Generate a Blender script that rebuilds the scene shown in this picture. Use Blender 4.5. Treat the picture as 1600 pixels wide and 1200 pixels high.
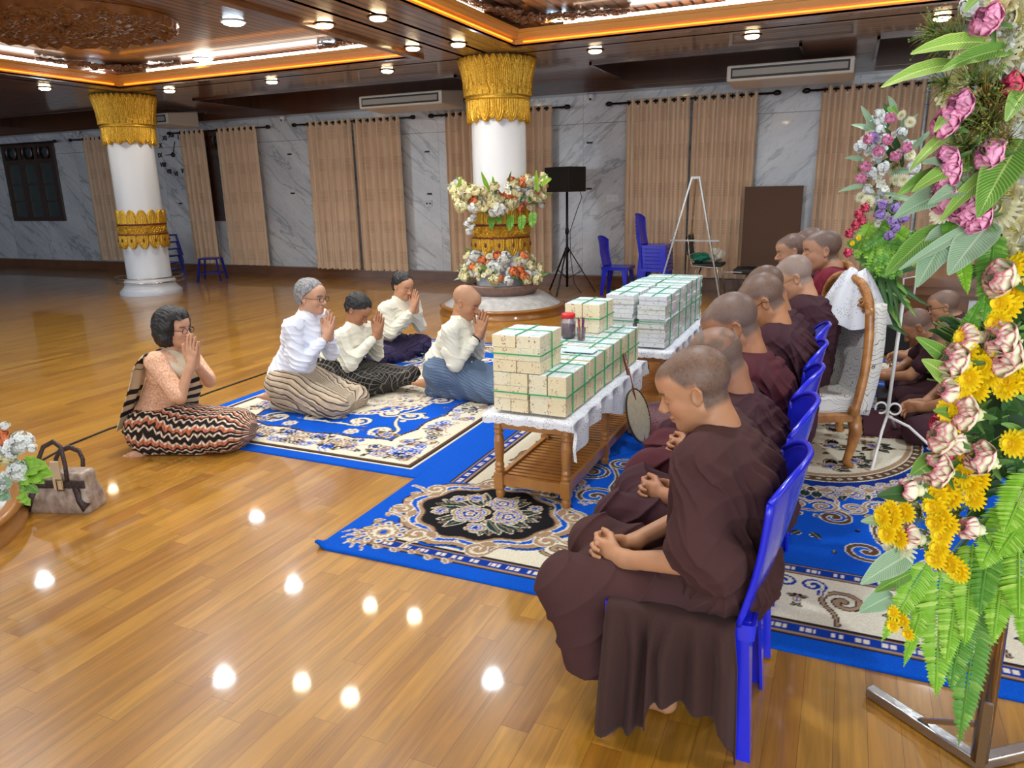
import bpy, bmesh, math, random
import numpy as np
from mathutils import Vector, Matrix

for o in list(bpy.data.objects): bpy.data.objects.remove(o)
SC = bpy.context.scene
COL = SC.collection
PI = math.pi
rnd = random.Random(7)

# ---------------------------------------------------------------- camera
FPX, EYE = 1149.0, 1.5
def _ray(x, y): return np.array([(x-800)/FPX, -(y-600)/FPX, -1.0])
_X = -_ray(-1840, 350); _X /= np.linalg.norm(_X)
_Y = _ray(1330, 285); _Y = _Y-_X*(_X@_Y); _Y /= np.linalg.norm(_Y)
ROT = np.array([_X, _Y, np.cross(_X, _Y)])
EYEP = np.array([0, 0, EYE])
def at(x, y, Y):
    """world point seen at photo pixel x,y that lies in the vertical plane at depth Y"""
    d = ROT@_ray(x, y); return EYEP+d*Y/d[1]
def flr(x, y, z=0.0):
    d = ROT@_ray(x, y); return EYEP+d*(z-EYE)/d[2]
cd = bpy.data.cameras.new('camera'); cam = bpy.data.objects.new('camera', cd); COL.objects.link(cam)
cd.sensor_fit = 'HORIZONTAL'; cd.sensor_width = 36; cd.lens = FPX/1600*36
cd.clip_start = 0.05; cd.clip_end = 100
M = Matrix([list(r)+[0] for r in ROT]+[[0, 0, 0, 1]]); M.translation = Vector(EYEP)
cam.matrix_world = M
SC.camera = cam
# ---------------------------------------------------------------- light and exposure
SC.view_settings.view_transform = 'Standard'; SC.view_settings.look = 'None'
SC.view_settings.gamma = 1; SC.view_settings.use_curve_mapping = False
SC.view_settings.exposure = 0.3
wd = bpy.data.worlds.new('world'); SC.world = wd; wd.use_nodes = True
wd.node_tree.nodes['Background'].inputs[0].default_value = (0.80, 0.90, 1.0, 1)
wd.node_tree.nodes['Background'].inputs[1].default_value = 1.7
def area(name, loc, size, sizey, power, color=(1, 1, 1), rot=(0, 0, 0), spread=PI):
    l = bpy.data.lights.new(name, 'AREA'); l.shape = 'RECTANGLE'; l.size = size; l.size_y = sizey
    l.energy = power; l.color = color; l.spread = spread
    o = bpy.data.objects.new(name, l); COL.objects.link(o); o.location = loc; o.rotation_euler = rot; return o
SOFFIT, COFFER, WALLY = 2.98, 3.2, 11.01
# daylight from the open doors behind and to the right of the photographer
area('door_daylight', (2.2, -2.6, 1.7), 5, 2.4, 110, (0.93, 0.97, 1.0), (math.radians(80), 0, math.radians(15)))
# ---------------------------------------------------------------- materials
def nm(name):
    m = bpy.data.materials.new(name); m.use_nodes = True
    nt = m.node_tree; return m, nt, nt.nodes['Principled BSDF']
def lin(c):
    return tuple(((v/255)/12.92 if v/255 <= .04045 else ((v/255+.055)/1.055)**2.4) for v in c)
MC = {}
def mat(name, rgb, rough=.5, metal=0, coat=0, spec=.5, emit=0, bump=0, bscale=40, var=0, vscale=5, trans=0, sub=0, stretch=(1, 1, 1), rgb2=None, sheen=0):
    """plain procedural material: colour with noise variation and noise bump"""
    if name in MC: return MC[name]
    m, nt, b = nm(name); N, L = nt.nodes, nt.links
    c = lin(rgb)
    b.inputs['Base Color'].default_value = (*c, 1); b.inputs['Roughness'].default_value = rough
    b.inputs['Metallic'].default_value = metal; b.inputs['Coat Weight'].default_value = coat
    b.inputs['Coat Roughness'].default_value = .08
    b.inputs['Specular IOR Level'].default_value = spec
    b.inputs['Sheen Weight'].default_value = sheen
    if sub: b.inputs['Subsurface Weight'].default_value = sub; b.inputs['Subsurface Radius'].default_value = (.01, .004, .002)
    if trans: b.inputs['Transmission Weight'].default_value = trans
    if emit: b.inputs['Emission Color'].default_value = (*c, 1); b.inputs['Emission Strength'].default_value = emit
    tc = N.new('ShaderNodeTexCoord'); mp = N.new('ShaderNodeMapping'); mp.inputs['Scale'].default_value = stretch
    L.new(tc.outputs['Object'], mp.inputs[0])
    if var:
        n = N.new('ShaderNodeTexNoise'); n.inputs['Scale'].default_value = vscale; n.inputs['Detail'].default_value = 4
        L.new(mp.outputs[0], n.inputs['Vector'])
        r = N.new('ShaderNodeMapRange'); r.inputs[1].default_value = .3; r.inputs[2].default_value = .7
        L.new(n.outputs[0], r.inputs[0])
        mx = N.new('ShaderNodeMix'); mx.data_type = 'RGBA'
        c2 = lin(rgb2) if rgb2 else tuple(v*(1-var) for v in c)
        mx.inputs[6].default_value = (*c, 1); mx.inputs[7].default_value = (*c2, 1)
        L.new(r.outputs[0], mx.inputs[0]); L.new(mx.outputs[2], b.inputs['Base Color'])
    if bump:
        n = N.new('ShaderNodeTexNoise'); n.inputs['Scale'].default_value = bscale; n.inputs['Detail'].default_value = 3
        L.new(mp.outputs[0], n.inputs['Vector'])
        bp = N.new('ShaderNodeBump'); bp.inputs['Strength'].default_value = bump; bp.inputs['Distance'].default_value = .01
        L.new(n.outputs[0], bp.inputs['Height']); L.new(bp.outputs[0], b.inputs['Normal'])
    MC[name] = m; return m
class G:
    """tiny node-graph helper"""
    def __init__(s, name): s.m, s.nt, s.b = nm(name); s.N, s.L = s.nt.nodes, s.nt.links; MC[name] = s.m
    def set(s, sock, v):
        if isinstance(v, (int, float)): sock.default_value = v
        elif isinstance(v, tuple): sock.default_value = v if len(v) != 3 or sock.type != 'RGBA' else (*v, 1)
        else: s.L.new(v, sock)
    def math(s, op, a, b=0.0, c=None):
        n = s.N.new('ShaderNodeMath'); n.operation = op; s.set(n.inputs[0], a); s.set(n.inputs[1], b)
        if c is not None: s.set(n.inputs[2], c)
        return n.outputs[0]
    def pos(s, obj=False):
        n = s.N.new('ShaderNodeTexCoord') if obj else s.N.new('ShaderNodeNewGeometry')
        return n.outputs['Object'] if obj else n.outputs['Position']
    def sep(s, v):
        n = s.N.new('ShaderNodeSeparateXYZ'); s.L.new(v, n.inputs[0]); return n.outputs
    def comb(s, x=0.0, y=0.0, z=0.0):
        n = s.N.new('ShaderNodeCombineXYZ'); s.set(n.inputs[0], x); s.set(n.inputs[1], y); s.set(n.inputs[2], z); return n.outputs[0]
    def white(s, v):
        n = s.N.new('ShaderNodeTexWhiteNoise'); n.noise_dimensions = '3D'; s.L.new(v, n.inputs['Vector']); return n.outputs['Value']
    def noise(s, v, scale=5, detail=4, rough=.5, dist=0):
        n = s.N.new('ShaderNodeTexNoise'); s.set(n.inputs['Vector'], v); n.inputs['Scale'].default_value = scale
        n.inputs['Detail'].default_value = detail; n.inputs['Roughness'].default_value = rough; n.inputs['Distortion'].default_value = dist
        return n.outputs[0]
    def ramp(s, v, stops, interp='LINEAR'):
        n = s.N.new('ShaderNodeValToRGB'); s.set(n.inputs[0], v); n.color_ramp.interpolation = interp
        e = n.color_ramp.elements
        while len(e) < len(stops): e.new(.5)
        for i, (p, c) in enumerate(stops): e[i].position = p; e[i].color = (*c, 1)
        return n.outputs[0]
    def mix(s, f, a, b, mode='MIX'):
        n = s.N.new('ShaderNodeMix'); n.data_type = 'RGBA'; n.blend_type = mode
        s.set(n.inputs[0], f); s.set(n.inputs[6], a); s.set(n.inputs[7], b); return n.outputs[2]
    def maprange(s, v, a, b, c=0.0, d=1.0):
        n = s.N.new('ShaderNodeMapRange'); s.set(n.inputs[0], v)
        for i, q in enumerate((a, b, c, d)): n.inputs[i+1].default_value = q
        return n.outputs[0]
    def bump(s, h, strength=.3, dist=.01):
        n = s.N.new('ShaderNodeBump'); n.inputs['Strength'].default_value = strength; n.inputs['Distance'].default_value = dist
        s.L.new(h, n.inputs['Height']); s.L.new(n.outputs[0], s.b.inputs['Normal'])
    def vmap(s, v, scale=(1, 1, 1), rot=(0, 0, 0), loc=(0, 0, 0)):
        n = s.N.new('ShaderNodeMapping'); s.L.new(v, n.inputs[0]); n.inputs['Scale'].default_value = scale
        n.inputs['Rotation'].default_value = rot; n.inputs['Location'].default_value = loc; return n.outputs[0]
    def out(s, col=None, rough=.5, coat=0, spec=.5, metal=0, coatr=.05):
        if col is not None: s.set(s.b.inputs['Base Color'], col)
        s.set(s.b.inputs['Roughness'], rough); s.b.inputs['Coat Weight'].default_value = coat
        s.b.inputs['Coat Roughness'].default_value = coatr
        s.b.inputs['Specular IOR Level'].default_value = spec; s.b.inputs['Metallic'].default_value = metal
        return s.m

def planks(name, along, w, Ln, cols, rough, coat, gap=.02, gapcol=(.02, .01, .005), grain=.5, coatr=.05, bump=.15):
    """boards running along axis 'along' (0=x, 1=y)"""
    g = G(name); o = g.sep(g.pos())
    a, c = (o[1], o[0]) if along == 1 else (o[0], o[1])
    cw = g.math('DIVIDE', c, w); row = g.math('FLOOR', cw)
    off = g.math('MULTIPLY', g.white(g.comb(row, 3.3, 0.0)), 7.0)
    al = g.math('ADD', g.math('DIVIDE', a, Ln), off); colm = g.math('FLOOR', al)
    rv = g.white(g.comb(row, colm, 1.0))
    tone = g.ramp(rv, cols)
    gv = g.noise(g.comb(g.math('MULTIPLY', c, 26.0), g.math('MULTIPLY', a, 1.6), g.math('MULTIPLY', rv, 40.0)), 1.0, 5, .6, 1.2)
    gr = g.maprange(gv, .35, .65, 1.0-grain*.5, 1.0+grain*.22)
    tone = g.mix(1.0, tone, g.comb(gr, gr, gr), 'MULTIPLY')
    fr = g.math('FRACT', cw); e1 = g.math('MINIMUM', fr, g.math('SUBTRACT', 1.0, fr))
    fa = g.math('FRACT', al); e2 = g.math('MULTIPLY', g.math('MINIMUM', fa, g.math('SUBTRACT', 1.0, fa)), Ln/w)
    e = g.math('MINIMUM', e1, e2); k = g.maprange(e, gap*.4, gap)
    colr = g.mix(k, gapcol, tone)
    if bump: g.bump(g.math('ADD', g.math('MULTIPLY', k, 1.0), g.math('MULTIPLY', g.noise(g.pos(), 2.2, 2), .9)), bump, .002)
    return g.out(colr, rough, coat, .5, 0, coatr)

M_FLOOR = planks('floor_wood', 1, .088, .75, [(0, lin((148, 98, 28))), (.4, lin((168, 117, 34))), (.75, lin((178, 128, 42))), (1, lin((156, 106, 31)))], .30, .55, .012, lin((112, 70, 22)), .55, .05, .055)
CW = [(0, lin((112, 74, 54))), (.5, lin((136, 94, 70))), (1, lin((150, 106, 80)))]
M_CEILY = planks('ceiling_boards_long', 1, .11, 9, CW, .34, .6, .20, (.006, .003, .002), .5, .08, .1)
M_CEILX = planks('ceiling_boards_cross', 0, .11, 9, CW, .34, .6, .20, (.006, .003, .002), .5, .08, .1)
M_DKWOOD = planks('dark_wood_panel', 0, .30, 6, [(0, lin((64, 36, 22))), (1, lin((84, 50, 32)))], .28, .6, .03, (.006, .003, .002), .5, .08, .05)
M_PLINTH = planks('plinth_wood', 0, .5, 3, [(0, lin((96, 58, 30))), (1, lin((120, 76, 42)))], .3, .5, .01, (.02, .01, .005), .5, .08, 0)
def marble():
    g = G('marble'); p = g.pos(); o = g.sep(p)
    pan = g.math('FLOOR', g.math('DIVIDE', o[0], 1.24)); par = g.math('MODULO', g.math('ABSOLUTE', pan), 2.0)
    sgn = g.math('SUBTRACT', 1.0, g.math('MULTIPLY', g.math('GREATER_THAN', o[0], -5.2), 2.0))
    u = g.math('ADD', g.math('MULTIPLY', g.math('MULTIPLY', o[0], sgn), .62), g.math('MULTIPLY', o[2], .80))
    v = g.math('SUBTRACT', g.math('MULTIPLY', g.math('MULTIPLY', o[0], sgn), .80), g.math('MULTIPLY', o[2], .62))
    q = g.comb(u, g.math('MULTIPLY', v, .25), pan)
    n1 = g.noise(q, 2.3, 5, .55, .4); ve = g.math('ABSOLUTE', g.math('SUBTRACT', n1, .5))
    k = g.maprange(ve, 0.0, .022); n2 = g.noise(q, 1.6, 4, .6)
    n3 = g.noise(q, 9.0, 5, .65, .6); k3 = g.maprange(g.math('ABSOLUTE', g.math('SUBTRACT', n3, .5)), 0.0, .03)
    base = g.ramp(n2, [(.3, lin((182, 186, 194))), (.7, lin((218, 220, 224)))])
    c = g.mix(k3, g.mix(.22, base, lin((110, 114, 124))), base)
    c = g.mix(k, g.mix(.5, c, lin((92, 96, 106))), c)
    fz = g.math('ABSOLUTE', g.math('SUBTRACT', o[2], 2.42)); fx = g.math('FRACT', g.math('DIVIDE', o[0], 1.24))
    seam = g.math('MINIMUM', g.maprange(fz, .002, .006), g.maprange(fx, .001, .005))
    return g.out(g.mix(seam, lin((110, 112, 118)), c), .18, .5, .5, 0, .04)
M_MARBLE = marble()
def attr_mat(name, rough=.6, bump=0, bs=300, coat=0, sheen=0, sub=0, noisemix=0, spec=.5, ns=200):
    g = G(name); n = g.N.new('ShaderNodeAttribute'); n.attribute_name = 'Col'; c = n.outputs['Color']
    if noisemix:
        k = g.maprange(g.noise(g.pos(True), ns, 3), .3, .7, 1-noisemix, 1.0)
        c = g.mix(1.0, c, g.comb(k, k, k), 'MULTIPLY')
    if bump: g.bump(g.noise(g.pos(True), bs, 3), bump, .002)
    if sheen: g.b.inputs['Sheen Weight'].default_value = sheen
    if sub: g.b.inputs['Subsurface Weight'].default_value = sub; g.b.inputs['Subsurface Radius'].default_value = (.012, .005, .003); g.b.inputs['Subsurface Scale'].default_value = 1.0
    return g.out(c, rough, coat, spec)
M_RUG = attr_mat('rug_pile', .95, .5, 260, 0, 0, 0, .25, .1, 160)
M_SKIN = attr_mat('skin', .48, .12, 240, 0, 0, .08, .05, .45, 60)
M_ATTR = attr_mat('painted_parts', .6, 0, 100, 0, 0, 0, .06)
def cloth_mat(name, rgb, rough=.9, kind=None, rgb2=(0, 0, 0), rgb3=None, freq=60, ang=(0, 0, 0), sheen=.0, bump=.25):
    if name in MC: return MC[name]
    g = G(name); p = g.pos(True); q = g.vmap(p, (1, 1, 1), ang); o = g.sep(q)
    if kind in ('stripe', 'check', 'batik'):
        at_ = g.N.new('ShaderNodeAttribute'); at_.attribute_name = 'Col'; o = g.sep(at_.outputs['Vector'])
    c = lin(rgb)
    if kind == 'stripe':
        t = g.math('FRACT', g.math('MULTIPLY', g.math('ADD', o[0], g.math('MULTIPLY', g.noise(q, 5, 2), .05)), freq))
        c = g.ramp(t, [(0, lin(rgb)), (.34, lin(rgb)), (.40, lin(rgb2)), (.56, lin(rgb2)), (.6, lin(rgb3 or rgb)), (.94, lin(rgb3 or rgb)), (1, lin(rgb))])
    elif kind == 'check':
        w = g.math('MULTIPLY', g.noise(q, 5, 2), .04)
        a = g.math('ABSOLUTE', g.math('SUBTRACT', g.math('FRACT', g.math('MULTIPLY', g.math('ADD', o[0], w), freq)), .5))
        b = g.math('ABSOLUTE', g.math('SUBTRACT', g.math('FRACT', g.math('MULTIPLY', g.math('ADD', o[1], w), freq)), .5))
        k = g.maprange(g.math('MINIMUM', a, b), .05, .10)
        c = g.mix(k, lin(rgb2), lin(rgb))
    elif kind == 'batik':
        s1 = g.math('MULTIPLY', g.math('SINE', g.math('MULTIPLY', o[1], 120.0)), .006)
        t = g.math('FRACT', g.math('MULTIPLY', g.math('ADD', g.math('ADD', o[0], g.math('MULTIPLY', g.noise(q, 6, 2), .08)), s1), freq))
        c = g.ramp(t, [(0, lin(rgb)), (.22, lin(rgb)), (.27, lin(rgb2)), (.38, lin(rgb2)), (.42, lin(rgb3)), (.62, lin(rgb3)), (.66, lin(rgb)), (.80, lin(rgb)), (.84, lin(rgb2)), (.93, lin(rgb2)), (.97, lin(rgb))])
        dots = g.maprange(g.math('SINE', g.math('MULTIPLY', o[1], 260.0)), .2, .6)
        c = g.mix(g.math('MULTIPLY', dots, .45), c, lin(rgb))
    elif kind == 'weave':
        k = g.maprange(g.noise(q, freq, 3), .35, .65); c = g.mix(k, lin(rgb), lin(rgb2))
    if bump: g.bump(g.noise(q, 220, 2), bump, .002)
    g.b.inputs['Sheen Weight'].default_value = sheen
    return g.out(c, rough, 0, .3)
def leaf_mat(name, rgb, rgb2, rough=.45, spec=.4):
    """leaf coloured through vertex attribute Col = (t along, s across, 0): veins"""
    g = G(name); n = g.N.new('ShaderNodeAttribute'); n.attribute_name = 'Col'
    o = g.N.new('ShaderNodeSeparateColor'); g.L.new(n.outputs['Color'], o.inputs[0])
    t, s_ = o.outputs[0], o.outputs[1]
    v = g.math('FRACT', g.math('MULTIPLY', g.math('SUBTRACT', t, g.math('MULTIPLY', s_, .16)), 26.0))
    k = g.maprange(v, .0, .35); mid = g.maprange(s_, .02, .08); edge = g.maprange(s_, .82, 1.0)
    c = g.mix(k, lin(rgb2), lin(rgb)); c = g.mix(mid, lin(rgb2), c); c = g.mix(g.math('MULTIPLY', edge, .55), c, lin(rgb2))
    g.b.inputs['Subsurface Weight'].default_value = 0
    return g.out(c, rough, 0, spec)

# ---------------------------------------------------------------- mesh helpers
def link(name, me, m=None, parent=None, smooth=True, **kw):
    if m is not None: me.materials.append(m)
    if smooth: me.polygons.foreach_set('use_smooth', np.ones(len(me.polygons), dtype=bool))
    o = bpy.data.objects.new(name, me); COL.objects.link(o)
    if parent is not None: o.parent = parent; o.matrix_parent_inverse = parent.matrix_world.inverted() if not kw.pop('local', False) else Matrix()
    for k, v in kw.items():
        if k != 'local': o[k] = v
    return o
def tag(o, label=None, cat=None, group=None, kind=None):
    if label: o['label'] = label
    if cat: o['category'] = cat
    if group: o['group'] = group
    if kind: o['kind'] = kind
    return o
def empty(name, loc=(0, 0, 0), rz=0, label=None, cat=None, group=None):
    o = bpy.data.objects.new(name, None); COL.objects.link(o); o.location = tuple(float(v) for v in loc); o.rotation_euler = (0, 0, rz)
    o.empty_display_size = .1; bpy.context.view_layer.update()
    return tag(o, label, cat, group)
def dup(o, parent=None, loc=None, rz=None, label=None):
    c = o.copy(); COL.objects.link(c)
    if parent is not None: c.parent = parent
    if loc is not None: c.location = tuple(float(v) for v in loc)
    if rz is not None: c.rotation_euler = (0, 0, rz)
    if label: c['label'] = label
    for ch in list(o.children): dup(ch, c)
    return c
class MB:
    """collects shapes into one mesh (local coordinates)"""
    def __init__(s): s.v = []; s.f = []; s.c = []
    def add(s, vs, fs, col=None):
        n = len(s.v); s.v += [tuple(v) for v in vs]; s.f += [tuple(i+n for i in f) for f in fs]
        s.c += [col or (1, 1, 1)]*len(vs) if not (isinstance(col, list)) else col
        return s
    def box(s, x0, x1, y0, y1, z0, z1, R=None, T=None, col=None):
        vs = [(x, y, z) for z in (z0, z1) for y in (y0, y1) for x in (x0, x1)]
        if R is not None: vs = [tuple(np.array(R)@np.array(v)+(np.array(T) if T is not None else 0)) for v in vs]
        return s.add(vs, [(0, 2, 3, 1), (4, 5, 7, 6), (0, 1, 5, 4), (2, 6, 7, 3), (0, 4, 6, 2), (1, 3, 7, 5)], col)
    def bar(s, a, b, w, h=None, up=(0, 0, 1), col=None):
        a, b = np.array(a, float), np.array(b, float); h = h or w; d = b-a; L = np.linalg.norm(d); d /= L
        u = np.cross(up, d); u /= np.linalg.norm(u)+1e-9; v = np.cross(d, u)
        vs = [a+i*w/2*u+j*h/2*v+k*d*L for k in (0, 1) for (i, j) in ((-1, -1), (1, -1), (1, 1), (-1, 1))]
        return s.add(vs, [(3, 2, 1, 0), (4, 5, 6, 7), (0, 1, 5, 4), (1, 2, 6, 5), (2, 3, 7, 6), (3, 0, 4, 7)], col)
    def lathe(s, prof, n=32, c=(0, 0, 0), col=None, fr=None, cap=True):
        vs = []; fs = []; m = len(prof)
        for i, (r, z) in enumerate(prof):
            for k in range(n):
                a = 2*PI*k/n; rr = fr(a, z, r) if fr else r
                vs.append((c[0]+rr*math.cos(a), c[1]+rr*math.sin(a), c[2]+z))
        for i in range(m-1):
            for k in range(n): fs.append((i*n+k, i*n+(k+1) % n, (i+1)*n+(k+1) % n, (i+1)*n+k))
        if cap: fs.append(tuple(range(n-1, -1, -1))); fs.append(tuple((m-1)*n+k for k in range(n)))
        return s.add(vs, fs, col)
    def tube(s, pts, r, n=8, col=None, cap=True):
        P = [np.array(p, float) for p in pts]; m = len(P); rs = r if isinstance(r, (list, tuple)) else [r]*m
        vs = []; fs = []; u = None
        for i in range(m):
            d = P[min(i+1, m-1)]-P[max(i-1, 0)]; d /= np.linalg.norm(d)+1e-12
            if u is None: u = np.cross(d, (0, 0, 1.) if abs(d[2]) < .9 else (1., 0, 0))
            u = u-d*(u@d); u /= np.linalg.norm(u)+1e-12; w = np.cross(d, u)
            for k in range(n): a = 2*PI*k/n; vs.append(P[i]+rs[i]*(math.cos(a)*u+math.sin(a)*w))
        for i in range(m-1):
            for k in range(n): fs.append((i*n+k, i*n+(k+1) % n, (i+1)*n+(k+1) % n, (i+1)*n+k))
        if cap: fs.append(tuple(range(n-1, -1, -1))); fs.append(tuple((m-1)*n+k for k in range(n)))
        return s.add(vs, fs, col)
    def sph(s, c, r, n=12, col=None):
        r = r if isinstance(r, (list, tuple)) else (r, r, r); vs = []; fs = []; m = n//2
        for i in range(1, m):
            for k in range(n):
                a = 2*PI*k/n; b = PI*i/m; vs.append((c[0]+r[0]*math.sin(b)*math.cos(a), c[1]+r[1]*math.sin(b)*math.sin(a), c[2]+r[2]*math.cos(b)))
        t = len(vs); vs += [(c[0], c[1], c[2]+r[2]), (c[0], c[1], c[2]-r[2])]
        for i in range(m-2):
            for k in range(n): fs.append((i*n+k, (i+1)*n+k, (i+1)*n+(k+1) % n, i*n+(k+1) % n))
        for k in range(n): fs.append((t, k, (k+1) % n)); fs.append((t+1, (m-2)*n+(k+1) % n, (m-2)*n+k))
        return s.add(vs, fs, col)
    def grid(s, nu, nv, fn, col=None, cfn=None):
        vs = [fn(i/(nu-1), j/(nv-1)) for i in range(nu) for j in range(nv)]
        fs = [(i*nv+j, (i+1)*nv+j, (i+1)*nv+j+1, i*nv+j+1) for i in range(nu-1) for j in range(nv-1)]
        if cfn: col = [cfn(i/(nu-1), j/(nv-1)) for i in range(nu) for j in range(nv)]
        return s.add(vs, fs, col)
    def mesh(s, name):
        me = bpy.data.meshes.new(name); me.from_pydata([tuple(map(float, v)) for v in s.v], [], s.f)
        a = me.color_attributes.new('Col', 'FLOAT_COLOR', 'POINT')
        a.data.foreach_set('color', np.array([(c[0], c[1], c[2], 1) for c in s.c], dtype=np.float32).ravel()); me.update(); return me
    def build(s, name, m, parent=None, smooth=False, bevel=0, solid=0, local=True, sub=0, **kw):
        o = link(name, s.mesh(name), m, parent, smooth, local=local, **kw)
        if solid: md = o.modifiers.new('solid', 'SOLIDIFY'); md.thickness = solid; md.offset = 0
        if bevel: md = o.modifiers.new('bevel', 'BEVEL'); md.width = bevel; md.segments = 2; md.limit_method = 'ANGLE'
        if sub: md = o.modifiers.new('sub', 'SUBSURF'); md.levels = sub; md.render_levels = sub
        return o
def unit(v): v = np.array(v, float); return v/(np.linalg.norm(v)+1e-12)
# ================================================================ the room
XL, XR, YN = -20.0, 4.6, -3.2
def struct(name, mb, m, smooth=False, **kw): return mb.build(name, m, None, smooth, kind='structure', **kw)
struct('floor', MB().add([(XL, YN, 0), (XR, YN, 0), (XR, WALLY, 0), (XL, WALLY, 0)], [(0, 1, 2, 3)]), M_FLOOR)
struct('wall_back', MB().box(XL, XR, WALLY, WALLY+.15, 0, 3.4), M_MARBLE)
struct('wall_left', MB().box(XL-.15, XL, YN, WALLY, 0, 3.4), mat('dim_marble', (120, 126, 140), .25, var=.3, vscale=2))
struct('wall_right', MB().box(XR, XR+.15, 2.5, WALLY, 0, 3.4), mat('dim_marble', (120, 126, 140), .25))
# ceiling soffit with openings for the coffers
COF = [(-9.35, -4.65, 2.1, 7.75), (-3.38, 1.9, 2.1, 7.75)]
REC = [(-9.6, -4.9, 9.25, 10.75), (-3.05, -.62, 9.25, 10.75), (.12, 3.6, 9.25, 10.75), (-16.0, -10.9, 9.25, 10.75)]
def slabs(holes, x0, x1, y0, y1):
    xs = sorted({x0, x1}|{h[0] for h in holes}|{h[1] for h in holes}); ys = sorted({y0, y1}|{h[2] for h in holes}|{h[3] for h in holes})
    for i in range(len(xs)-1):
        for j in range(len(ys)-1):
            cx, cy = (xs[i]+xs[i+1])/2, (ys[j]+ys[j+1])/2
            if not any(h[0] < cx < h[1] and h[2] < cy < h[3] for h in holes): yield xs[i], xs[i+1], ys[j], ys[j+1]
bx, by = MB(), MB()
for a, b, c, d in slabs(COF+REC, XL, XR, YN, WALLY):
    (bx if (c >= 7.75) else by).add([(a, c, SOFFIT), (a, d, SOFFIT), (b, d, SOFFIT), (b, c, SOFFIT)], [(0, 1, 2, 3)])
struct('ceiling', by, M_CEILY); struct('ceiling', bx, M_CEILX)
struct('ceiling', MB().box(XL, XR, YN, WALLY, 3.42, 3.5), mat('roof_dark', (40, 30, 25), .8))
M_COVE = mat('cove_lacquer_led_glow', (226, 156, 62), .28, 0, .6, bump=.05)  # amber glow of the LED strips is put into this moulding colour
M_LEDW = mat('cool_led_strip', (255, 250, 236), .5, emit=6)
M_LEDA = mat('amber_led_strip', (255, 168, 40), .5, emit=1.5)
M_MOLD = mat('cornice_wood', (120, 74, 44), .25, 0, .7, var=.3, vscale=8, stretch=(1, 1, 6))
for (x0, x1, y0, y1) in COF:
    m = MB()
    # stepped cove: three mouldings rising from soffit to coffer board
    for (e, z0, z1) in ((.0, SOFFIT-.02, SOFFIT+.05), (-.05, SOFFIT+.05, SOFFIT+.10), (-.09, SOFFIT+.10, SOFFIT+.13)):
        w = .07
        X0, X1, Y0, Y1 = x0-e-.0, x1+e, y0-e, y1+e
        m.box(X0-w, X0, Y0-w, Y1+w, z0, z1); m.box(X1, X1+w, Y0-w, Y1+w, z0, z1)
        m.box(X0, X1, Y1, Y1+w, z0, z1); m.box(X0, X1, Y0-w, Y0, z0, z1)
    struct('trim_cove', m, M_COVE)
    w = .10; m = MB()
    m.box(x0-w, x1+w, y1+.0, y1+.09, SOFFIT-.035, SOFFIT-.001); m.box(x0-w, x0, y0, y1, SOFFIT-.035, SOFFIT-.001); m.box(x1, x1+w, y0, y1, SOFFIT-.035, SOFFIT-.001)
    struct('trim_coffer', m, M_MOLD)
    m = MB(); m.box(x0-.5, x1+.5, y0-.5, y1+.5, COFFER, COFFER+.02)
    struct('ceiling_coffer', m, M_CEILY)
    m = MB(); z0, z1 = SOFFIT+.13, COFFER
    m.box(x0-.5, x0-.45, y0-.5, y1+.5, SOFFIT, z1); m.box(x1+.45, x1+.5, y0-.5, y1+.5, SOFFIT, z1); m.box(x0-.5, x1+.5, y1+.45, y1+.5, SOFFIT, z1)
    struct('trim_cove_back', m, M_MOLD)
    # light tubes hidden on the ledge
    for (a, b) in (((x0+.55, y1+.02), (x1-.55, y1+.02)), ((x0-.02, y0+.3), (x0-.02, y1-.75)), ((x1+.02, y0+.3), (x1+.02, y1-.75))):
        o = MB().bar((a[0], a[1], SOFFIT+.165), (b[0], b[1], SOFFIT+.165), .05, .03).build('light_tube', M_LEDW, label='white light tube on the ledge of a ceiling coffer', category='light tube', group='light tubes in the ceiling coffers')
    m = MB()
    for (a, b) in (((x0+.1, y1-.012), (x1-.1, y1-.012)), ((x0+.012, y0+.1), (x0+.012, y1-.1)), ((x1-.012, y0+.1), (x1-.012, y1-.1))):
        m.bar((a[0], a[1], SOFFIT+.02), (b[0], b[1], SOFFIT+.02), .01, .012)
        m.bar((a[0], a[1], SOFFIT+.075), (b[0], b[1], SOFFIT+.075), .05, .008)
    struct('trim_amber_light', m, M_LEDA)
# carved timber relief in coffers: corner foliage and a round medallion
M_CARVE = mat('carved_timber', (112, 66, 42), .26, 0, .8, var=.25, vscale=30)
def relief_disc(name, cx, cy, z, R, label, sx=1.0):
    nr, nt = 90, 260; m = MB()
    def fn(i, j):
        r = R*(0.02+.98*i); a = 2*PI*j
        ph = r/R
        h = .012*math.sin(a*18+9*math.sin(ph*9))*math.sin(ph*34)+.010*math.sin(a*36+ph*20)*(1 if ph > .6 else .4)+.012*math.cos(ph*26)
        if ph > .9: h += .018*abs(math.sin(a*22))
        return (cx+r*sx*math.cos(a), cy+r*math.sin(a), z-.022-h if ph < .985 else z+.012)
    m.grid(nr, nt, fn); return m.build(name, M_CARVE, None, True, label=label, category='ceiling carving')
relief_disc('carved_medallion', -7.35, 5.55, COFFER-.015, .95, 'round carved timber medallion in the left ceiling coffer', 1.25)
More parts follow.
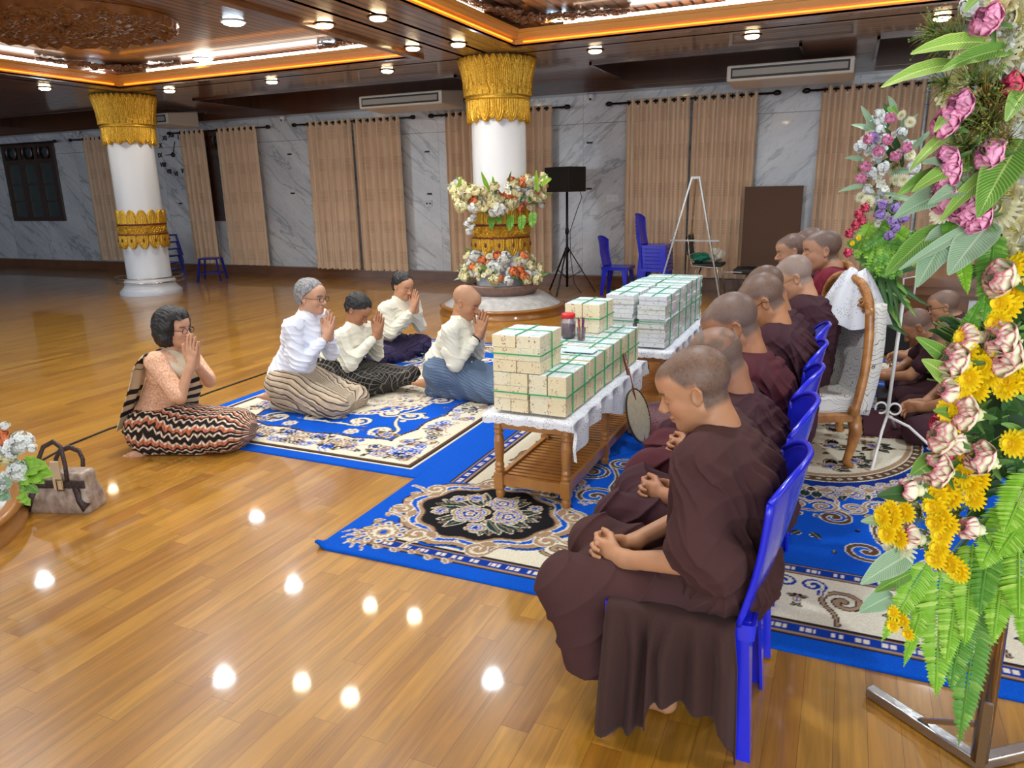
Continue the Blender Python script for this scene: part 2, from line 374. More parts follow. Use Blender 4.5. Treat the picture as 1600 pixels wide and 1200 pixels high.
def corner_carving(cx, cy, sx, sy, label):
    m = MB(); r2 = random.Random(int(cx*10)); L = 1.15
    for q in range(150):
        t = r2.random(); along = t*L; dep = (1-t)**1.5*.55*r2.random()
        if r2.random() < .5: x, y = along, dep
        else: x, y = dep, along
        a0 = r2.random()*6.28; R = .03+.045*r2.random()
        pts = [(cx+sx*(x+R*(1-k/9)*math.cos(a0+k*.75)), cy+sy*(y+R*(1-k/9)*math.sin(a0+k*.75)), COFFER-.025-.02*r2.random()) for k in range(8)]
        m.tube(pts, [.012, .016, .018, .016, .014, .012, .01, .006], 5)
    m.build('carved_corner', M_CARVE, None, True, label=label, category='ceiling carving')
corner_carving(-3.3, 7.7, 1, -1, 'carved foliage in the ceiling coffer corner above the flower-wrapped column')
corner_carving(-9.25, 7.7, 1, -1, 'carved foliage in the ceiling coffer corner above the bare left column')
corner_carving(-4.75, 7.7, -1, -1, 'carved foliage in the far right corner of the left ceiling coffer')
# recesses near the wall
for (x0, x1, y0, y1) in REC:
    m = MB(); t = .03
    m.box(x0, x1, y0, y0+t, SOFFIT-.03, SOFFIT+.22); m.box(x0, x1, y1-t, y1, SOFFIT-.15, SOFFIT+.22); m.box(x0, x0+t, y0, y1, SOFFIT-.03, SOFFIT+.22); m.box(x1-t, x1, y0, y1, SOFFIT-.03, SOFFIT+.22)
    m.box(x0, x1, y0, y1, SOFFIT+.22, SOFFIT+.24)
    struct('trim_recess', m, M_DKWOOD)
m = MB(); m.box(XL, XR, WALLY-.28, WALLY, 2.82, SOFFIT); m.box(XL, XR, WALLY-.31, WALLY-.28, 2.87, 2.93)
struct('trim_cornice', m, M_DKWOOD)
# plinth / skirting
m = MB(); m.box(XL, XR, WALLY-.10, WALLY, 0, .15); m.box(XL, XR, WALLY-.12, WALLY, .15, .19); m.box(XL, XR, WALLY-.14, WALLY, 0, .04)
struct('baseboard_back', m, M_PLINTH)
# windows
M_FRAME = mat('window_timber', (62, 36, 24), .35, 0, .4, var=.3, vscale=10)
M_GLASS = mat('dark_window_glass', (36, 52, 52), .05, spec=.8)
def window(nm_, x0, x1, z0, z1, cols):
    root = empty(nm_, ((x0+x1)/2, WALLY, z0)); root['kind'] = 'structure'
    def loc(mb): mb.v = [(a-(x0+x1)/2, b-WALLY, c-z0) for a, b, c in mb.v]; return mb
    f = MB(); w = (x1-x0)/cols; zt = z1-.42
    y0, y1 = WALLY-.05, WALLY+.02
    for k in range(cols+1): f.box(x0+k*w-.055, x0+k*w+.055, y0, y1, z0, z1)
    for z in (z0, z1-.08, zt): f.box(x0, x1, y0-.01, y1, z, z+.09)
    for k in range(cols):
        xa, xb = x0+k*w+.10, x0+(k+1)*w-.10
        f.box(xa-.06, xa, y0+.015, y1, z0, zt); f.box(xb, xb+.06, y0+.015, y1, z0, zt)
    loc(f).build('window_frame', M_FRAME, root)
    for k in range(cols):
        g = MB().box(x0+k*w+.05, x0+(k+1)*w-.05, WALLY-.012, WALLY-.004, z0, z1); g = loc(g).build('pane', M_GLASS, root)
        b = MB()
        for z in (z0+.42, z0+.78): b.bar((x0+k*w+.05, WALLY-.03, z), (x0+(k+1)*w-.05, WALLY-.03, z), .03)
        c = (x0+(k+.5)*w, WALLY-.04, (zt+z1)/2+.03)
        b.tube([(c[0]+.15*math.cos(a*PI/12), c[1], c[2]+.15*math.sin(a*PI/12)) for a in range(25)], .025, 6)
        loc(b).build('glazing_bar', M_FRAME, g)
window('window_1', -17.15, -15.55, 1.03, 2.66, 3)
window('window_2', -11.55, -10.15, 1.02, 2.66, 3)
# curtains
def curtain_mat():
    g = G('curtain'); o = g.sep(g.pos(True))
    n = g.noise(g.comb(g.math('MULTIPLY', o[0], 3.0), 0.0, g.math('MULTIPLY', o[2], .6)), 4, 3)
    base = g.mix(g.maprange(n, .3, .7), lin((212, 184, 156)), lin((224, 198, 170)))
    zz = g.math('FRACT', g.math('DIVIDE', o[2], .52)); band = g.math('MULTIPLY', g.maprange(zz, .58, .60), g.maprange(zz, 1.0, .98))
    d = g.math('MULTIPLY', g.math('GREATER_THAN', g.math('FRACT', g.math('MULTIPLY', o[0], 11.0)), .45), g.math('GREATER_THAN', g.math('FRACT', g.math('MULTIPLY', o[2], 44.0)), .55))
    c = g.mix(g.math('MULTIPLY', g.math('MULTIPLY', band, d), .38), base, lin((140, 110, 86)))
    g.bump(g.noise(g.pos(True), 260, 2), .15, .002); g.b.inputs['Sheen Weight'].default_value = .3
    return g.out(c, .75, 0, .3)
M_CURT = curtain_mat()
M_ROD = mat('curtain_rod_black', (34, 28, 28), .4, .6)
def curtain(x0, x1, label, xb0=None, xb1=None, seed=0, zb=.2):
    n = int(round((x1-x0)/.13)); r2 = random.Random(seed); xb0 = x0 if xb0 is None else xb0; xb1 = x1 if xb1 is None else xb1
    ph = [r2.uniform(-.5, .5) for _ in range(n+2)]; zt = 2.70; am = [r2.uniform(.7, 1.2) for _ in range(n+2)]
    root = empty('curtain', ((x0+x1)/2, WALLY-.14, 0), 0, label, 'curtain')
    def fn(u, v):
        z = zt-(zt-zb-.03*math.sin(seed))*v; k = int(u*n); a = 2*PI*u*n
        s = .058*math.sin(a)*am[k]*(1-.25*v)+.012*math.sin(a*.5+ph[0]*9+2*v)*v
        xx = (x0*(1-v)+xb0*v)*(1-u)+(x1*(1-v)+xb1*v)*u+.012*math.sin(a*2+ph[1]*5)*v
        return (xx-(x0+x1)/2, s, z)
    MB().grid(n*10+1, 24, fn).build('fabric', M_CURT, root, True)
    for k in range(n):
        MB().tube([(x0-(x0+x1)/2+(k+.25)*(x1-x0)/n+.0, .028*math.cos(t*PI/5)-.0, 2.655+.028*math.sin(t*PI/5)) for t in range(11)], .007, 5).build('ring', M_ROD, root)
CURT = [(-14.42, -13.55, 'narrow beige curtain beside the uncovered dark window, behind the left column'),
        (-11.72, -11.10, 'beige curtain just right of the wall clock'), (-10.80, -9.85, 'beige curtain right of the narrow dark window gap'),
        (-8.72, -7.78, 'left half of the wide beige curtain behind the kneeling men'), (-7.74, -6.82, 'right half of the wide beige curtain behind the kneeling men'),
        (-5.98, -5.1, 'beige curtain seen left of the flower-wrapped column'), (-5.06, -4.15, 'beige curtain seen right of the flower-wrapped column, behind the loudspeaker'),
        (-3.02, -2.12, 'beige curtain behind the stacked blue chairs'), (-2.08, -1.22, 'beige curtain behind the steel easel and the brown board'),
        (-.44, .75, 'beige curtain right of the brown board, behind the flower stand'), (.79, 1.9, 'beige curtain at the right end of the back wall')]
for i, c in enumerate(CURT): curtain(c[0], c[1], c[2], seed=i+1)
for a, b, n_ in ((-14.75, -13.3, 'behind the left column'), (-11.95, -9.6, 'over the narrow dark window'), (-8.95, -6.6, 'behind the kneeling men'), (-6.2, -3.95, 'behind the flower-wrapped column'), (-3.25, -1.02, 'above the stacked blue chairs'), (-.6, 2.1, 'at the right above the flower stand'), (-17.4, -15.3, 'over the uncovered dark window')):
    root = empty('curtain_rod', ((a+b)/2, WALLY-.14, 2.66), 0, 'black curtain rod '+n_, 'curtain rod')
    h = (b-a)/2; z = .30 if a < -17 else 0
    MB().tube([(-h, 0, z*0), (h, 0, z*0)], .014, 8).build('pole', M_ROD, root, True)
    for s in (-1, 1): MB().sph((s*(h+.03), 0, 0), (.055, .035, .035)).build('finial', M_ROD, root, True); MB().bar((s*(h-.1), 0, 0), (s*(h-.1), .14, 0), .02).build('bracket', M_ROD, root)
# ---------------------------------------------------------------- downlights
M_WARM = mat('warm_lamp', (255, 222, 170), .5, emit=40); M_COOL = mat('cool_lamp', (214, 238, 255), .5, emit=40)
M_HOUS = mat('lamp_ring_dark', (60, 38, 26), .4, .2); M_RINGW = mat('lamp_ring_white', (220, 222, 224), .4)
def downlight(x, y, z, warm, power):
    lb = 'warm ceiling downlight in the boarded soffit' if warm else 'cool white ceiling downlight inside a coffer'
    root = empty('downlight', (x, y, z), 0, lb, 'downlight', 'warm downlights in the soffit' if warm else 'cool downlights in the coffers')
    r = .070 if warm else .10
    MB().lathe([(r, 0), (r+.03, 0), (r+.026, -.010), (r, -.012), (r, 0)], 20, cap=False).build('ring', M_HOUS if warm else M_RINGW, root, True)
    MB().lathe([(r, -.006), (r, -.022), (r*.75, -.032)], 20).build('lamp', M_WARM if warm else M_COOL, root, True)
    l = bpy.data.lights.new('downlight_beam', 'SPOT'); l.energy = power; l.color = (1, .92, .80) if warm else (.86, .94, 1); l.shadow_soft_size = .06
    l.spot_size = math.radians(150); l.spot_blend = .8
    o = bpy.data.objects.new('downlight_beam', l); COL.objects.link(o); o.location = (x, y, z-.05)
for (px, py) in ((508, 41), (591, 30), (645, 77), (716, 71), (605, 112), (425, 129), (265, 143), (70, 139), (930, 81), (1175, 58), (1472, 30)):
    p = flr(px, py, SOFFIT-.02); downlight(p[0], p[1], SOFFIT, True, 38)
for (x, y) in ((-4.3, 4.6), (-3.75, 4.6), (-4.3, 3.2), (-3.75, 3.2), (-3.4, 1.6), (-1.6, 1.6), (.2, 1.6), (-5.5, 1.6), (2.5, 3.5), (2.5, 6.0)): downlight(x, y, SOFFIT, True, 38)
for (px, py) in ((365, 37), (317, 94), (150, 114), (512, 73), (870, 30), (1155, 1)):
    p = flr(px, py, COFFER-.02); downlight(p[0], p[1], COFFER, False, 85)
for (x, y) in ((-2.8, 5.6), (-2.6, 3.4), (-.7, 5.6), (1.1, 7.3), (1.1, 4.2), (-.7, 2.8), (-5.3, 4.6), (-5.6, 2.8), (-7.7, 3.6), (-8.9, 5.2)): downlight(x, y, COFFER, False, 85)
# ---------------------------------------------------------------- columns
GOLD = mat('gilded_carving', (232, 190, 70), .40, .6, 0, var=.45, vscale=60, rgb2=(170, 122, 26), bump=.35, bscale=120)
M_COLW = mat('white_column_paint', (208, 214, 224), .35, coat=.3)
M_RED = mat('oxblood_band', (112, 42, 30), .45)
def petal_row(z, a, z0, z1, n, off, point=0.0):
    """relief height of one row of carved petals"""
    v = (z-z0)/(z1-z0)
    if v < 0 or v > 1: return -1
    u = (a*n/(2*PI)+off) % 1-.5
    w = .5*math.sqrt(max(0, 1-max(0, (v-.35)/.65)**2)) if not point else .5*(1-max(0, (v-.25)/.75)**1.4)
    if abs(u) > w: return -1
    e = (w-abs(u))/.5
    return min(e*4, 1)*(.45+.55*abs(math.cos(e*10)))
def column(cx, cy, label, base=True):
    root = empty('column', (cx, cy, 0), 0, label, 'column')
    R0 = .325
    MB().lathe([(.46, 0), (.46, .05), (.42, .09), (.385, .13), (.37, .17), (.385, .19), (.37, .22), (R0, .24), (R0, 2.98)], 64, cap=False).build('shaft', M_COLW, root, True)
    def band(name, rows, R, z0, z1, amp, prof=None, nn=300, nz=60):
        def fn(i, j):
            a = 2*PI*i; z = z0+(z1-z0)*j; h = -1
            for (rz0, rz1, n, off, pt, lift) in rows:
                q = petal_row(z, a, rz0, rz1, n, off, pt)
                if q >= 0: h = max(h, q*amp+lift)
            rr = (prof(z) if prof else R)
            r = rr+h if h >= 0 else (rr-.012 if prof else R0-.01)
            return (r*math.cos(a), r*math.sin(a), z)
        MB().grid(nn, nz, fn).build(name, GOLD, root, True)
    # capital: flaring lotus leaves above a ring, hanging petals below
    pr = lambda z: .355+.075*max(0, (z-2.56)/.42)**1.6
    band('capital_leaves', [(2.60, 2.98, 18, 0, 0, .012), (2.60, 2.98, 18, .5, 0, .0), (2.56, 2.72, 30, .5, 1, .02)], .36, 2.56, 2.98, .032, pr, 540, 110)
    MB().lathe([(.33, 2.50), (.385, 2.51), (.395, 2.53), (.36, 2.545), (.385, 2.56), (.37, 2.58), (.33, 2.59)], 64, cap=False).build('capital_ring', GOLD, root, True)
    band('hanging_petals', [(2.54, 2.26, 14, 0, 0, .012), (2.52, 2.29, 14, .5, 0, .0)], .34, 2.25, 2.52, .030, None, 480, 90)
    MB().lathe([(.43, 2.965), (.445, 2.97), (.445, 2.981), (.2, 2.981)], 64).build('capital_rim', mat('dark_rim', (60, 36, 20), .5), root, True)
    # middle band
    band('crown_petals', [(1.10, 1.31, 14, 0, 0, .006)], .335, 1.10, 1.31, .022, None, 300, 40)
    for z in (1.09, .93): MB().lathe([(.33, z-.014), (.355, z-.012), (.36, z), (.355, z+.012), (.33, z+.014)], 64, cap=False).build('red_ring', M_RED, root, True)
    def fn(i, j):
        a = 2*PI*i; z = .945+.13*j; c = math.cos(a*7); q = math.sin(a*42+6*math.sin(j*6))*math.sin(j*PI*5)
        d = math.hypot(((a*7/(2*PI)) % 1-.5)*.28, z-1.01); h = .010+.010*q
        if d < .055: h = .018+.010*math.cos(d*260)
        r = .335+h; return (r*math.cos(a), r*math.sin(a), z)
    MB().grid(420, 36, fn).build('scroll_band', GOLD, root, True)
    band('cup_petals', [(.925, .72, 13, 0, 0, .008)], .335, .715, .925, .022, None, 360, 50)
    for k in range(13):
        a = 2*PI*(k+.5)/13; b = MB()
        b.sph((.363*math.cos(a), .363*math.sin(a), .85), (.016, .016, .030), 10); b.build('red_inlay', M_RED, root, True)
    return root
colL = column(-10.15, 8.45, 'white column with gilded carved bands and no flowers, at the left')
colC = column(-3.92, 8.45, 'white column with gilded carved bands, wrapped in flowers, at the centre')
# ================================================================ smooth-union surface modelling (bodies, robes)
def _hash(ix, iy, iz, seed):
    h = (ix*374761393+iy*668265263+iz*2147483647+seed*1274126177) & 0xffffffff
    h = ((h ^ (h >> 13))*1274126177) & 0xffffffff
    return ((h ^ (h >> 16)) & 0xffff)/65535.0
def vnoise(P, sc, seed=0):
    q = P*sc; i = np.floor(q).astype(np.int64); f = q-i; f = f*f*(3-2*f); r = 0
    for dx in (0, 1):
        for dy in (0, 1):
            for dz in (0, 1):
                w = (f[..., 0] if dx else 1-f[..., 0])*(f[..., 1] if dy else 1-f[..., 1])*(f[..., 2] if dz else 1-f[..., 2])
                r = r+w*_hash(i[..., 0]+dx, i[..., 1]+dy, i[..., 2]+dz, seed)
    return r*2-1
class SDF:
    def __init__(s): s.p = []
    def cap(s, a, b, ra, rb=None, k=.02, op='u'):
        s.p.append(('c', np.array(a, float), np.array(b, float), float(ra), float(ra if rb is None else rb), k, op)); return s
    def chain(s, pts, rs, k=.02, op='u'):
        for i in range(len(pts)-1): s.cap(pts[i], pts[i+1], rs[i], rs[i+1], k, op)
        return s
    def ell(s, c, r, R=None, k=.02, op='u'):
        s.p.append(('e', np.array(c, float), np.array(r, float), np.eye(3) if R is None else np.array(R, float), 0, k, op)); return s
    def box(s, c, h, rr, R=None, k=.02, op='u'):
        s.p.append(('b', np.array(c, float), np.array(h, float), np.eye(3) if R is None else np.array(R, float), float(rr), k, op)); return s
    @staticmethod
    def d1(p, P):
        if p[0] == 'c':
            ba = p[2]-p[1]; pa = P-p[1]; h = np.clip((pa@ba)/(ba@ba+1e-12), 0, 1)
            return np.linalg.norm(pa-h[..., None]*ba, axis=-1)-(p[3]+(p[4]-p[3])*h)
        q = (P-p[1])@p[3]          # columns of R are the local axes
        if p[0] == 'e':
            k0 = np.linalg.norm(q/p[2], axis=-1); k1 = np.linalg.norm(q/(p[2]**2), axis=-1)
            return k0*(k0-1)/(k1+1e-9)
        q = np.abs(q)-(p[2]-p[4])
        return np.linalg.norm(np.maximum(q, 0), axis=-1)+np.minimum(q.max(axis=-1), 0)-p[4]
    def bounds(s):
        lo, hi = [], []
        for p in s.p:
            if p[-1] != 'u': continue
            if p[0] == 'c': r = max(p[3], p[4]); lo.append(np.minimum(p[1], p[2])-r); hi.append(np.maximum(p[1], p[2])+r)
            else: r = float(np.max(p[2]))*(1.3 if p[0] == 'b' else 1); lo.append(p[1]-r); hi.append(p[1]+r)
        return np.min(lo, 0), np.max(hi, 0)
    def field(s, P, D0=None, cull=None):
        D = np.full(P.shape[:-1], 9.0)
        for p in s.p:
            k = p[5]; op = p[6]
            if cull is not None:
                m = s.d1(p, cull[0]) < cull[1]+k*1.5+.02
                if not m.any(): continue
                a = D[m]; d = s.d1(p, P[m])
            else: a = D; d = s.d1(p, P)
            if op == 'u':
                h = np.clip(.5+.5*(a-d)/k, 0, 1); v = a*(1-h)+d*h-k*h*(1-h)
            else:
                h = np.clip(.5-.5*(a+d)/k, 0, 1); v = a*(1-h)-d*h+k*h*(1-h)
            if cull is not None: D[m] = v
            else: D = v
        return D
    def mesh(s, name, res, post=None, pad=.03):
        lo, hi = s.bounds(); lo = lo-pad; hi = hi+pad; B = 8
        nb = np.ceil((hi-lo)/(res*B)).astype(int); n = nb*B+1
        bi = np.stack(np.meshgrid(*[np.arange(q) for q in nb], indexing='ij'), -1).reshape(-1, 3)
        ctr = lo+(bi+.5)*B*res; half = res*B*.866
        Dc = s.field(ctr)
        if post: Dc = post(ctr, Dc)
        act = np.abs(Dc) < half*1.2+.018
        D = np.where(Dc < 0, -1., 1.).reshape(nb).astype(np.float32)
        full = np.ones(n, np.float32)
        up = np.repeat(np.repeat(np.repeat(D, B, 0), B, 1), B, 2); full[:-1, :-1, :-1] = up
        g = np.arange(B+1); loc = np.stack(np.meshgrid(g, g, g, indexing='ij'), -1).reshape(-1, 3)
        ai = bi[act]; ac = ctr[act]
        for q in range(0, len(ai), 600):
            I = ai[q:q+600, None, :]*B+loc[None]; P = lo+I*res
            d = s.field(P, cull=(ac[q:q+600], half))
            if post: d = post(P, d)
            full[I[..., 0], I[..., 1], I[..., 2]] = d
        return nets(name, full, lo, res)
def nets(name, D, lo, h):
    s = D < 0; nx, ny, nz = D.shape
    cnt = np.zeros((nx-1, ny-1, nz-1), np.int8)
    for a in (0, 1):
        for b in (0, 1):
            for c in (0, 1): cnt += s[a:nx-1+a, b:ny-1+b, c:nz-1+c]
    cell = (cnt > 0) & (cnt < 8); idx = np.argwhere(cell)
    if not len(idx): return None
    acc = np.zeros((len(idx), 3)); num = np.zeros(len(idx))
    C = [(a, b, c) for a in (0, 1) for b in (0, 1) for c in (0, 1)]
    V = {c: D[idx[:, 0]+c[0], idx[:, 1]+c[1], idx[:, 2]+c[2]] for c in C}
    for c in C:
        for ax in range(3):
            if c[ax]: continue
            e = list(c); e[ax] = 1; e = tuple(e); v0, v1 = V[c], V[e]; m = (v0 < 0) != (v1 < 0)
            t = np.where(m, v0/(v0-v1+1e-20), 0)
            p = np.tile(np.array(c, float), (len(idx), 1)); p[:, ax] = t
            acc[m] += p[m]; num[m] += 1
    vert = lo+(idx+acc/num[:, None])*h
    vid = np.full(cell.shape, -1, np.int32); vid[idx[:, 0], idx[:, 1], idx[:, 2]] = np.arange(len(idx))
    quads = []
    for ax in range(3):
        sl0 = [slice(None)]*3; sl1 = [slice(None)]*3; sl0[ax] = slice(0, -1); sl1[ax] = slice(1, None)
        ch = s[tuple(sl0)] != s[tuple(sl1)]; e = np.argwhere(ch)
        u, v = (ax+1) % 3, (ax+2) % 3
        m = (e[:, u] > 0) & (e[:, v] > 0) & (e[:, u] < D.shape[u]-1) & (e[:, v] < D.shape[v]-1); e = e[m]
        def g(du, dv):
            q = e.copy(); q[:, u] -= du; q[:, v] -= dv; return vid[q[:, 0], q[:, 1], q[:, 2]]
        f = np.stack([g(1, 1), g(0, 1), g(0, 0), g(1, 0)], 1)
        flip = ~s[e[:, 0], e[:, 1], e[:, 2]]; f[flip] = f[flip][:, ::-1]; quads.append(f)
    F = np.concatenate(quads); F = F[(F >= 0).all(1)]
    return npmesh(name, vert, F)
def npmesh(name, V, F):
    me = bpy.data.meshes.new(name); me.vertices.add(len(V)); me.vertices.foreach_set('co', V.astype(np.float32).ravel())
    k = F.shape[1]; me.loops.add(F.size); me.loops.foreach_set('vertex_index', F.astype(np.int32).ravel())
    me.polygons.add(len(F)); me.polygons.foreach_set('loop_start', np.arange(0, F.size, k, dtype=np.int32))
    me.update(calc_edges=True); return me
def verts(me):
    a = np.empty(len(me.vertices)*3, np.float32); me.vertices.foreach_get('co', a); return a.reshape(-1, 3).astype(float)
def setcol(me, C):
    a = me.color_attributes.new('Col', 'FLOAT_COLOR', 'POINT'); q = np.ones((len(C), 4), np.float32); q[:, :3] = C; a.data.foreach_set('color', q.ravel())
def smst(x, a, b): t = np.clip((x-a)/(b-a), 0, 1); return t*t*(3-2*t)
def frame(f, u=(0, 0, 1), roll=0):
    """axes matrix (columns forward, left, up)"""
    f = unit(f); l = unit(np.cross(u, f)); w = np.cross(f, l)
    if roll: c, s_ = math.cos(roll), math.sin(roll); l, w = l*c+w*s_, w*c-l*s_
    return np.stack([f, l, w], 1)
def hdir(yaw, pitch):
    """unit direction: yaw about z from +x (deg), pitch up (deg)"""
    a, b = math.radians(yaw), math.radians(pitch); return np.array([math.cos(a)*math.cos(b), math.sin(a)*math.cos(b), math.sin(b)])

def head_sdf(S, c, A, s=1.0, shave=True, eye=True):
    w = lambda x, y, z: c+A@(np.array((x, y, z))*s)
    r = lambda *v: [q*s for q in v]
    S.ell(w(-.018, 0, .034), r(.098, .077, .086), A, .02)
    S.ell(w(.028, 0, -.030), r(.062, .060, .082), A, .035*s)
    for q in (-1, 1):
        S.cap(w(-.004, q*.050, -.052), w(.058, q*.016, -.094), .022*s, .018*s, .03*s)
        S.ell(w(.052, q*.038, -.032), r(.028, .022, .026), A, .02*s)
        S.cap(w(.076, q*.012, .016), w(.066, q*.044, .012), .012*s, .010*s, .014*s)
    S.ell(w(.066, 0, -.098), r(.020, .022, .016), A, .016*s)
    S.ell(w(.055, 0, .045), r(.045, .055, .045), A, .03*s)
    for q in (-1, 1): S.ell(w(.098, q*.032, -.004), r(.020, .018, .013), A, .014*s, 's')
    for q in (-1, 1): S.ell(w(.073, q*.031, -.006), r(.0145, .0160, .0125), A, .004*s)
    S.cap(w(.084, 0, .004), w(.110, 0, -.033), .008*s, .0115*s, .012*s)
    for q in (-1, 1): S.ell(w(.099, q*.014, -.037), r(.012, .009, .009), A, .006*s)
    S.ell(w(.086, 0, -.061), r(.013, .024, .0075), A, .007*s)
    S.ell(w(.083, 0, -.073), r(.013, .021, .0085), A, .007*s)
    for q in (-1, 1):
        E = A@np.array([[.94, 0, -.34], [0, 1, 0], [.34, 0, .94]])
        S.ell(w(-.012, q*.078, -.010), r(.017, .008, .029), E, .006*s)
        S.ell(w(-.006, q*.088, -.008), r(.009, .008, .017), E, .003*s, 's')
        S.chain([w(-.004, q*.083, .016), w(-.018, q*.087, .016), w(-.026, q*.087, .0), w(-.020, q*.084, -.022)], [.0035*s, .004*s, .004*s, .003*s], .003*s)
def head_color(P, c, A, s, skin, hair=None, age=0, lip=None, closed=True, hairline=.062, stub=.8):
    q = (P-c)@A/s; C = np.tile(np.array(skin), (len(P), 1)); x, y, z = q[:, 0], q[:, 1], q[:, 2]
    near = (np.linalg.norm(q, axis=1) < .17)
    def put(m, col): m = (np.clip(m, 0, 1)*near)[:, None]; C[:] = C*(1-m)+np.array(col)*m
    put(.35*np.exp(-((x-.06)**2+(np.abs(y)-.04)**2+(z+.03)**2)/.0008), [skin[0]*1.05, skin[1]*.72, skin[2]*.66])
    hl = np.where(x > .045, hairline, np.where(x > .012, .02+(x-.012)*1.2, np.where(x > -.02, .022, -.058)))
    if hair is not None:
        m = smst(z-hl, -.012, .012)*(np.abs(y) < .0835)
        put(m*stub*(.85+.15*vnoise(P, 300)), hair)
    lipc = lip or [skin[0]*.86, skin[1]*.55, skin[2]*.52]
    put(.8*np.exp(-(((z+.067)/.009)**2+(y/.022)**2)**2)*(x > .07), lipc)
    put(.9*((np.abs(z+.0668) < .0014) & (np.abs(y) < .022) & (x > .07)), [.12, .05, .04])
    put(.75*smst(-np.abs(z-.017-.05*(.035-np.abs(np.abs(y)-.034))), -.0058, -.003)*(np.abs(np.abs(y)-.033) < .019)*(x > .05), [.03, .02, .015])
    ey = (np.abs(np.abs(y)-.031) < .0145) & (x > .06)
    if closed: put(.95*(ey & (np.abs(z+.0115+.25*(np.abs(np.abs(y)-.031))**1) < .0017)), [.02, .012, .01])
    else:
        put(1.*(ey & (np.abs(z+.006) < .0052-.18*np.abs(np.abs(y)-.031))), [.62, .58, .55])
        put(1.*((np.abs(np.abs(y)-.031) < .0052) & (x > .06) & (np.abs(z+.006) < .005)), [.02, .012, .01])
        put(1.*(ey & (np.abs(z-.0005) < .0014)), [.02, .012, .01])
    put(.8*((np.abs(np.abs(y)-.008) < .004) & (np.abs(z+.0455) < .003) & (x > .085)), [.15, .06, .045])
    return C
def hand(S, W, F, N, T, s=1.0, curl=(20, 30, 20), spread=0.004, thumb=0, n0=0):
    """palm with four jointed fingers and a side thumb; F finger direction, N palm-facing normal, T thumb side"""
    F, N, T = unit(F), unit(N), unit(T); kn = []
    for i in range(4):
        o = (.0285-.019*i); L = (.082, .086, .082, .074)[i]
        k = W+(F*L+T*o*(1+.05))*s; kn.append(k)
        S.cap(W+(F*.012+T*o*.62)*s, k, .0135*s, .0105*s, .012*s)
    S.cap(W-F*.03*s, W+F*.02*s, .024*s, .022*s, .02*s)
    LN = ((.040, .024, .020), (.044, .027, .021), (.041, .025, .020), (.033, .020, .018))
    for i in range(4):
        p = kn[i]; ang = 0; sp = (1.5-i)*spread/.02
        for j in range(3):
            c = curl[j]*(1+.12*i if j < 1 else 1); ang += math.radians(c)
            d = unit(F*math.cos(ang)+N*math.sin(ang)+T*sp*.3); q = p+d*LN[i][j]*s
            S.cap(p, q, (.0092, .0083, .0075)[j]*s, (.0083, .0075, .0062)[j]*s, .0035*s); p = q
    t0 = W+(F*.018+T*.024+N*.004)*s
    d1 = unit(F*.70+T*(.65-thumb*.4)+N*(.25+thumb*.5)); t1 = t0+d1*.042*s
    d2 = unit(F*.92+T*(.25-thumb*.5)+N*(.2+thumb*.45)); t2 = t1+d2*.032*s; t3 = t2+unit(d2+F*.2)*.024*s
    S.cap(t0, t1, .0155*s, .0115*s, .01*s); S.cap(t1, t2, .0108*s, .0095*s, .004*s); S.cap(t2, t3, .0095*s, .0072*s, .003*s)
def foot(S, A_, D, U, s=1.0, side=1):
    """foot from ankle A_, toes towards D, sole away from U"""
    D = unit(D); U = unit(U-D*(D@U)); Lt = np.cross(U, D)*side
    h = A_-U*.055*s
    S.cap(A_, h-D*.035*s, .034*s, .030*s, .02*s); S.cap(h-D*.03*s, h+D*.09*s, .030*s, .026*s, .02*s)
    S.cap(A_, h+D*.10*s, .032*s, .020*s, .03*s)
    S.cap(h+D*.06*s, h+D*.13*s+Lt*.018*s, .027*s, .019*s, .02*s); S.cap(h+D*.06*s, h+D*.12*s-Lt*.02*s, .024*s, .015*s, .02*s)
    for i in range(5):
        b = h+(D*(.135-.008*i*i*.5)+Lt*(.030-.0165*i)-U*.006)*s; S.cap(b-D*.02*s, b+D*(.026-.003*i)*s, (.0115, .0085, .008, .0078, .0075)[i]*s, (.011, .008, .0075, .007, .007)[i]*s, .003*s)

def body_sdf(J, s=1.0):
    S = SDF(); f, l = J['F'], J['L']
    pel, ch, nk = J['pel'], J['chest'], J['neck']
    S.cap(pel-l*.05*s, pel+l*.05*s, .095*s, .095*s, .04); S.cap(pel, ch, .10*s, .105*s, .06)
    S.cap(ch-l*.07*s, ch+l*.07*s, .088*s, .088*s, .06)
    for q, sd in (('L', 1), ('R', -1)):
        S.cap(ch+l*sd*.05*s, J['sh'+q], .07*s, .05*s, .05)
        S.chain([J['sh'+q], J['el'+q], J['wr'+q]], [.046*s, .039*s, .027*s], .02) if False else None
        S.cap(J['sh'+q], J['el'+q], .047*s, .037*s, .02); S.cap(J['el'+q], J['wr'+q], .038*s, .025*s, .012)
        if 'hip'+q in J:
            S.cap(J['hip'+q], J['kn'+q], .062*s, .048*s, .03); S.cap(J['kn'+q], J['an'+q], .052*s, .034*s, .02)
    S.cap(ch, nk, .075*s, .058*s, .04)
    hb = J['head']+J['A']@(np.array((-.035, 0, -.055))*s)
    S.cap(nk, hb, .054*s, .050*s, .03)
    head_sdf(S, J['head'], J['A'], s); return S
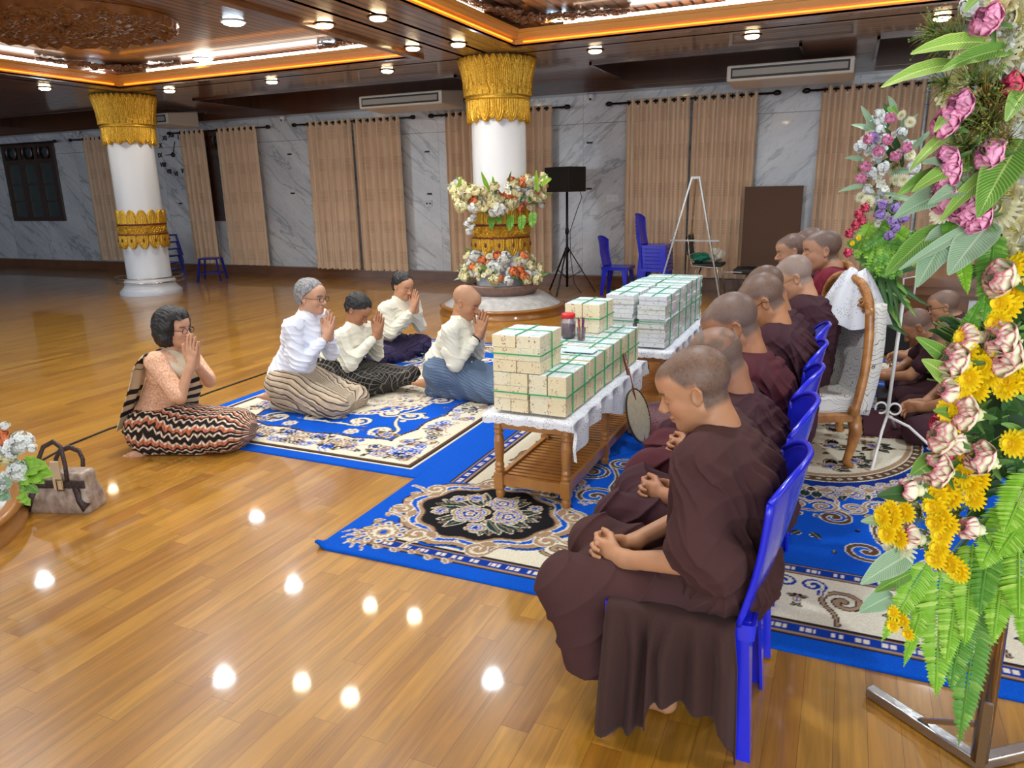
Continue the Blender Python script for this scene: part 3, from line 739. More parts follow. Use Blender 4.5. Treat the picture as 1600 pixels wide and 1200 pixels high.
def person(name, label, J, skin, res, s=1.0, hair=None, stub=.8, hairline=.062, closed=True, extra=None, group=None, blotch=0):
    S = body_sdf(J, s)
    if extra: extra(S)
    me = S.mesh('body', res); P = verts(me)
    C = head_color(P, J['head'], J['A'], s, lin(skin), lin(hair) if hair else None, closed=closed, stub=stub, hairline=hairline)
    if blotch:
        q = (P-J['head'])@J['A']; m = (smst(vnoise(P, 45, 5), .15, .5)*(q[:, 2] > .03)*(np.linalg.norm(q, axis=1) < .15)*blotch)[:, None]; C = C*(1-m)+np.array(lin(skin))*1.1*m
    C *= (1+.05*vnoise(P, 25, 3))[:, None]; setcol(me, np.clip(C, 0, 1))
    base = np.array([J['pel'][0], J['pel'][1], 0.0])
    me.transform(Matrix.Translation(-Vector(base)))
    o = link(name, me, M_SKIN, None, True, label=label, category='person'); o.location = base
    if group: o['group'] = group
    bpy.context.view_layer.update(); J['base'] = base
    return o
def garment(name, S, J, m, parent, res, post=None, label=None, axis=None):
    me = S.mesh(name, res, post)
    if me is None: return None
    if axis is not None:      # cloth coordinates: x round the leg axis, y along it
        a, b = np.array(axis[0]), np.array(axis[1]); d = unit(b-a); P = verts(me)-a; al = P@d; s_ = unit(np.cross(d, (0, 0, 1))); u_ = np.cross(s_, d)
        ang = np.arctan2(P@s_, P@u_); setcol(me, np.stack([ang*.15+.01*np.sin(al*12), al, np.zeros(len(P))], 1))
    me.transform(Matrix.Translation(-Vector(J['base'])))
    o = link(name, me, m, parent, True, local=True)
    if label: o['label'] = label
    return o
def folds(n, freq, amp, warp=.9, wsc=4.0, seed=0, sharp=1.0):
    """cloth folds: ridges running across direction n"""
    n = np.array(n, float)
    def f(P, D):
        near = np.abs(D) < .03
        if not near.any(): return D
        Q = P[near]; ph = Q@n*freq+warp*vnoise(Q, wsc, seed)*3+.6*vnoise(Q, wsc*2.6, seed+1)
        w = 1-np.abs(np.sin(ph)); w = w**sharp; a = amp*(.45+.55*smst(vnoise(Q, 2.6, seed+7), -.5, .5))
        D = D.copy(); D[near] = D[near]-w*a+amp*.35; return D
    return f
def radial(c, F, L, n, amp, seed=0, sharp=1.2, zr=(0, 9)):
    """folds running down and outward from the neck"""
    def f(P, D):
        near = np.abs(D) < .035
        if not near.any(): return D
        Q = P[near]-c; x, y, z = Q@F, Q@L, Q[:, 2]; ang = np.arctan2(y, x)
        ph = ang*n+2.6*vnoise(Q, 3.2, seed)+z*5+1.1*vnoise(Q, 9, seed+1); w = (1-np.abs(np.sin(ph)))**2.2+.55*(1-np.abs(np.sin(ph*1.9+1.7*vnoise(Q, 6, seed+4)+z*9)))**2.6
        w = np.minimum(w, 1.1)
        a = amp*smst(-z, -.02, .07)*(.30+.70*smst(vnoise(Q, 4.0, seed+7), -.5, .4))
        D = D.copy(); D[near] = D[near]-w*a+a*.35; return D
    return f
def compose(*fs):
    def g(P, D):
        for f in fs: D = f(P, D)
        return D
    return g
def cutplane(p, n, k=.01):
    n = unit(n); p = np.array(p, float)
    return lambda P, D: np.maximum(D, (P-p)@n)
# ================================================================ rugs: pattern painted as colour of the pile, mirrored about both axes
CB, CD, CC, CT, CK, CN, CG, CDB = [np.array(lin(c)) for c in ((10, 84, 196), (12, 34, 92), (222, 214, 192), (164, 134, 106), (26, 26, 30), (92, 66, 48), (30, 56, 56), (16, 56, 150))]
class Paint:
    def __init__(s, W, L, h):
        s.W, s.L = W, L; s.nx, s.ny = int(round(W/2/h))+1, int(round(L/2/h))+1
        s.u, s.v = np.meshgrid(np.linspace(0, W/2, s.nx), np.linspace(0, L/2, s.ny), indexing='ij')
        s.C = np.tile(CB, (s.nx, s.ny, 1)); s.lock = np.zeros((s.nx, s.ny), bool)
    def put(s, m, c): s.C[m & ~s.lock] = c
    def win(s, cx, cy, r):
        i0 = max(0, int((cx-r)/(s.W/2)*(s.nx-1))); i1 = min(s.nx, int((cx+r)/(s.W/2)*(s.nx-1))+2)
        j0 = max(0, int((cy-r)/(s.L/2)*(s.ny-1))); j1 = min(s.ny, int((cy+r)/(s.L/2)*(s.ny-1))+2)
        return slice(i0, max(i0, i1)), slice(j0, max(j0, j1))
    def flower(s, cx, cy, r, n=6, cols=None, rot=0):
        w = s.win(cx, cy, r*1.2); x = s.u[w]-cx; y = s.v[w]-cy; d = np.hypot(x, y)/r; a = np.arctan2(y, x)+rot
        e = .76+.24*np.abs(np.cos(a*n/2)); q = d/e; C = s.C[w]
        for lim, c in cols or ((1.0, CC), (.9, CT), (.66, CC), (.58, CB), (.40, CC), (.30, CDB)): C[(q < lim) & ~s.lock[w]] = c
    def rose(s, cx, cy, r):
        s.flower(cx, cy, r, 5, ((1., CC), (.93, CT), (.80, CC), (.74, CB), (.64, CC), (.58, CT), (.46, CC), (.40, CDB), (.24, CC), (.14, CT)), rot=cx*9)
    def stroke(s, pts, w0, w1, c, oc=None, ow=.006):
        P = np.array(pts, float); lo, hi = P.min(0)-w0-.02, P.max(0)+w0+.02; r = max(hi-lo)/2+.01; w = s.win((lo[0]+hi[0])/2, (lo[1]+hi[1])/2, r)
        X = s.u[w]; Y = s.v[w]
        if X.size == 0: return
        best = np.full(X.shape, 9.); n = len(P)-1
        for i in range(n):
            a, b = P[i], P[i+1]; ba = b-a; t = np.clip(((X-a[0])*ba[0]+(Y-a[1])*ba[1])/(ba@ba+1e-12), 0, 1)
            wd = w0+(w1-w0)*(i+t)/n; d = np.hypot(X-a[0]-t*ba[0], Y-a[1]-t*ba[1])-wd; best = np.minimum(best, d)
        C = s.C[w]; lk = ~s.lock[w]
        if oc is not None: C[(best < ow) & lk] = oc
        C[(best < 0) & lk] = c
    def scroll(s, cx, cy, r, a0, sgn=1, c=CT, oc=CC, w=.016, tail=1.0, turns=1.4):
        pts = []
        for k in range(34):
            t = k/33; a = a0+sgn*t*turns*2*PI; rr = r*(1-t)**.8*.95+.006; pts.append((cx+rr*math.cos(a), cy+rr*math.sin(a)))
        p0 = np.array(pts[0]); d = unit(np.array([math.sin(a0)*sgn, -math.cos(a0)*sgn])); o = np.array([math.cos(a0), math.sin(a0)])
        tl = [tuple(p0+d*r*tail*t+o*r*.5*tail*t*t) for t in (1, .75, .5, .25)]
        s.stroke(tl+pts, w*.45, w*1.1, c, oc, .006)
    def leaf(s, cx, cy, l, a, c=CK, oc=None, fat=.30):
        w = s.win(cx, cy, l*1.1); x = s.u[w]-cx; y = s.v[w]-cy; X = x*math.cos(a)+y*math.sin(a); Y = -x*math.sin(a)+y*math.cos(a)
        t = np.clip(X/l, 0, 1); e = np.abs(Y)-l*fat*np.sin(PI*t)*(1-.3*t); ins = (X > 0) & (X < l); C = s.C[w]; lk = ~s.lock[w]
        if oc is not None: C[(e < .005) & ins & lk] = oc
        C[(e < 0) & ins & lk] = c; C[(np.abs(Y) < .0022) & ins & (e < 0) & lk] = CT
    def spray(s, cx, cy, r, seed, leafc=CK):
        q = random.Random(seed)
        for i in range(7): a = q.uniform(0, 6.28); s.leaf(cx, cy, r*q.uniform(.7, 1.3), a, q.choice([leafc, CG, CN]), CC if q.random() < .4 else None)
        s.flower(cx, cy, r*.55, 5, rot=seed)
    def object(s, name, x0, y0, z, th, label, lift=None):
        ix = np.r_[np.arange(s.nx), np.arange(s.nx-2, -1, -1)]; iy = np.r_[np.arange(s.ny), np.arange(s.ny-2, -1, -1)]
        C = s.C[np.ix_(ix, iy)]; NX, NY = len(ix), len(iy); xs = np.linspace(0, s.W, NX); ys = np.linspace(0, s.L, NY); X, Y = np.meshgrid(xs, ys, indexing='ij')
        e = np.minimum(np.minimum(X, s.W-X), np.minimum(Y, s.L-Y)); Z = th*np.minimum(1, e/.012+.25)
        wx = .010*np.sin(Y*2.3+1)*np.exp(-np.minimum(X, s.W-X)/.3); wy = .008*np.sin(X*2.1)*np.exp(-np.minimum(Y, s.L-Y)/.3)
        if lift is not None: Z = Z+lift(X, Y)
        V = np.stack([X+x0+wx, Y+y0+wy, Z+z], -1).reshape(-1, 3); g = np.arange(NX*NY).reshape(NX, NY)
        F = np.stack([g[:-1, :-1], g[1:, :-1], g[1:, 1:], g[:-1, 1:]], -1).reshape(-1, 4)
        # side skirt down to the floor
        bd = np.r_[g[:, 0], g[-1, 1:], g[-2::-1, -1], g[0, -2:0:-1]]; n0 = len(V); Vb = V[bd].copy(); Vb[:, 2] = np.maximum(z+.0005, Vb[:, 2]-th); V = np.r_[V, Vb]; k = np.arange(len(bd)); kn = (k+1) % len(bd)
        F = np.r_[F, np.stack([bd[k], n0+k, n0+kn, bd[kn]], -1)]
        me = npmesh(name, V-np.array([x0, y0, 0]), F); setcol(me, np.r_[C.reshape(-1, 3), np.tile(CB*.8, (len(bd), 1))])
        o = link(name, me, M_RUG, None, True, label=label, category='rug'); o.location = (x0, y0, 0); return o
def rug_big():
    W, L = 3.92, 4.7; p = Paint(W, L, .0062); u, v = p.u, p.v; q = random.Random(4)
    e = np.minimum(u-.12, v)
    def strip(a, b):
        m = (e > a) & (e < b); p.put(m, CN); along = np.where(u-.12 < v, v, u); t = (along*1/.085) % 1; mid = np.abs(e-(a+b)/2)
        p.put(m & (mid < .030), CDB); p.put(m & (mid < .012) & (np.abs(t-.5) < .30) & ((along*38) % 1 > .3), CC); p.put(m & (np.abs(mid-.030) < .004), CT); p.put(m & (mid > (b-a)/2-.007), CK)
    strip(.085, .18); p.put((e > .18) & (e < .52), CC); strip(.52, .60); p.put((np.abs(e-.52) < .005) | (np.abs(e-.18) < .005), CK)
    # cream border: scrolls, roses, dark leaves
    for i in range(13):
        for horiz in (0, 1):
            c0 = .80+i*.20
            cx, cy = (c0, .35+.02*math.sin(i*3)) if horiz else (.12+.35, c0)
            if (horiz and cx > W/2+.2) or (not horiz and cy > L/2+.2): continue
            if i % 2 == 0:
                for k in range(6): a = k*1.05+i; p.leaf(cx, cy, .085, a, CK if k % 2 else CG, CC)
                p.rose(cx, cy, .062)
            else:
                p.scroll(cx, cy, .078, i+.5, 1 if i % 4 == 1 else -1, CT, CK, .011, 1.3); p.leaf(cx+.07, cy+.08, .07, i, CDB, CC); p.scroll(cx+(.11 if horiz else .09), cy+(.09 if horiz else .12), .045, i*2., -1, CDB, CC, .008, .8)
    # corner cartouche: black oval with roses in a tan scrolled frame
    cx, cy = .56, .575
    rr = np.hypot((u-cx)/.445, (v-cy)/.375); ang = np.arctan2(v-cy, u-cx)
    edge = 1+.045*np.cos(ang*10)+.03*np.cos(ang*4+1)
    p.put(rr < edge*1.02, CB)
    for lim, c in ((.985, CK), (.965, CT), (.885, CC), (.86, CB), (.80, CC), (.785, CT), (.74, CN), (.725, CK)): p.put(rr < edge*lim, c)
    for k in range(24):
        a = 2*PI*k/24; p.flower(cx+.37*math.cos(a), cy+.312*math.sin(a), .013, 4, ((1, CC), (.5, CT)))
    for k in range(8):
        a = 2*PI*k/8+.3; p.scroll(cx+.42*math.cos(a), cy+.36*math.sin(a), .056, a+1.2, 1 if k % 2 else -1, CT, CC, .013, 1.5); p.leaf(cx+.355*math.cos(a), cy+.305*math.sin(a), .09, a+1.4, CT, CC)
    for a, r in ((.2, .22), (1.1, .2), (2.2, .2), (3.1, .24), (4.0, .2), (5.2, .2), (5.8, .22)):
        for d in (-.28, 0, .28): p.leaf(cx+.08*math.cos(a), cy+.07*math.sin(a), r*.85, a+d, CG, CC if d else CT, .2)
    p.rose(cx-.07, cy-.035, .10); p.rose(cx+.115, cy+.0, .09); p.rose(cx+.03, cy+.125, .085)
    for (a, b, r) in ((-.20, .10, .045), (.02, -.16, .055), (-.12, .14, .05), (.20, .13, .04), (-.22, -.06, .045)): p.flower(cx+a, cy+b, r, 5)
    # outer corner blossom and feathery tendrils
    p.flower(.21, .22, .12, 10, ((1, CK), (.97, CT), (.72, CC), (.66, CT), (.5, CC), (.3, CT), (.16, CB))); 
    for k in range(10): a = k*.63; p.flower(.21+.088*math.cos(a), .22+.088*math.sin(a), .02, 4, ((1, CC), (.6, CB)))
    for k in range(7):
        for sx in (0, 1):
            b = (.11+k*.085, .075+.01*math.sin(k*2)) if sx else (.10+.01*math.sin(k*3), .14+k*.085)
            for d in (-.6, -.1, .5): a = (PI*.25+d) if k < 1 else ((1.9+d) if sx else (-.3+d)); p.leaf(b[0], b[1], .052, a+PI*(0 if sx else .1), CT, CC if d > 0 else None, .22)
    for k in range(5): a = PI+.2+k*.32; p.stroke([(.21+.11*math.cos(a), .22+.11*math.sin(a)), (.21+.155*math.cos(a), .22+.155*math.sin(a)), (.21+.185*math.cos(a+.15), .22+.185*math.sin(a+.15))], .007, .003, CT, CC, .003)
    # field
    f = (e > .60)
    for (x_, y_, r_, a_, s_) in ((.98, .95, .11, .4, 1), (1.22, .80, .09, 2., -1), (.86, 1.25, .10, 1.2, -1), (1.45, .78, .08, 4, 1), (1.15, 1.10, .13, 3., 1), (1.0, 1.42, .09, .3, 1), (1.55, 1.05, .15, .5, -1), (1.72, .82, .10, 2.5, 1), (1.40, 1.32, .10, 5, 1), (1.85, 1.12, .08, 1, 1)):
        p.scroll(x_, y_, r_, a_, s_, CN, CC, .014, 2.0)
    for k in range(36):
        x_, y_ = q.uniform(.78, 1.95), q.uniform(.68, 1.3); p.leaf(x_, y_, q.uniform(.04, .08), q.uniform(0, 6.3), q.choice([CK, CT, CG]), CC if q.random() < .5 else None)
    for k in range(9): p.flower(q.uniform(.8, 1.6), q.uniform(.7, 1.25), q.uniform(.022, .04), 5)
    # centre: dark ground with roses round a cream medallion
    X, Y = u-W/2, v-L/2; m = np.hypot(X/.74, Y/1.05); a = np.arctan2(Y/1.05, X/.74)
    p.put((m < 1+.05*np.cos(a*12)) & f, CDB*.75); 
    rp = []
    for k in range(20):
        t = PI+PI/2*(k+.5)/20; 
        x_, y_ = W/2+.66*math.cos(t), L/2+.93*math.sin(t)
        if k % 2 == 0: p.rose(x_, y_, .085)
        else: p.flower(x_, y_, .05, 6); p.leaf(x_, y_, .1, t, CG, CC); p.leaf(x_, y_, .09, t+2.2, CK, CC); p.leaf(x_, y_, .09, t-2, CT, CC)
    for k in range(10): t = PI+PI/2*(k+.5)/10; p.scroll(W/2+.82*math.cos(t), L/2+1.12*math.sin(t), .07, t+2, 1 if k % 2 else -1, CT, CC, .010, 1.4)
    for lim, c in ((.76, CC), (.75, CN), (.69, CC), (.68, CT), (.645, CC)): p.put(m < lim, c)
    for k in range(16):
        t = PI+PI/2*(k+.5)/16; p.flower(W/2+.53*math.cos(t), L/2+.755*math.sin(t), .014, 4, ((1, CC), (.5, CN)))
    for (x_, y_) in ((-.20, -.42), (-.30, -.12), (-.08, -.55), (-.08, -.2)): p.spray(W/2+x_, L/2+y_, .10, int(x_*100))
    for k in range(26): x_, y_ = q.uniform(-.32, 0), q.uniform(-.6, 0); p.leaf(W/2+x_, L/2+y_, .05, q.uniform(0, 6.3), q.choice([CK, CG, CT]))
    def lift(X, Y): d = np.hypot(X, Y); return .03*np.exp(-(d/.035)**2)+.004*np.sin(X*6)*np.exp(-Y/.12)+.004
    return p.object('ornamental_rug', -2.01, 2.31, 0, .010, 'large royal blue rug with a cream medallion, under the tables and chairs', lift)
def rug_small():
    W, L = 2.10, 3.36; p = Paint(W, L, .0075); u, v = p.u, p.v; q = random.Random(9); e = np.minimum(u, v)
    for a, b, c in ((.085, .10, CC), (.10, .118, CK), (.118, .14, CN), (.14, .155, CC), (.155, .40, CC)): p.put((e > a) & (e < b), c)
    def wavy(s_): return .40+.035*np.abs(np.sin(s_*9))+.02*np.sin(s_*4)
    al = np.where(u < v, v, u); ed = wavy(al); p.put((e > .38) & (e < ed), CC); p.put((e > ed) & (e < ed+.012), CK); p.put((e > ed+.012) & (e < ed+.03) & ((al*22) % 1 > .5), CN)
    for k in range(200):
        if k % 2: x_, y_ = q.uniform(.2, W/2), q.uniform(.2, .38)
        else: x_, y_ = q.uniform(.2, .38), q.uniform(.2, L/2)
        r = q.random()
        if r < .35: p.leaf(x_, y_, q.uniform(.04, .075), q.uniform(0, 6.3), q.choice([CK, CB, CN, CG]))
        elif r < .7: p.flower(x_, y_, q.uniform(.02, .035), 5, ((1, CB), (.7, CC), (.35, CT)) if q.random() < .5 else ((1, CT), (.7, CC), (.35, CK)))
        else: p.scroll(x_, y_, q.uniform(.03, .05), q.uniform(0, 6), q.choice([-1, 1]), q.choice([CT, CK, CB]), None, .007, 1.2)
    p.put(e < .085, CB)
    for (x_, y_, r_, a_, s_) in ((.62, .60, .11, 2.2, 1), (.88, .72, .09, 5., -1), (.60, .95, .10, .6, -1), (.78, .95, .08, 3.6, 1), (.60, 1.35, .09, 1.2, 1), (.72, 1.5, .08, 4, -1)):
        p.scroll(x_, y_, r_, a_, s_, CC, CK, .020, 2.2); p.stroke([(x_, y_), (x_+.03, y_+.03)], .016, .008, CC, CT)
    for k in range(46):
        x_, y_ = q.uniform(.46, 1.05), q.uniform(.46, 1.68)
        if q.random() < .45: p.leaf(x_, y_, q.uniform(.03, .05), q.uniform(0, 6.3), q.choice([CC, CT, CN]))
        elif q.random() < .7: p.flower(x_, y_, q.uniform(.016, .03), 5, ((1, CC), (.4, CT)))
    p.spray(.55, .55, .09, 3); p.flower(.80, .52, .055, 8, ((1, CC), (.55, CT), (.35, CC)))
    X, Y = u-W/2, v-L/2; m = np.hypot(X/.42, Y/.75)*(1+.07*np.cos(np.arctan2(Y, X)*10)); p.put(m < 1, CT); p.put(m < .97, CC); p.put((m < .80) & (m > .77), CT)
    for k in range(70): x_, y_ = q.uniform(-.36, 0), q.uniform(-.62, 0); p.leaf(W/2+x_, L/2+y_, .045, q.uniform(0, 6.3), q.choice([CT, CN, CB, CG])) if k % 2 else p.flower(W/2+x_, L/2+y_, .026, 5, ((1, CT), (.75, CC), (.3, CB)))
    for k in range(18): a = PI+PI/2*(k+.5)/18; p.flower(W/2+.46*math.cos(a), L/2+.81*math.sin(a), .04, 5, ((1, CC), (.55, CT), (.3, CB)))
    return p.object('ornamental_rug', -4.11, 3.17, 0, .009, 'smaller bright blue floral rug that the kneeling men sit on', lambda X, Y: .0015)
rug_big(); rug_small()
# ================================================================ furniture
M_BLUE = mat('blue_plastic', (28, 40, 214), .25, coat=.4, sub=.0); M_DBLUE = mat('dark_blue_plastic', (30, 44, 150), .35)
def plastic_chair(name='plastic_chair', m=None):
    """faces -x; seat centre at origin"""
    m = m or M_BLUE; root = empty(name, (0, 0, 0))
    def seat(u, v):
        x = -.19+.38*u; y = (v-.5)*(.40-.05*u); z = .405-.012*math.sin(PI*u)*math.sin(PI*v)+.0*u
        if u < .06: z -= .02*(1-u/.06)
        return (x, y, z)
    MB().grid(16, 14, seat).build('seat', m, root, True, solid=.008)
    sk = MB()
    for (a, b) in (((-.19, -.20), (-.19, .20)), ((-.19, -.20), (.19, -.175)), ((-.19, .20), (.19, .175)), ((.19, -.175), (.19, .175))): sk.bar((a[0], a[1], .388), (b[0], b[1], .388), .010, .045)
    sk.build('seat_skirt', m, root)
    def back(u, v):
        # v from seat to top, u across; curved shell with rounded top
        hw = .188+.020*v; a = (u-.5)*2
        zt = .41+.42*v
        top = .42*(1-.16*abs(a)**3); z = .41+top*v
        x = .180+.105*v-.075*(abs(a)**2.0)*(.35+.65*v)+.010*math.sin(v*PI)
        return (x, a*hw, z)
    b = MB(); nu, nv = 33, 26; g = MB().grid(nu, nv, back)
    keep = []
    for i in range(nu-1):
        for j in range(nv-1):
            u, v = i/(nu-1)*2-1, j/(nv-1)
            slot = False
            if not slot: keep.append(g.f[i*(nv-1)+j])
    g.f = keep; bk = g.build('backrest', m, root, True, solid=.007)
    for s in (-1, 1):
        r = MB(); pts = [back((s*1.0+1)/2, t) for t in np.linspace(0, 1, 12)]; r.tube(pts, .009, 6); 
        if s == 1: r.tube([back(t, 1) for t in np.linspace(0, 1, 22)], .009, 6)
        r.build('backrest_rim', m, bk, True)
    for (sx, sy) in ((-1, -1), (-1, 1), (1, -1), (1, 1)):
        l = MB(); t = (sx*.178, sy*(.192 if sx < 0 else .168)); q = (sx*(.20 if sx < 0 else .205), sy*(.205 if sx < 0 else .178))
        n = 6
        for k in range(n):
            a, c = k/n, (k+1)/n
            def S(t_): z = .40*(1-t_); w = .078-.044*t_; cx = t[0]+(q[0]-t[0])*t_; cy = t[1]+(q[1]-t[1])*t_; return cx, cy, z, w
            x0, y0, z0, w0 = S(a); x1, y1, z1, w1 = S(c)
            # L profile: one flange along x, one along y
            l.add([(x0, y0, z0), (x0-sx*w0, y0, z0), (x0-sx*w0, y0-sy*.006, z0), (x0, y0-sy*.006, z0), (x1, y1, z1), (x1-sx*w1, y1, z1), (x1-sx*w1, y1-sy*.006, z1), (x1, y1-sy*.006, z1)], [(0, 1, 2, 3), (4, 7, 6, 5), (0, 4, 5, 1), (1, 5, 6, 2), (2, 6, 7, 3), (3, 7, 4, 0)])
            l.add([(x0, y0, z0), (x0, y0-sy*w0, z0), (x0-sx*.006, y0-sy*w0, z0), (x0-sx*.006, y0, z0), (x1, y1, z1), (x1, y1-sy*w1, z1), (x1-sx*.006, y1-sy*w1, z1), (x1-sx*.006, y1, z1)], [(0, 1, 2, 3), (4, 7, 6, 5), (0, 4, 5, 1), (1, 5, 6, 2), (2, 6, 7, 3), (3, 7, 4, 0)])
        l.build('leg', m, root, solid=.004)
    return root
ORD = ['nearest', 'second', 'third', 'fourth', 'fifth']
ch0 = plastic_chair()
for i, y in enumerate((1.93, 2.40, 2.87, 3.33, 3.80)):
    c = ch0 if i == 0 else dup(ch0); c.location = (-.32, y, .0 if i == 0 else .012); c.rotation_euler = (0, 0, (.0, .05, -.04, .03, 0)[i])
    tag(c, '%s blue plastic chair in the row of monks' % ORD[i], 'chair', 'blue plastic chairs in the row')
c = dup(ch0, None, at(965, 440, 10.3)*np.array([1, 1, 0]), PI*1.0, 'single blue plastic chair standing alone before the marble wall'); c['group'] = 'blue plastic chairs by the back wall'
b0 = at(1025, 440, 10.25)
for k in range(7):
    c = dup(ch0, None, (b0[0]-.004*k, b0[1], .052*k), PI, 'blue plastic chair in the stack of seven, %s' % ('at the bottom', 'second from the bottom', 'third from the bottom', 'in the middle', 'third from the top', 'second from the top', 'on the very top')[k]); c['group'] = 'stacked blue plastic chairs'
# blue stools at the left
def stool(loc, label, rz=0):
    root = empty('plastic_stool', loc, rz, label, 'stool'); MB().box(-.17, .17, -.17, .17, .385, .41).build('seat', M_DBLUE, root, bevel=.01)
    for sx in (-1, 1):
        for sy in (-1, 1):
            MB().bar((sx*.15, sy*.15, .39), (sx*.20, sy*.20, 0), .045, .012, (sx, -sy, 0)).build('leg', M_DBLUE, root)
    b = MB()
    for s in (-1, 1): b.bar((-.18, s*.18, .14), (.18, s*.18, .14), .012, .02); b.bar((s*.18, -.18, .14), (s*.18, .18, .14), .012, .02)
    b.build('stretcher', M_DBLUE, root); return root
p = at(349, 438, 10.15); stool((p[0]-.2, 10.1, 0), 'low blue plastic stool standing alone near the left curtains', .5)
p = at(283, 420, 10.6)
for k in range(4): stool((p[0], 10.3, .13*k), 'blue plastic stool beside the left column, %s of a stack of four' % ('bottom', 'second', 'third', 'topmost')[k], .2)
# ---------------------------------------------------------------- slatted tables, lace, banknote parcels
M_TEAK = mat('golden_teak', (190, 132, 64), .28, coat=.4, var=.35, vscale=6, stretch=(2, .4, 1), rgb2=(164, 106, 48))
TX0, TX1 = -1.47, -1.12
def table(y0, y1, label, x0=TX0, x1=TX1):
    cx, cy = (x0+x1)/2, (y0+y1)/2; root = empty('slatted_table', (cx, cy, .012), 0, label, 'table'); hx, hy = (x1-x0)/2, (y1-y0)/2
    MB().box(-hx-.03, hx+.03, -hy-.03, hy+.03, .425, .445).build('tabletop', M_TEAK, root, bevel=.004)
    a = MB(); 
    for s in (-1, 1): a.bar((-hx, s*hy, .395), (hx, s*hy, .395), .02, .06); a.bar((s*hx, -hy, .395), (s*hx, hy, .395), .02, .06)
    a.build('apron', M_TEAK, root)
    prof = [(.020, 0), (.023, .02), (.023, .03), (.021, .04), (.021, .14), (.026, .15), (.021, .16), (.025, .175), (.019, .19), (.024, .24), (.025, .30), (.019, .335), (.026, .345), (.019, .355), (.025, .37), (.021, .38), (.021, .425)]
    for sx in (-1, 1):
        for yy in (-1, 0, 1):
            l = MB().lathe(prof, 18, (sx*hx, yy*hy, 0)); l.box(sx*hx-.024, sx*hx+.024, yy*hy-.024, yy*hy+.024, .05, .135); l.build('leg', M_TEAK, root, False, bevel=.003)
    r = MB()
    for s in (-1, 1): r.bar((-hx, s*hy, .095), (hx, s*hy, .095), .022, .05); r.bar((s*hx, -hy, .095), (s*hx, hy, .095), .022, .05)
    rl = r.build('shelf_rail', M_TEAK, root)
    n = int((y1-y0)/.042)
    for k in range(n):
        y = -hy+(k+.5)*2*hy/n; MB().box(-hx+.012, hx-.012, y-.013, y+.013, .095, .108).build('slat', M_TEAK, rl)
    return root
table(3.09, 4.34, 'near slatted wooden table holding the yellow banknote parcels'); table(4.72, 6.0, 'far slatted wooden table holding the tall white banknote parcels', -1.40, -1.03)
def lace_mat():
    g = G('white_lace'); p = g.pos(True); o = g.sep(p)
    v = g.N.new('ShaderNodeTexVoronoi'); v.inputs['Scale'].default_value = 120; g.L.new(p, v.inputs['Vector']); n = g.noise(p, 16, 3)
    hole = g.math('MULTIPLY', g.math('LESS_THAN', v.outputs['Distance'], .30), g.math('GREATER_THAN', n, .47))
    g.set(g.b.inputs['Alpha'], g.math('SUBTRACT', 1.0, g.math('MULTIPLY', hole, .60)))
    g.bump(n, .2, .003)
    return g.out(lin((232, 234, 240)), .9, 0, .2)
M_LACE = lace_mat()
def lace(x0, x1, y0, y1, z, drop_front, drop_side, label, seed):
    r2 = random.Random(seed)
    cx, cy = (x0+x1)/2, (y0+y1)/2; hx, hy = (x1-x0)/2, (y1-y0)/2
    def fn(u, v):
        # u across (-hx-dl .. hx+ds), v along; beyond the edge the cloth hangs
        dl, ds, df, db = .02, drop_side, drop_front, .06
        X = -hx-dl+(2*hx+dl+ds)*u; Y = -hy-df+(2*hy+df+db)*v; zz = z; x, y = X, Y
        if X > hx:
            d = X-hx; ds2 = d*(.72+.28*math.sin(v*9+seed)); x = hx+.022+.016*math.sin(v*44+seed)*min(1, d/.06); zz = z-ds2
        elif X < -hx: d = -hx-X; x = -hx-.02; zz = z-d
        if Y < -hy: d = -hy-Y; y = -hy-.020-.008*math.sin(u*30); zz = min(zz, z-d*(.86+.14*abs(math.sin(u*38))))
        elif Y > hy: y = hy+.02; zz = min(zz, z-(Y-hy))
        return (x, y, zz)
    o = MB().grid(70, 110, fn).build('lace_tablecloth', M_LACE, None, True, label=label, category='tablecloth'); o.location = (cx, cy, 0); return o
lace(TX0-.035, TX1+.035, 3.05, 4.38, .461, .045, .20, 'white lace tablecloth hanging over the near table', 2)
lace(-1.44, -.985, 4.68, 6.04, .461, .05, .17, 'white lace tablecloth hanging over the far table', 5)
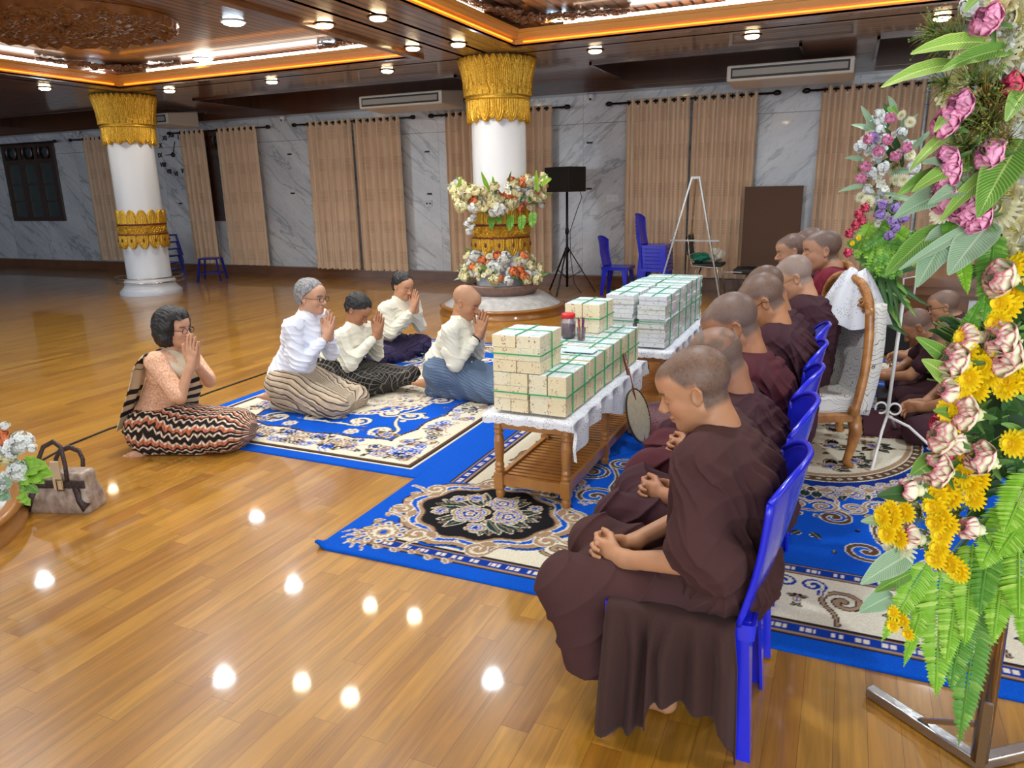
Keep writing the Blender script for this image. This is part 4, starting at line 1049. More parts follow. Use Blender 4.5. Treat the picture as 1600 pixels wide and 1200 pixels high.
def note_mat(name, face, edge, ink, white=(225, 228, 230)):
    """bundle of banknotes: top shows paper, sides show stacked edges, printed vignette on the ends"""
    g = G(name); p = g.pos(True); o = g.sep(p); nrm = g.N.new('ShaderNodeNewGeometry'); nn = g.sep(nrm.outputs['Normal'])
    st = g.math('SINE', g.math('MULTIPLY', o[2], 2600.0)); n = g.noise(g.comb(g.math('MULTIPLY', o[0], 40.0), g.math('MULTIPLY', o[1], 40.0), g.math('MULTIPLY', o[2], 160.0)), 1.0, 4, .7)
    side = g.mix(g.maprange(n, .3, .7), lin(edge), lin(face)); side = g.mix(g.maprange(st, -.2, .9, 0, .14), side, lin((150, 140, 120)))
    oi = g.N.new('ShaderNodeObjectInfo'); rv = oi.outputs['Random']
    px = g.math('FRACT', g.math('ADD', g.math('MULTIPLY', g.math('ADD', o[0], o[1]), 13.0), rv)); blot = g.noise(g.comb(g.math('MULTIPLY', o[0], 90.0), g.math('MULTIPLY', o[1], 90.0), g.math('ADD', g.math('MULTIPLY', o[2], 90.0), g.math('MULTIPLY', rv, 50.0))), 1.0, 3, .7)
    inkm = g.math('MULTIPLY', g.math('GREATER_THAN', blot, .60), g.math('GREATER_THAN', px, .52))
    side = g.mix(g.math('MULTIPLY', inkm, .8), side, lin(ink))
    top = g.mix(g.maprange(g.noise(p, 60, 3), .4, .6), lin(white), lin((196, 212, 216))); t2 = g.math('GREATER_THAN', g.noise(g.comb(g.math('MULTIPLY', o[0], 60.0), g.math('MULTIPLY', o[1], 25.0), rv), 1, 2), .60); top = g.mix(g.math('MULTIPLY', t2, .4), top, lin((120, 140, 130)))
    c = g.mix(g.math('GREATER_THAN', nn[2], .5), side, top)
    g.bump(n, .3, .002); return g.out(c, .8, 0, .2)
NOTES = [note_mat('notes_cream', (246, 238, 210), (234, 222, 186), (84, 64, 62)), note_mat('notes_yellow', (246, 234, 198), (236, 220, 176), (150, 56, 52)), note_mat('notes_pale', (236, 238, 232), (214, 218, 210), (80, 96, 84)), note_mat('notes_white', (240, 242, 244), (216, 220, 224), (110, 120, 120))]
M_STR = mat('green_twine', (52, 168, 110), .5)
def parcel(x0, x1, y0, y1, z0, z1, nx, ny, nz, label, mats, seed, group, tw=True, jit=.0025):
    r2 = random.Random(seed); cx, cy = (x0+x1)/2, (y0+y1)/2; root = empty('banknote_parcel', (cx, cy, z0), 0, label, 'parcel of banknotes', group)
    dx, dy, dz = (x1-x0)/nx, (y1-y0)/ny, (z1-z0)/nz
    for i in range(nx):
        for j in range(ny):
            for k in range(nz):
                if nz > 2 and nx > 2 and 0 < i < nx-1 and 0 < j < ny-1 and k < nz-1: continue
                jx, jy = r2.uniform(-jit, jit), r2.uniform(-jit, jit); hx_, hy_ = dx/2-.0012, dy/2-.0012
                b = MB().box(-hx_, hx_, -hy_, hy_, -dz/2+.0006, dz/2-.0006)
                o = b.build('banknote_bundle', r2.choice(mats), root, bevel=.0015); o.location = (x0-cx+(i+.5)*dx+jx, y0-cy+(j+.5)*dy+jy, (k+.5)*dz)
    if tw:
        t = MB(); e = .004; X0, X1, Y0, Y1, H = x0-cx-e, x1-cx+e, y0-cy-e, y1-cy+e, z1-z0
        xs = [0] if nx < 3 else [X0/2, X1/2]; w = .006
        for xx in xs: t.bar((xx, Y0, 0), (xx, Y0, H), w, .003); t.bar((xx, Y1, 0), (xx, Y1, H), w, .003); t.bar((xx, Y0, H+.003), (xx, Y1, H+.003), w, .003)
        for yy in ([0] if Y1-Y0 < .3 else [Y0/2, Y1/2]): t.bar((X0, yy, 0), (X0, yy, H), w, .003, (0, 1, 0)); t.bar((X1, yy, 0), (X1, yy, H), w, .003, (0, 1, 0)); t.bar((X0, yy, H+.003), (X1, yy, H+.003), w, .003)
        hz = H*.5; t.bar((X0, Y0, hz), (X1, Y0, hz), .003, w); t.bar((X1, Y0, hz), (X1, Y1, hz), .003, w); t.bar((X0, Y0, hz), (X0, Y1, hz), .003, w)
        t.build('green_twine', M_STR, root)
    return root
g1, g2 = 'banknote parcels on the near table', 'banknote parcels on the far table'; z0 = .475
YM = [NOTES[0], NOTES[1], NOTES[1]]
parcel(-1.478, -1.300, 3.06, 3.38, z0, .665, 2, 2, 3, 'lower left front banknote parcel at the near end of the table', YM, 1, g1)
parcel(-1.295, -1.110, 3.06, 3.40, z0, .665, 2, 2, 2, 'right front banknote parcel, level with the table edge nearest the camera', YM, 2, g1)
parcel(-1.478, -1.235, 3.06, 3.34, .667, .845, 2, 2, 3, 'tallest front banknote parcel, resting on two others', YM, 3, g1)
parcel(-1.478, -1.110, 3.41, 3.72, z0, .670, 3, 3, 2, 'middle banknote parcel with a loose pale sheet on top', YM, 4, g1)
parcel(-1.478, -1.110, 3.73, 4.03, z0, .672, 3, 3, 3, 'banknote parcel just behind the middle of the near table', YM, 5, g1)
parcel(-1.478, -1.110, 4.04, 4.36, z0, .674, 3, 3, 3, 'banknote parcel at the far end of the near table', YM, 6, g1)
parcel(-1.478, -1.265, 4.06, 4.34, .676, .845, 2, 2, 2, 'upper banknote parcel at the far end beside the jar', YM+[NOTES[2]], 7, g1)
MB().box(-.085, .085, -.05, .05, 0, .003).build('paper_sheet', mat('pale_blue_paper', (196, 214, 226), .7), None, label='pale blue paper sheet lying on the middle banknote parcel', category='paper').location = (-1.22, 3.58, .677)
WM = [NOTES[3], NOTES[3], NOTES[2]]
parcel(-1.425, -1.235, 4.70, 5.25, z0, .815, 1, 4, 11, 'left front tower of white banknote bundles on the far table', WM, 8, g2, jit=.006)
parcel(-1.205, -1.02, 4.70, 5.25, z0, .812, 1, 4, 11, 'right front tower of white banknote bundles on the far table', WM, 9, g2, jit=.006)
parcel(-1.425, -1.02, 5.26, 5.64, z0, .818, 2, 3, 11, 'middle block of white banknote bundles on the far table', WM, 10, g2, jit=.006)
parcel(-1.425, -1.02, 5.65, 6.0, z0, .808, 2, 3, 11, 'rearmost block of white banknote bundles on the far table', WM, 11, g2, jit=.006)
# jar with a red lid and a bundle of sticks between the parcels
root = empty('plastic_jar', (-1.40, 3.90, .677), 0, 'clear jar with a red lid among the banknote parcels', 'jar')
gl = mat('jar_plastic', (214, 206, 214), .08, trans=.85); MB().lathe([(.038, 0), (.042, .01), (.042, .09), (.036, .105), (.036, .115)], 24).build('jar_body', gl, root, True)
MB().lathe([(.040, .112), (.040, .135), (.036, .139)], 24).build('lid', mat('red_lid', (214, 34, 40), .3), root, True)
MB().lathe([(.034, .005), (.036, .07), (.02, .078)], 16).build('contents', mat('dark_candy', (120, 60, 90), .4, var=.5, vscale=80), root, True)
root = empty('cup_of_sticks', (-1.31, 3.86, .677), 0, 'small cup of coloured sticks beside the jar', 'cup'); MB().lathe([(.022, 0), (.026, .07), (.024, .07)], 18).build('cup', gl, root, True)
for k in range(9): a = k*.7; MB().bar((.008*math.cos(a), .008*math.sin(a), .01), (.018*math.cos(a), .018*math.sin(a), .125), .005).build('stick', mat('stick_%d' % (k % 3), ((190, 40, 50), (220, 200, 90), (60, 60, 150))[k % 3], .5), root)
# palm-leaf fan leaning on the table and a red woven cushion
root = empty('hand_fan', (-1.0, 4.02, .02), 0, 'oval palm leaf fan with a brown handle leaning on the table edge', 'fan')
A0 = np.array([.03, 0, .03]); A1 = np.array([-.10, -.02, .56]); d = unit(A1-A0); sd = unit(np.array([.35, 1, 0])); nrm_ = np.cross(sd, d)
def fan(u, v): a = 2*PI*u; r = v; c = A0+d*.17; q = c+d*(.165*r*math.cos(a))+sd*(.105*r*math.sin(a))+nrm_*(.012*(1-r*r)+.002*math.sin(a*40)*r); return tuple(q)
MB().grid(90, 10, fan).build('blade', mat('palm_leaf', (206, 190, 158), .7, var=.2, vscale=40), root, True, solid=.004)
MB().tube([tuple(A0+d*.17+d*.165*math.cos(t)+sd*.105*math.sin(t)+nrm_*.0) for t in np.linspace(0, 2*PI, 40)], .006, 6).build('rim', mat('fan_rim', (70, 52, 40), .6), root, True)
MB().tube([tuple(A0+d*.02), tuple(A1)], [.008, .013], 8).build('handle', mat('fan_handle', (112, 58, 34), .35, coat=.4), root, True)
def cush(u, v):
    a = 2*PI*u; r = v; k = (abs(math.cos(a))**.5+1)/2; return (.26*r*math.cos(a), .34*r*math.sin(a), .012+.10*(1-r**4)**.5+.006*math.sin(a*30)*math.sin(r*40))
MB().grid(120, 26, cush).build('woven_cushion', mat('crimson_velvet', (96, 14, 34), .8, sheen=.6, bump=.5, bscale=60), None, True, label='crimson quilted cushion on the rug between table and monks', category='cushion').location = (-.95, 4.5, .01)
# ---------------------------------------------------------------- carved thrones
def throne_fabric():
    g = G('throne_brocade'); p = g.pos(True); o = g.sep(p)
    w = g.N.new('ShaderNodeTexWave'); w.wave_type = 'RINGS'; w.inputs['Scale'].default_value = 6.5; w.inputs['Distortion'].default_value = 12; w.inputs['Detail'].default_value = 1.5; w.inputs['Detail Scale'].default_value = 1.6; g.L.new(p, w.inputs[0])
    k = g.maprange(w.outputs['Fac'], .42, .5); k2 = g.maprange(w.outputs['Fac'], .62, .56)
    return g.out(g.mix(g.math('MULTIPLY', k, k2), lin((214, 210, 200)), lin((84, 66, 46))), .6, 0, .4)
M_BROC = throne_fabric(); M_CARV = mat('carved_gold_teak', (192, 130, 62), .32, coat=.5, var=.5, vscale=18, rgb2=(140, 86, 34))
def throne(y, label, lacecov, x=.0, rz=.0):
    root = empty('carved_throne', (x, y, .012), 0, label, 'throne', 'carved thrones'); W = .30
    MB().grid(18, 20, lambda u, v: (.035+.05*v+.02*math.sin(PI*v), (u-.5)*2*W*(1-.12*v*v), .30+.58*v)).build('back_upholstery', M_BROC, root, True, solid=.085)
    f = MB(); 
    for s in (-1, 1): f.tube([(-.01+.045*t+.02*math.sin(PI*t), s*W*(1-.12*t*t)+s*.01, .30+.56*t) for t in np.linspace(0, 1, 14)], .024, 8)
    f.tube([(.0, -W, .32), (.0, W, .32)], .03, 8); bf = f.build('back_frame', M_CARV, root, True)
    c = MB(); r2 = random.Random(int(y*10))
    for t in np.linspace(0, PI, 40):
        c.sph((.035, -.27*math.cos(t), .85+.15*math.sin(t)), (.026, .024, .024), 8)
    for k in range(60):
        t = r2.uniform(.1, PI-.1); r = r2.uniform(.25, .95); cy_, cz = -.24*r*math.cos(t), .84+.13*r*math.sin(t); R_ = r2.uniform(.018, .034); a0 = r2.uniform(0, 6)
        c.tube([(.03+.012*math.sin(j), cy_+R_*(1-j/9)*math.cos(a0+j*.8), cz+R_*(1-j/9)*math.sin(a0+j*.8)) for j in range(8)], [.008, .010, .010, .009, .008, .007, .006, .004], 5)
    c.build('crest', M_CARV, bf, True)
    MB().box(-.46, .03, -W+.02, W-.02, .30, .40).build('seat', M_BROC, root, bevel=.02)
    r = MB(); r.box(-.48, .04, -W, W, .255, .305); r.build('seat_rail', M_CARV, root, bevel=.01)
    for sx, sy in ((0, -1), (0, 1), (-.44, -1), (-.44, 1)):
        MB().tube([(sx+.01, sy*(W-.03), .29), (sx+.03, sy*(W-.03), .20), (sx+.015, sy*(W-.03), .10), (sx-.005, sy*(W-.03), .03), (sx+.015, sy*(W-.03), .0)], [.036, .034, .024, .020, .026], 10).build('leg', M_CARV, root, True)
    if lacecov:
        def lf(u, v): a = (v-.5)*2; yy = .02+(u-.5)*.30*(.35+.9*abs(a)); return (.035+.085*a+.012*math.sin(u*16), yy, 1.045-.30*abs(a)**1.25+(.012*math.cos(u*9)))
        o = MB().grid(16, 30, lf).build('lace_antimacassar', M_LACE, None, True, label='white lace cloth draped over the crest of the nearest carved throne', category='lace cloth', ); o.location = (x+.06, y-.10, .012); o.rotation_euler = (0, 0, 1.0)
    root.rotation_euler = (0, 0, rz); return root
throne(4.40, 'nearest carved throne with patterned upholstered back', True, .0, .42); throne(5.02, 'second carved throne, directly behind the nearest one', False, -.02, .30)
for y, n_ in ((5.64, 'third'), (6.26, 'fourth')): throne(y, n_+' carved throne, mostly hidden behind the monks', False, -.10)
# cloth over the nearest chair seat
def seatcloth(u, v):
    # u along x over the seat, v across: lies on the seat then hangs on the near side
    x = -.505+.335*u; edge = 1.722
    hem = np.interp(u, [0, .18, .34, .42, .86, .92, 1], [.40, .40, .36, .27, .27, .34, .42])
    tot = .30+hem; s = v*tot; y = edge+.30-s; z = .418
    if y < edge:
        d = edge-y; w = min(1, d/.12); y = edge-.012-.018*math.sin(u*15+d*5)*w-.03*d-.02*w*math.sin(u*37); z = .418-d; x += .02*w*math.sin(u*9)+(.03*d if u > .88 else -.05*d*(u < .3))
    return (x, y, z)
MB().grid(50, 60, seatcloth).build('seat_cloth', cloth_mat('seat_cloth_brown', (66, 42, 38), kind='weave', rgb2=(56, 35, 31), freq=500, sheen=.05), None, True, solid=.004, label='dark brown cloth draped over the nearest blue chair and hanging to the floor', category='cloth')
# ---------------------------------------------------------------- things along the back wall
M_BLK = mat('black_matte', (24, 24, 28), .5); M_BLKM = mat('black_metal', (26, 26, 30), .35, .5); M_STEEL = mat('brushed_steel', (176, 172, 168), .22, .9, bump=.1)
p = at(886, 300, 10.2); sx_, sy_ = p[0], 10.2
root = empty('speaker_stand', (sx_, sy_, 0), 0, 'black tripod stand under the loudspeaker', 'speaker stand')
MB().tube([(0, 0, .1), (0, 0, 1.45)], .018, 10).build('pole', M_BLKM, root, True); MB().lathe([(.035, .60), (.035, .66), (.02, .68)], 12).build('collar', M_BLKM, root, True)
MB().lathe([(.025, .86), (.03, .90), (.025, .94)], 12).build('clamp', M_BLKM, root, True)
for k in range(3):
    a = k*2*PI/3+.5; MB().bar((.02*math.cos(a), .02*math.sin(a), .66), (.42*math.cos(a), .42*math.sin(a), .01), .022, .014).build('leg', M_BLKM, root)
    MB().bar((.0, .0, .22), (.22*math.cos(a), .22*math.sin(a), .33), .012, .01).build('brace', M_BLKM, root)
root = empty('loudspeaker', (sx_, sy_, 1.45), -.50, 'black box loudspeaker on the tripod stand', 'loudspeaker')
MB().add([(-.26, -.20, 0), (.26, -.20, 0), (.18, .20, 0), (-.18, .20, 0), (-.26, -.20, .34), (.26, -.20, .34), (.18, .20, .34), (-.18, .20, .34)], [(0, 3, 2, 1), (4, 5, 6, 7), (0, 1, 5, 4), (1, 2, 6, 5), (2, 3, 7, 6), (3, 0, 4, 7)]).build('cabinet', M_BLK, root, bevel=.01)
MB().box(-.245, .245, -.208, -.200, .015, .325).build('grille', mat('grille_black', (18, 18, 20), .7, bump=.5, bscale=300), root)
MB().tube([(.05, .19, .05), (.09, .20, -.08), (.06, .14, -.25), (.02, .04, -.55), (.04, .03, -.9), (.1, .05, -1.3), (.2, .1, -1.44)], .006, 5).build('cable', M_BLK, root, True)
# chrome chair with things on it
p = at(1100, 450, 10.1); root = empty('chrome_frame_chair', (p[0], 10.25, 0), 0, 'chrome framed black chair by the curtains with a green cloth on it', 'chair')
cf = MB()
for s in (-1, 1): cf.tube([(-.24, s*.19, .86), (-.21, s*.19, .62), (-.17, s*.19, .46), (.16, s*.19, .44), (.24, s*.20, 0)], .011, 8); cf.tube([(-.10, s*.19, .44), (-.22, s*.20, 0)], .011, 8)
cf.tube([(-.24, -.19, .86), (-.24, .19, .86)], .011, 8); cf.build('frame', M_STEEL, root, True)
MB().box(-.18, .22, -.19, .19, .45, .49).build('seat', M_BLK, root, bevel=.01); MB().grid(6, 8, lambda u, v: (-.225-.03*u, (v-.5)*.36, .60+.25*u)).build('backrest', M_BLK, root, True, solid=.02)
def lump(name, loc, r, rgb, label, cat, seed):
    def fn(u, v): a, b = 2*PI*u, PI*v; k = 1+.22*math.sin(a*3+seed)*math.sin(b*4)+.12*math.sin(a*7+b*5); return (r[0]*k*math.sin(b)*math.cos(a), r[1]*k*math.sin(b)*math.sin(a), max(0, r[2]*(1+.8*math.cos(b)*k)))
    o = MB().grid(40, 20, fn).build(name, cloth_mat(name+'_cloth', rgb), None, True, label=label, category=cat); o.location = tuple(loc); return o
lump('folded_cloth', (p[0]-.08, 10.22, .49), (.13, .15, .07), (40, 120, 100), 'crumpled green cloth on the chrome chair', 'cloth', 1)
lump('paper_bag', (p[0]+.12, 10.26, .49), (.10, .12, .10), (200, 196, 184), 'pale crumpled bag beside the green cloth', 'bag', 4)
# steel easel
e0 = at(1087, 281, 10.0); root = empty('steel_easel', (e0[0], 10.0, 0), 0, 'bare steel tripod easel in front of the curtains', 'easel')
for s, x_ in ((-1, -.46), (1, .40)): MB().bar((s*.05, .0, 1.6), (x_, -.05, 0), .025, .02).build('leg', M_STEEL, root)
MB().bar((.0, .03, 1.58), (-.18, .62, 0), .022, .02).build('rear_leg', M_STEEL, root); MB().bar((-.30, -.03, .80), (.34, -.03, .80), .016, .022).build('shelf_bar', M_STEEL, root)
MB().bar((-.06, 0, 1.6), (.06, 0, 1.6), .02, .03).build('top_bracket', M_STEEL, root)
# brown board and its holder
tl, tr, bl = at(1166, 291, 10.6), at(1255, 283, 10.6), at(1158, 412, 10.6); root = empty('display_board', ((tl[0]+tr[0])/2, 10.6, .42), 0, 'plain brown board standing on a low trolley against the wall', 'board'); w_ = (tr[0]-tl[0])/2
MB().box(-w_, w_, -.015, .015, 0, 1.04).build('panel', mat('brown_felt', (92, 68, 54), .9, bump=.3, bscale=200), root)
fr_ = MB(); fr_.box(-w_-.012, -w_, -.02, .02, -.01, 1.05); fr_.box(w_, w_+.012, -.02, .02, -.01, 1.05); fr_.box(-w_-.012, w_+.012, -.02, .02, 1.04, 1.052); fr_.build('edge', mat('board_edge', (70, 50, 40), .5), root)
root = empty('low_trolley', ((tl[0]+tr[0])/2, 10.45, 0), 0, 'black padded trolley under the brown board', 'trolley')
MB().box(-.42, .42, -.2, .22, .34, .41).build('top_pad', M_BLK, root, bevel=.02)
for s in (-1, 1):
    for t in (-1, 1): MB().bar((s*.38, t*.16, .34), (s*.38, t*.16, 0), .025).build('leg', M_STEEL, root)
MB().bar((-.55, -.2, .37), (-.3, -.2, .37), .015).build('handle', M_STEEL, root)
# wall clock with separate numerals
ck = empty('wall_clock', (-12.08, WALLY-.012, 2.28), 0, 'frameless wall clock of black numerals and hands beside the left column', 'clock')
def text_mesh(s, size, name, m, parent, loc, rot, ext=.004):
    c = bpy.data.curves.new(name, 'FONT'); c.body = s; c.size = size; c.align_x = 'CENTER'; c.align_y = 'CENTER'; c.extrude = ext; c.offset = size*.02
    o = bpy.data.objects.new('tmp', c); COL.objects.link(o); dg = bpy.context.evaluated_depsgraph_get(); me = bpy.data.meshes.new_from_object(o.evaluated_get(dg)); bpy.data.objects.remove(o)
    q = link(name, me, m, parent, False, local=True); q.location = loc; q.rotation_euler = rot; return q
for k, s_ in enumerate(['XII', 'I', 'II', 'III', 'IIII', 'V', 'VI', 'VII', 'VIII', 'IX', 'X', 'XI']):
    a = k*PI/6; text_mesh(s_, .12, 'numeral', M_BLK, ck, (.36*math.sin(a), 0, .36*math.cos(a)), (PI/2, 0, 0))
MB().lathe([(.045, 0), (.045, .02)], 24).build('hub', M_BLK, ck, True).rotation_euler = (PI/2, 0, 0)
MB().bar((0, -.012, 0), (.09, -.012, .24), .012).build('minute_hand', M_BLK, ck); MB().bar((0, -.012, 0), (-.20, -.012, .0), .018, .014).build('hour_hand', M_BLK, ck)
# air conditioners, cameras, sockets, switches
M_ACW = mat('aircon_white', (205, 200, 192), .4)
for (px0, px1, py, Y, lb) in ((560, 690, 152, 9.75, 'long ceiling air conditioner left of the central column'), (1136, 1336, 100, 9.75, 'long ceiling air conditioner above the brown board'), (215, 262, 184, 9.75, 'ceiling air conditioner just right of the left column')):
    a, b = at(px0, py, Y)[0], at(px1, py, Y)[0]; w_ = (b-a)/2; root = empty('air_conditioner', ((a+b)/2, Y, 2.68), 0, lb, 'air conditioner')
    MB().add([(-w_, 0, .02), (w_, 0, .02), (w_, .68, .0), (-w_, .68, .0), (-w_, -.0, .20), (w_, -.0, .20), (w_, .68, .27), (-w_, .68, .27)], [(0, 3, 2, 1), (4, 5, 6, 7), (0, 1, 5, 4), (1, 2, 6, 5), (2, 3, 7, 6), (3, 0, 4, 7)]).build('casing', M_ACW, root, bevel=.02)
    MB().box(-w_+.05, w_-.05, -.004, .002, .05, .17).build('outlet', mat('outlet_dark', (30, 30, 34), .5), root); MB().box(-w_+.07, w_-.07, -.012, -.003, .075, .145).build('louvre', mat('louvre_grey', (150, 148, 144), .4), root)
    h = MB()
    for s in (-1, 1): h.bar((s*(w_-.15), .35, .25), (s*(w_-.15), .35, .32+.18), .02)
    h.build('hanger', M_BLKM, root)
for px, py, n_ in ((442, 186, 'left of the wide curtain'), (924, 153, 'between the two middle curtains'), (122, 206, 'beside the uncovered dark window')):
    c = at(px, py, WALLY-.05); root = empty('security_camera', (c[0], WALLY-.06, c[2]), 0, 'small white security camera '+n_, 'security camera'); MB().lathe([(.05, .05), (.05, .03), (.045, -.01), (.03, -.04), (0, -.05)], 16).build('housing', M_COLW, root, True); MB().sph((0, -.035, -.02), .018, 10).build('lens', M_BLK, root, True); MB().box(-.03, .03, 0, .06, .03, .06).build('bracket', M_COLW, root)
for px, py, w_ in ((484, 315, .09), (670, 318, .06), (957, 310, .09), (152, 317, .05)):
    c = at(px, py, WALLY-.01); root = empty('socket_plate', (c[0], WALLY-.012, c[2]), 0, 'white socket plate on the marble wall', 'socket', 'socket plates on the marble wall'); MB().box(-w_, w_, -.008, .01, -.055, .055).build('plate', M_COLW, root, bevel=.003)
    for s in (-1, 1): MB().box(s*w_*.5-.015, s*w_*.5+.015, -.011, -.007, -.015, .015).build('outlet', M_BLK if w_ < .08 else M_ACW, root)
for px, py in ((452, 241), (457, 302), (667, 237), (671, 303), (921, 223), (920, 295), (282, 318)):
    c = at(px, py, WALLY-.01); root = empty('wall_vent_slot', (c[0], WALLY-.006, c[2]), 0, 'tiny black slot plate on the marble wall', 'slot plate', 'small black slot plates on the marble wall'); MB().box(-.045, .045, -.006, .006, -.014, .014).build('plate', M_BLK, root, bevel=.003)
# chrome trolley ring at the foot of the left column
root = empty('chrome_barrier', (-10.15, 8.45, 0), 0, 'chrome rail ring around the foot of the left column', 'chrome rail'); t = MB()
for z in (.20, .27): t.tube([(.50*math.cos(a), .50*math.sin(a), z) for a in np.linspace(0, 2*PI, 33)], .012, 6)
for k in range(8): a = k*PI/4; t.bar((.50*math.cos(a), .50*math.sin(a), .20), (.50*math.cos(a), .50*math.sin(a), .27), .018)
t.build('rails', M_STEEL, root, True)
for k in range(4):
    a = k*PI/2+.4; MB().bar((.50*math.cos(a), .50*math.sin(a), .27), (.50*math.cos(a), .50*math.sin(a), 0), .016).build('post', M_STEEL, root)
# cable on the floor
pts = [flr(*q, .006) for q in ((60, 722), (110, 694), (170, 670), (226, 652), (330, 612), (400, 588), (445, 572))]
MB().tube(pts, .006, 6).build('floor_cable', M_BLK, None, True, label='thin black cable running across the bare wooden floor', category='cable')
# handbag
b0 = flr(88, 800); root = empty('handbag', (b0[0], b0[1]+.06, 0), .35, 'grey and tan leather handbag with dark trim and one raised handle', 'handbag')
lea = mat('bag_leather', (176, 160, 146), .4, var=.45, vscale=28, rgb2=(120, 98, 84)); dk = mat('bag_trim', (52, 36, 34), .3, bump=.5, bscale=160)
S = SDF(); S.box((0, 0, .075), (.15, .055, .075), .02, None, .01); S.box((0, 0, .03), (.165, .075, .035), .025, None, .05)
me = S.mesh('body', .006); link('bag_body', me, lea, root, True, local=True)
MB().tube([(-.07, -.062, .12), (-.068, -.060, .19), (-.045, -.03, .245), (0, -.015, .262), (.045, -.03, .245), (.066, -.05, .18), (.07, -.062, .12)], .010, 8).build('handle', dk, root, True)
MB().tube([(-.07, .062, .12), (-.072, .075, .17), (-.05, .085, .20), (0, .09, .212), (.05, .085, .20), (.07, .075, .17), (.07, .062, .12)], .010, 8).build('handle', dk, root, True)
MB().box(-.156, .156, -.066, -.058, .095, .125).build('belt', dk, root, bevel=.003); MB().tube([(.02, -.07, .09), (.05, -.07, .09), (.05, -.07, .13), (.02, -.07, .13), (.02, -.07, .09)], .004, 6).build('buckle', mat('bag_brass', (150, 120, 80), .3, .8), root, True)
for s in (-1, 1): MB().tube([(s*.150, -.064, .02), (s*.125, -.066, .05), (s*.105, -.062, .10)], [.026, .020, .014], 8).build('corner_patch', dk, root, True)
root.scale = (1, 1, 1.35); MB().box(.0, .045, -.07, -.058, .09, .20).build('front_tab', mat('bag_tan', (196, 172, 140), .45), root, bevel=.003)
# ================================================================ flowers
def rotto(n, spin=0.0):
    n = unit(n); a = np.array([0, 0, 1.]) if abs(n[2]) < .95 else np.array([1., 0, 0]); x = unit(np.cross(a, n)); y = np.cross(n, x)
    c, s = math.cos(spin), math.sin(spin); x, y = x*c+y*s, y*c-x*s; return np.stack([x, y, n], 1)
def petal(m, R, base, L, w, cup, curl, c0, c1, edge=None, tip=.35, nu=6, nv=5, ruff=0):
    """petal in frame R (x across, y outward, z up) starting at base"""
    def fn(u, v):
        a = (u-.5)*2; wid = w*(math.sin(PI*min(1, v*.80+.12)))**.7*(1-.25*v*tip)
        y = L*v*math.cos(cup*v); z = L*v*math.sin(cup)*(1)-curl*L*v*v; z += .22*w*a*a*(1-v*.6)+ruff*math.sin(a*9+v*5)*v
        p = np.array([a*wid*.5, y, z]); return tuple(base+R@p)
    def cf(u, v):
        a = abs(u-.5)*2; e = max(smst(a, .90, 1.0)*(v > .45), smst(v, .92, 1.0))*.85 if edge is not None else 0
        c = np.array(c0)*(1-v)+np.array(c1)*v
        if edge is not None: c = c*(1-e)+np.array(edge)*e
        return tuple(c)
    m.grid(nu, nv, fn, cfn=cf)
def L_(c): return lin(c)
def rose_mesh(name, c0, c1, edge=None, r=.03, bud=False):
    m = MB(); q = random.Random(hash(name) % 99 if False else len(name))
    lay = [(3, .25, 1.50, -.0, .95), (4, .42, 1.42, -.02, .95), (4, .60, 1.34, .0, .95), (5, .78, 1.22, .10, .85), (5, .92, 1.02, .28, .7)]
    if bud: lay = lay[:3]
    for (n, rr, cup, curl, hz) in lay:
        for k in range(n):
            a = 2*PI*k/n+rr*2.3; Rz = np.array([[math.sin(a), math.cos(a), 0], [-math.cos(a), math.sin(a), 0], [0, 0, 1.]])
            b = Rz@np.array([0, rr*r*.28, 0])
            petal(m, Rz, b, r*(1.25+.20*rr), r*(1.15+.45*rr), cup, curl/r*.03*8*.12, c0, c1, edge, .1, 11, 9, .0006)
    m.sph((0, 0, .2*r), (.45*r, .45*r, .8*r), 10, col=c0)
    for k in range(5): a = k*1.257; petal(m, np.array([[math.sin(a), math.cos(a), 0], [-math.cos(a), math.sin(a), 0], [0, 0, 1.]]), np.array([0, 0, -.15*r]), r*1.1, r*.4, .2, .5, L_((70, 110, 50)), L_((90, 130, 60)), None)
    return m.mesh(name)
def mum_mesh(name, c0, c1, r=.027, n=16, centre=(200, 150, 20), layers=3, thin=.22):
    m = MB()
    for l in range(layers):
        for k in range(n):
            a = 2*PI*(k+.5*l)/n; Rz = np.array([[math.sin(a), math.cos(a), 0], [-math.cos(a), math.sin(a), 0], [0, 0, 1.]])
            petal(m, Rz, np.array([0, 0, .0+.002*l]), r*(1-.22*l), r*thin*1.6, .12+.38*l, .10, c0, c1, None, .2, 3, 4)
    m.sph((0, 0, .005), (r*.28, r*.28, r*.20), 10, col=L_(centre)); return m.mesh(name)
def lily_mesh(name, c0, c1, r=.045, n=6, centre=(200, 190, 90), ruff=.003):
    m = MB()
    for k in range(n):
        a = 2*PI*k/n; Rz = np.array([[math.sin(a), math.cos(a), 0], [-math.cos(a), math.sin(a), 0], [0, 0, 1.]]); petal(m, Rz, np.zeros(3), r*(1 if k % 2 else .9), r*.62, .75, .45, c0, c1, None, .5, 6, 6, ruff)
    for k in range(5): a = k*1.26; m.tube([(0, 0, 0), (r*.12*math.cos(a), r*.12*math.sin(a), r*.5)], .001, 4, col=L_(centre))
    return m.mesh(name)
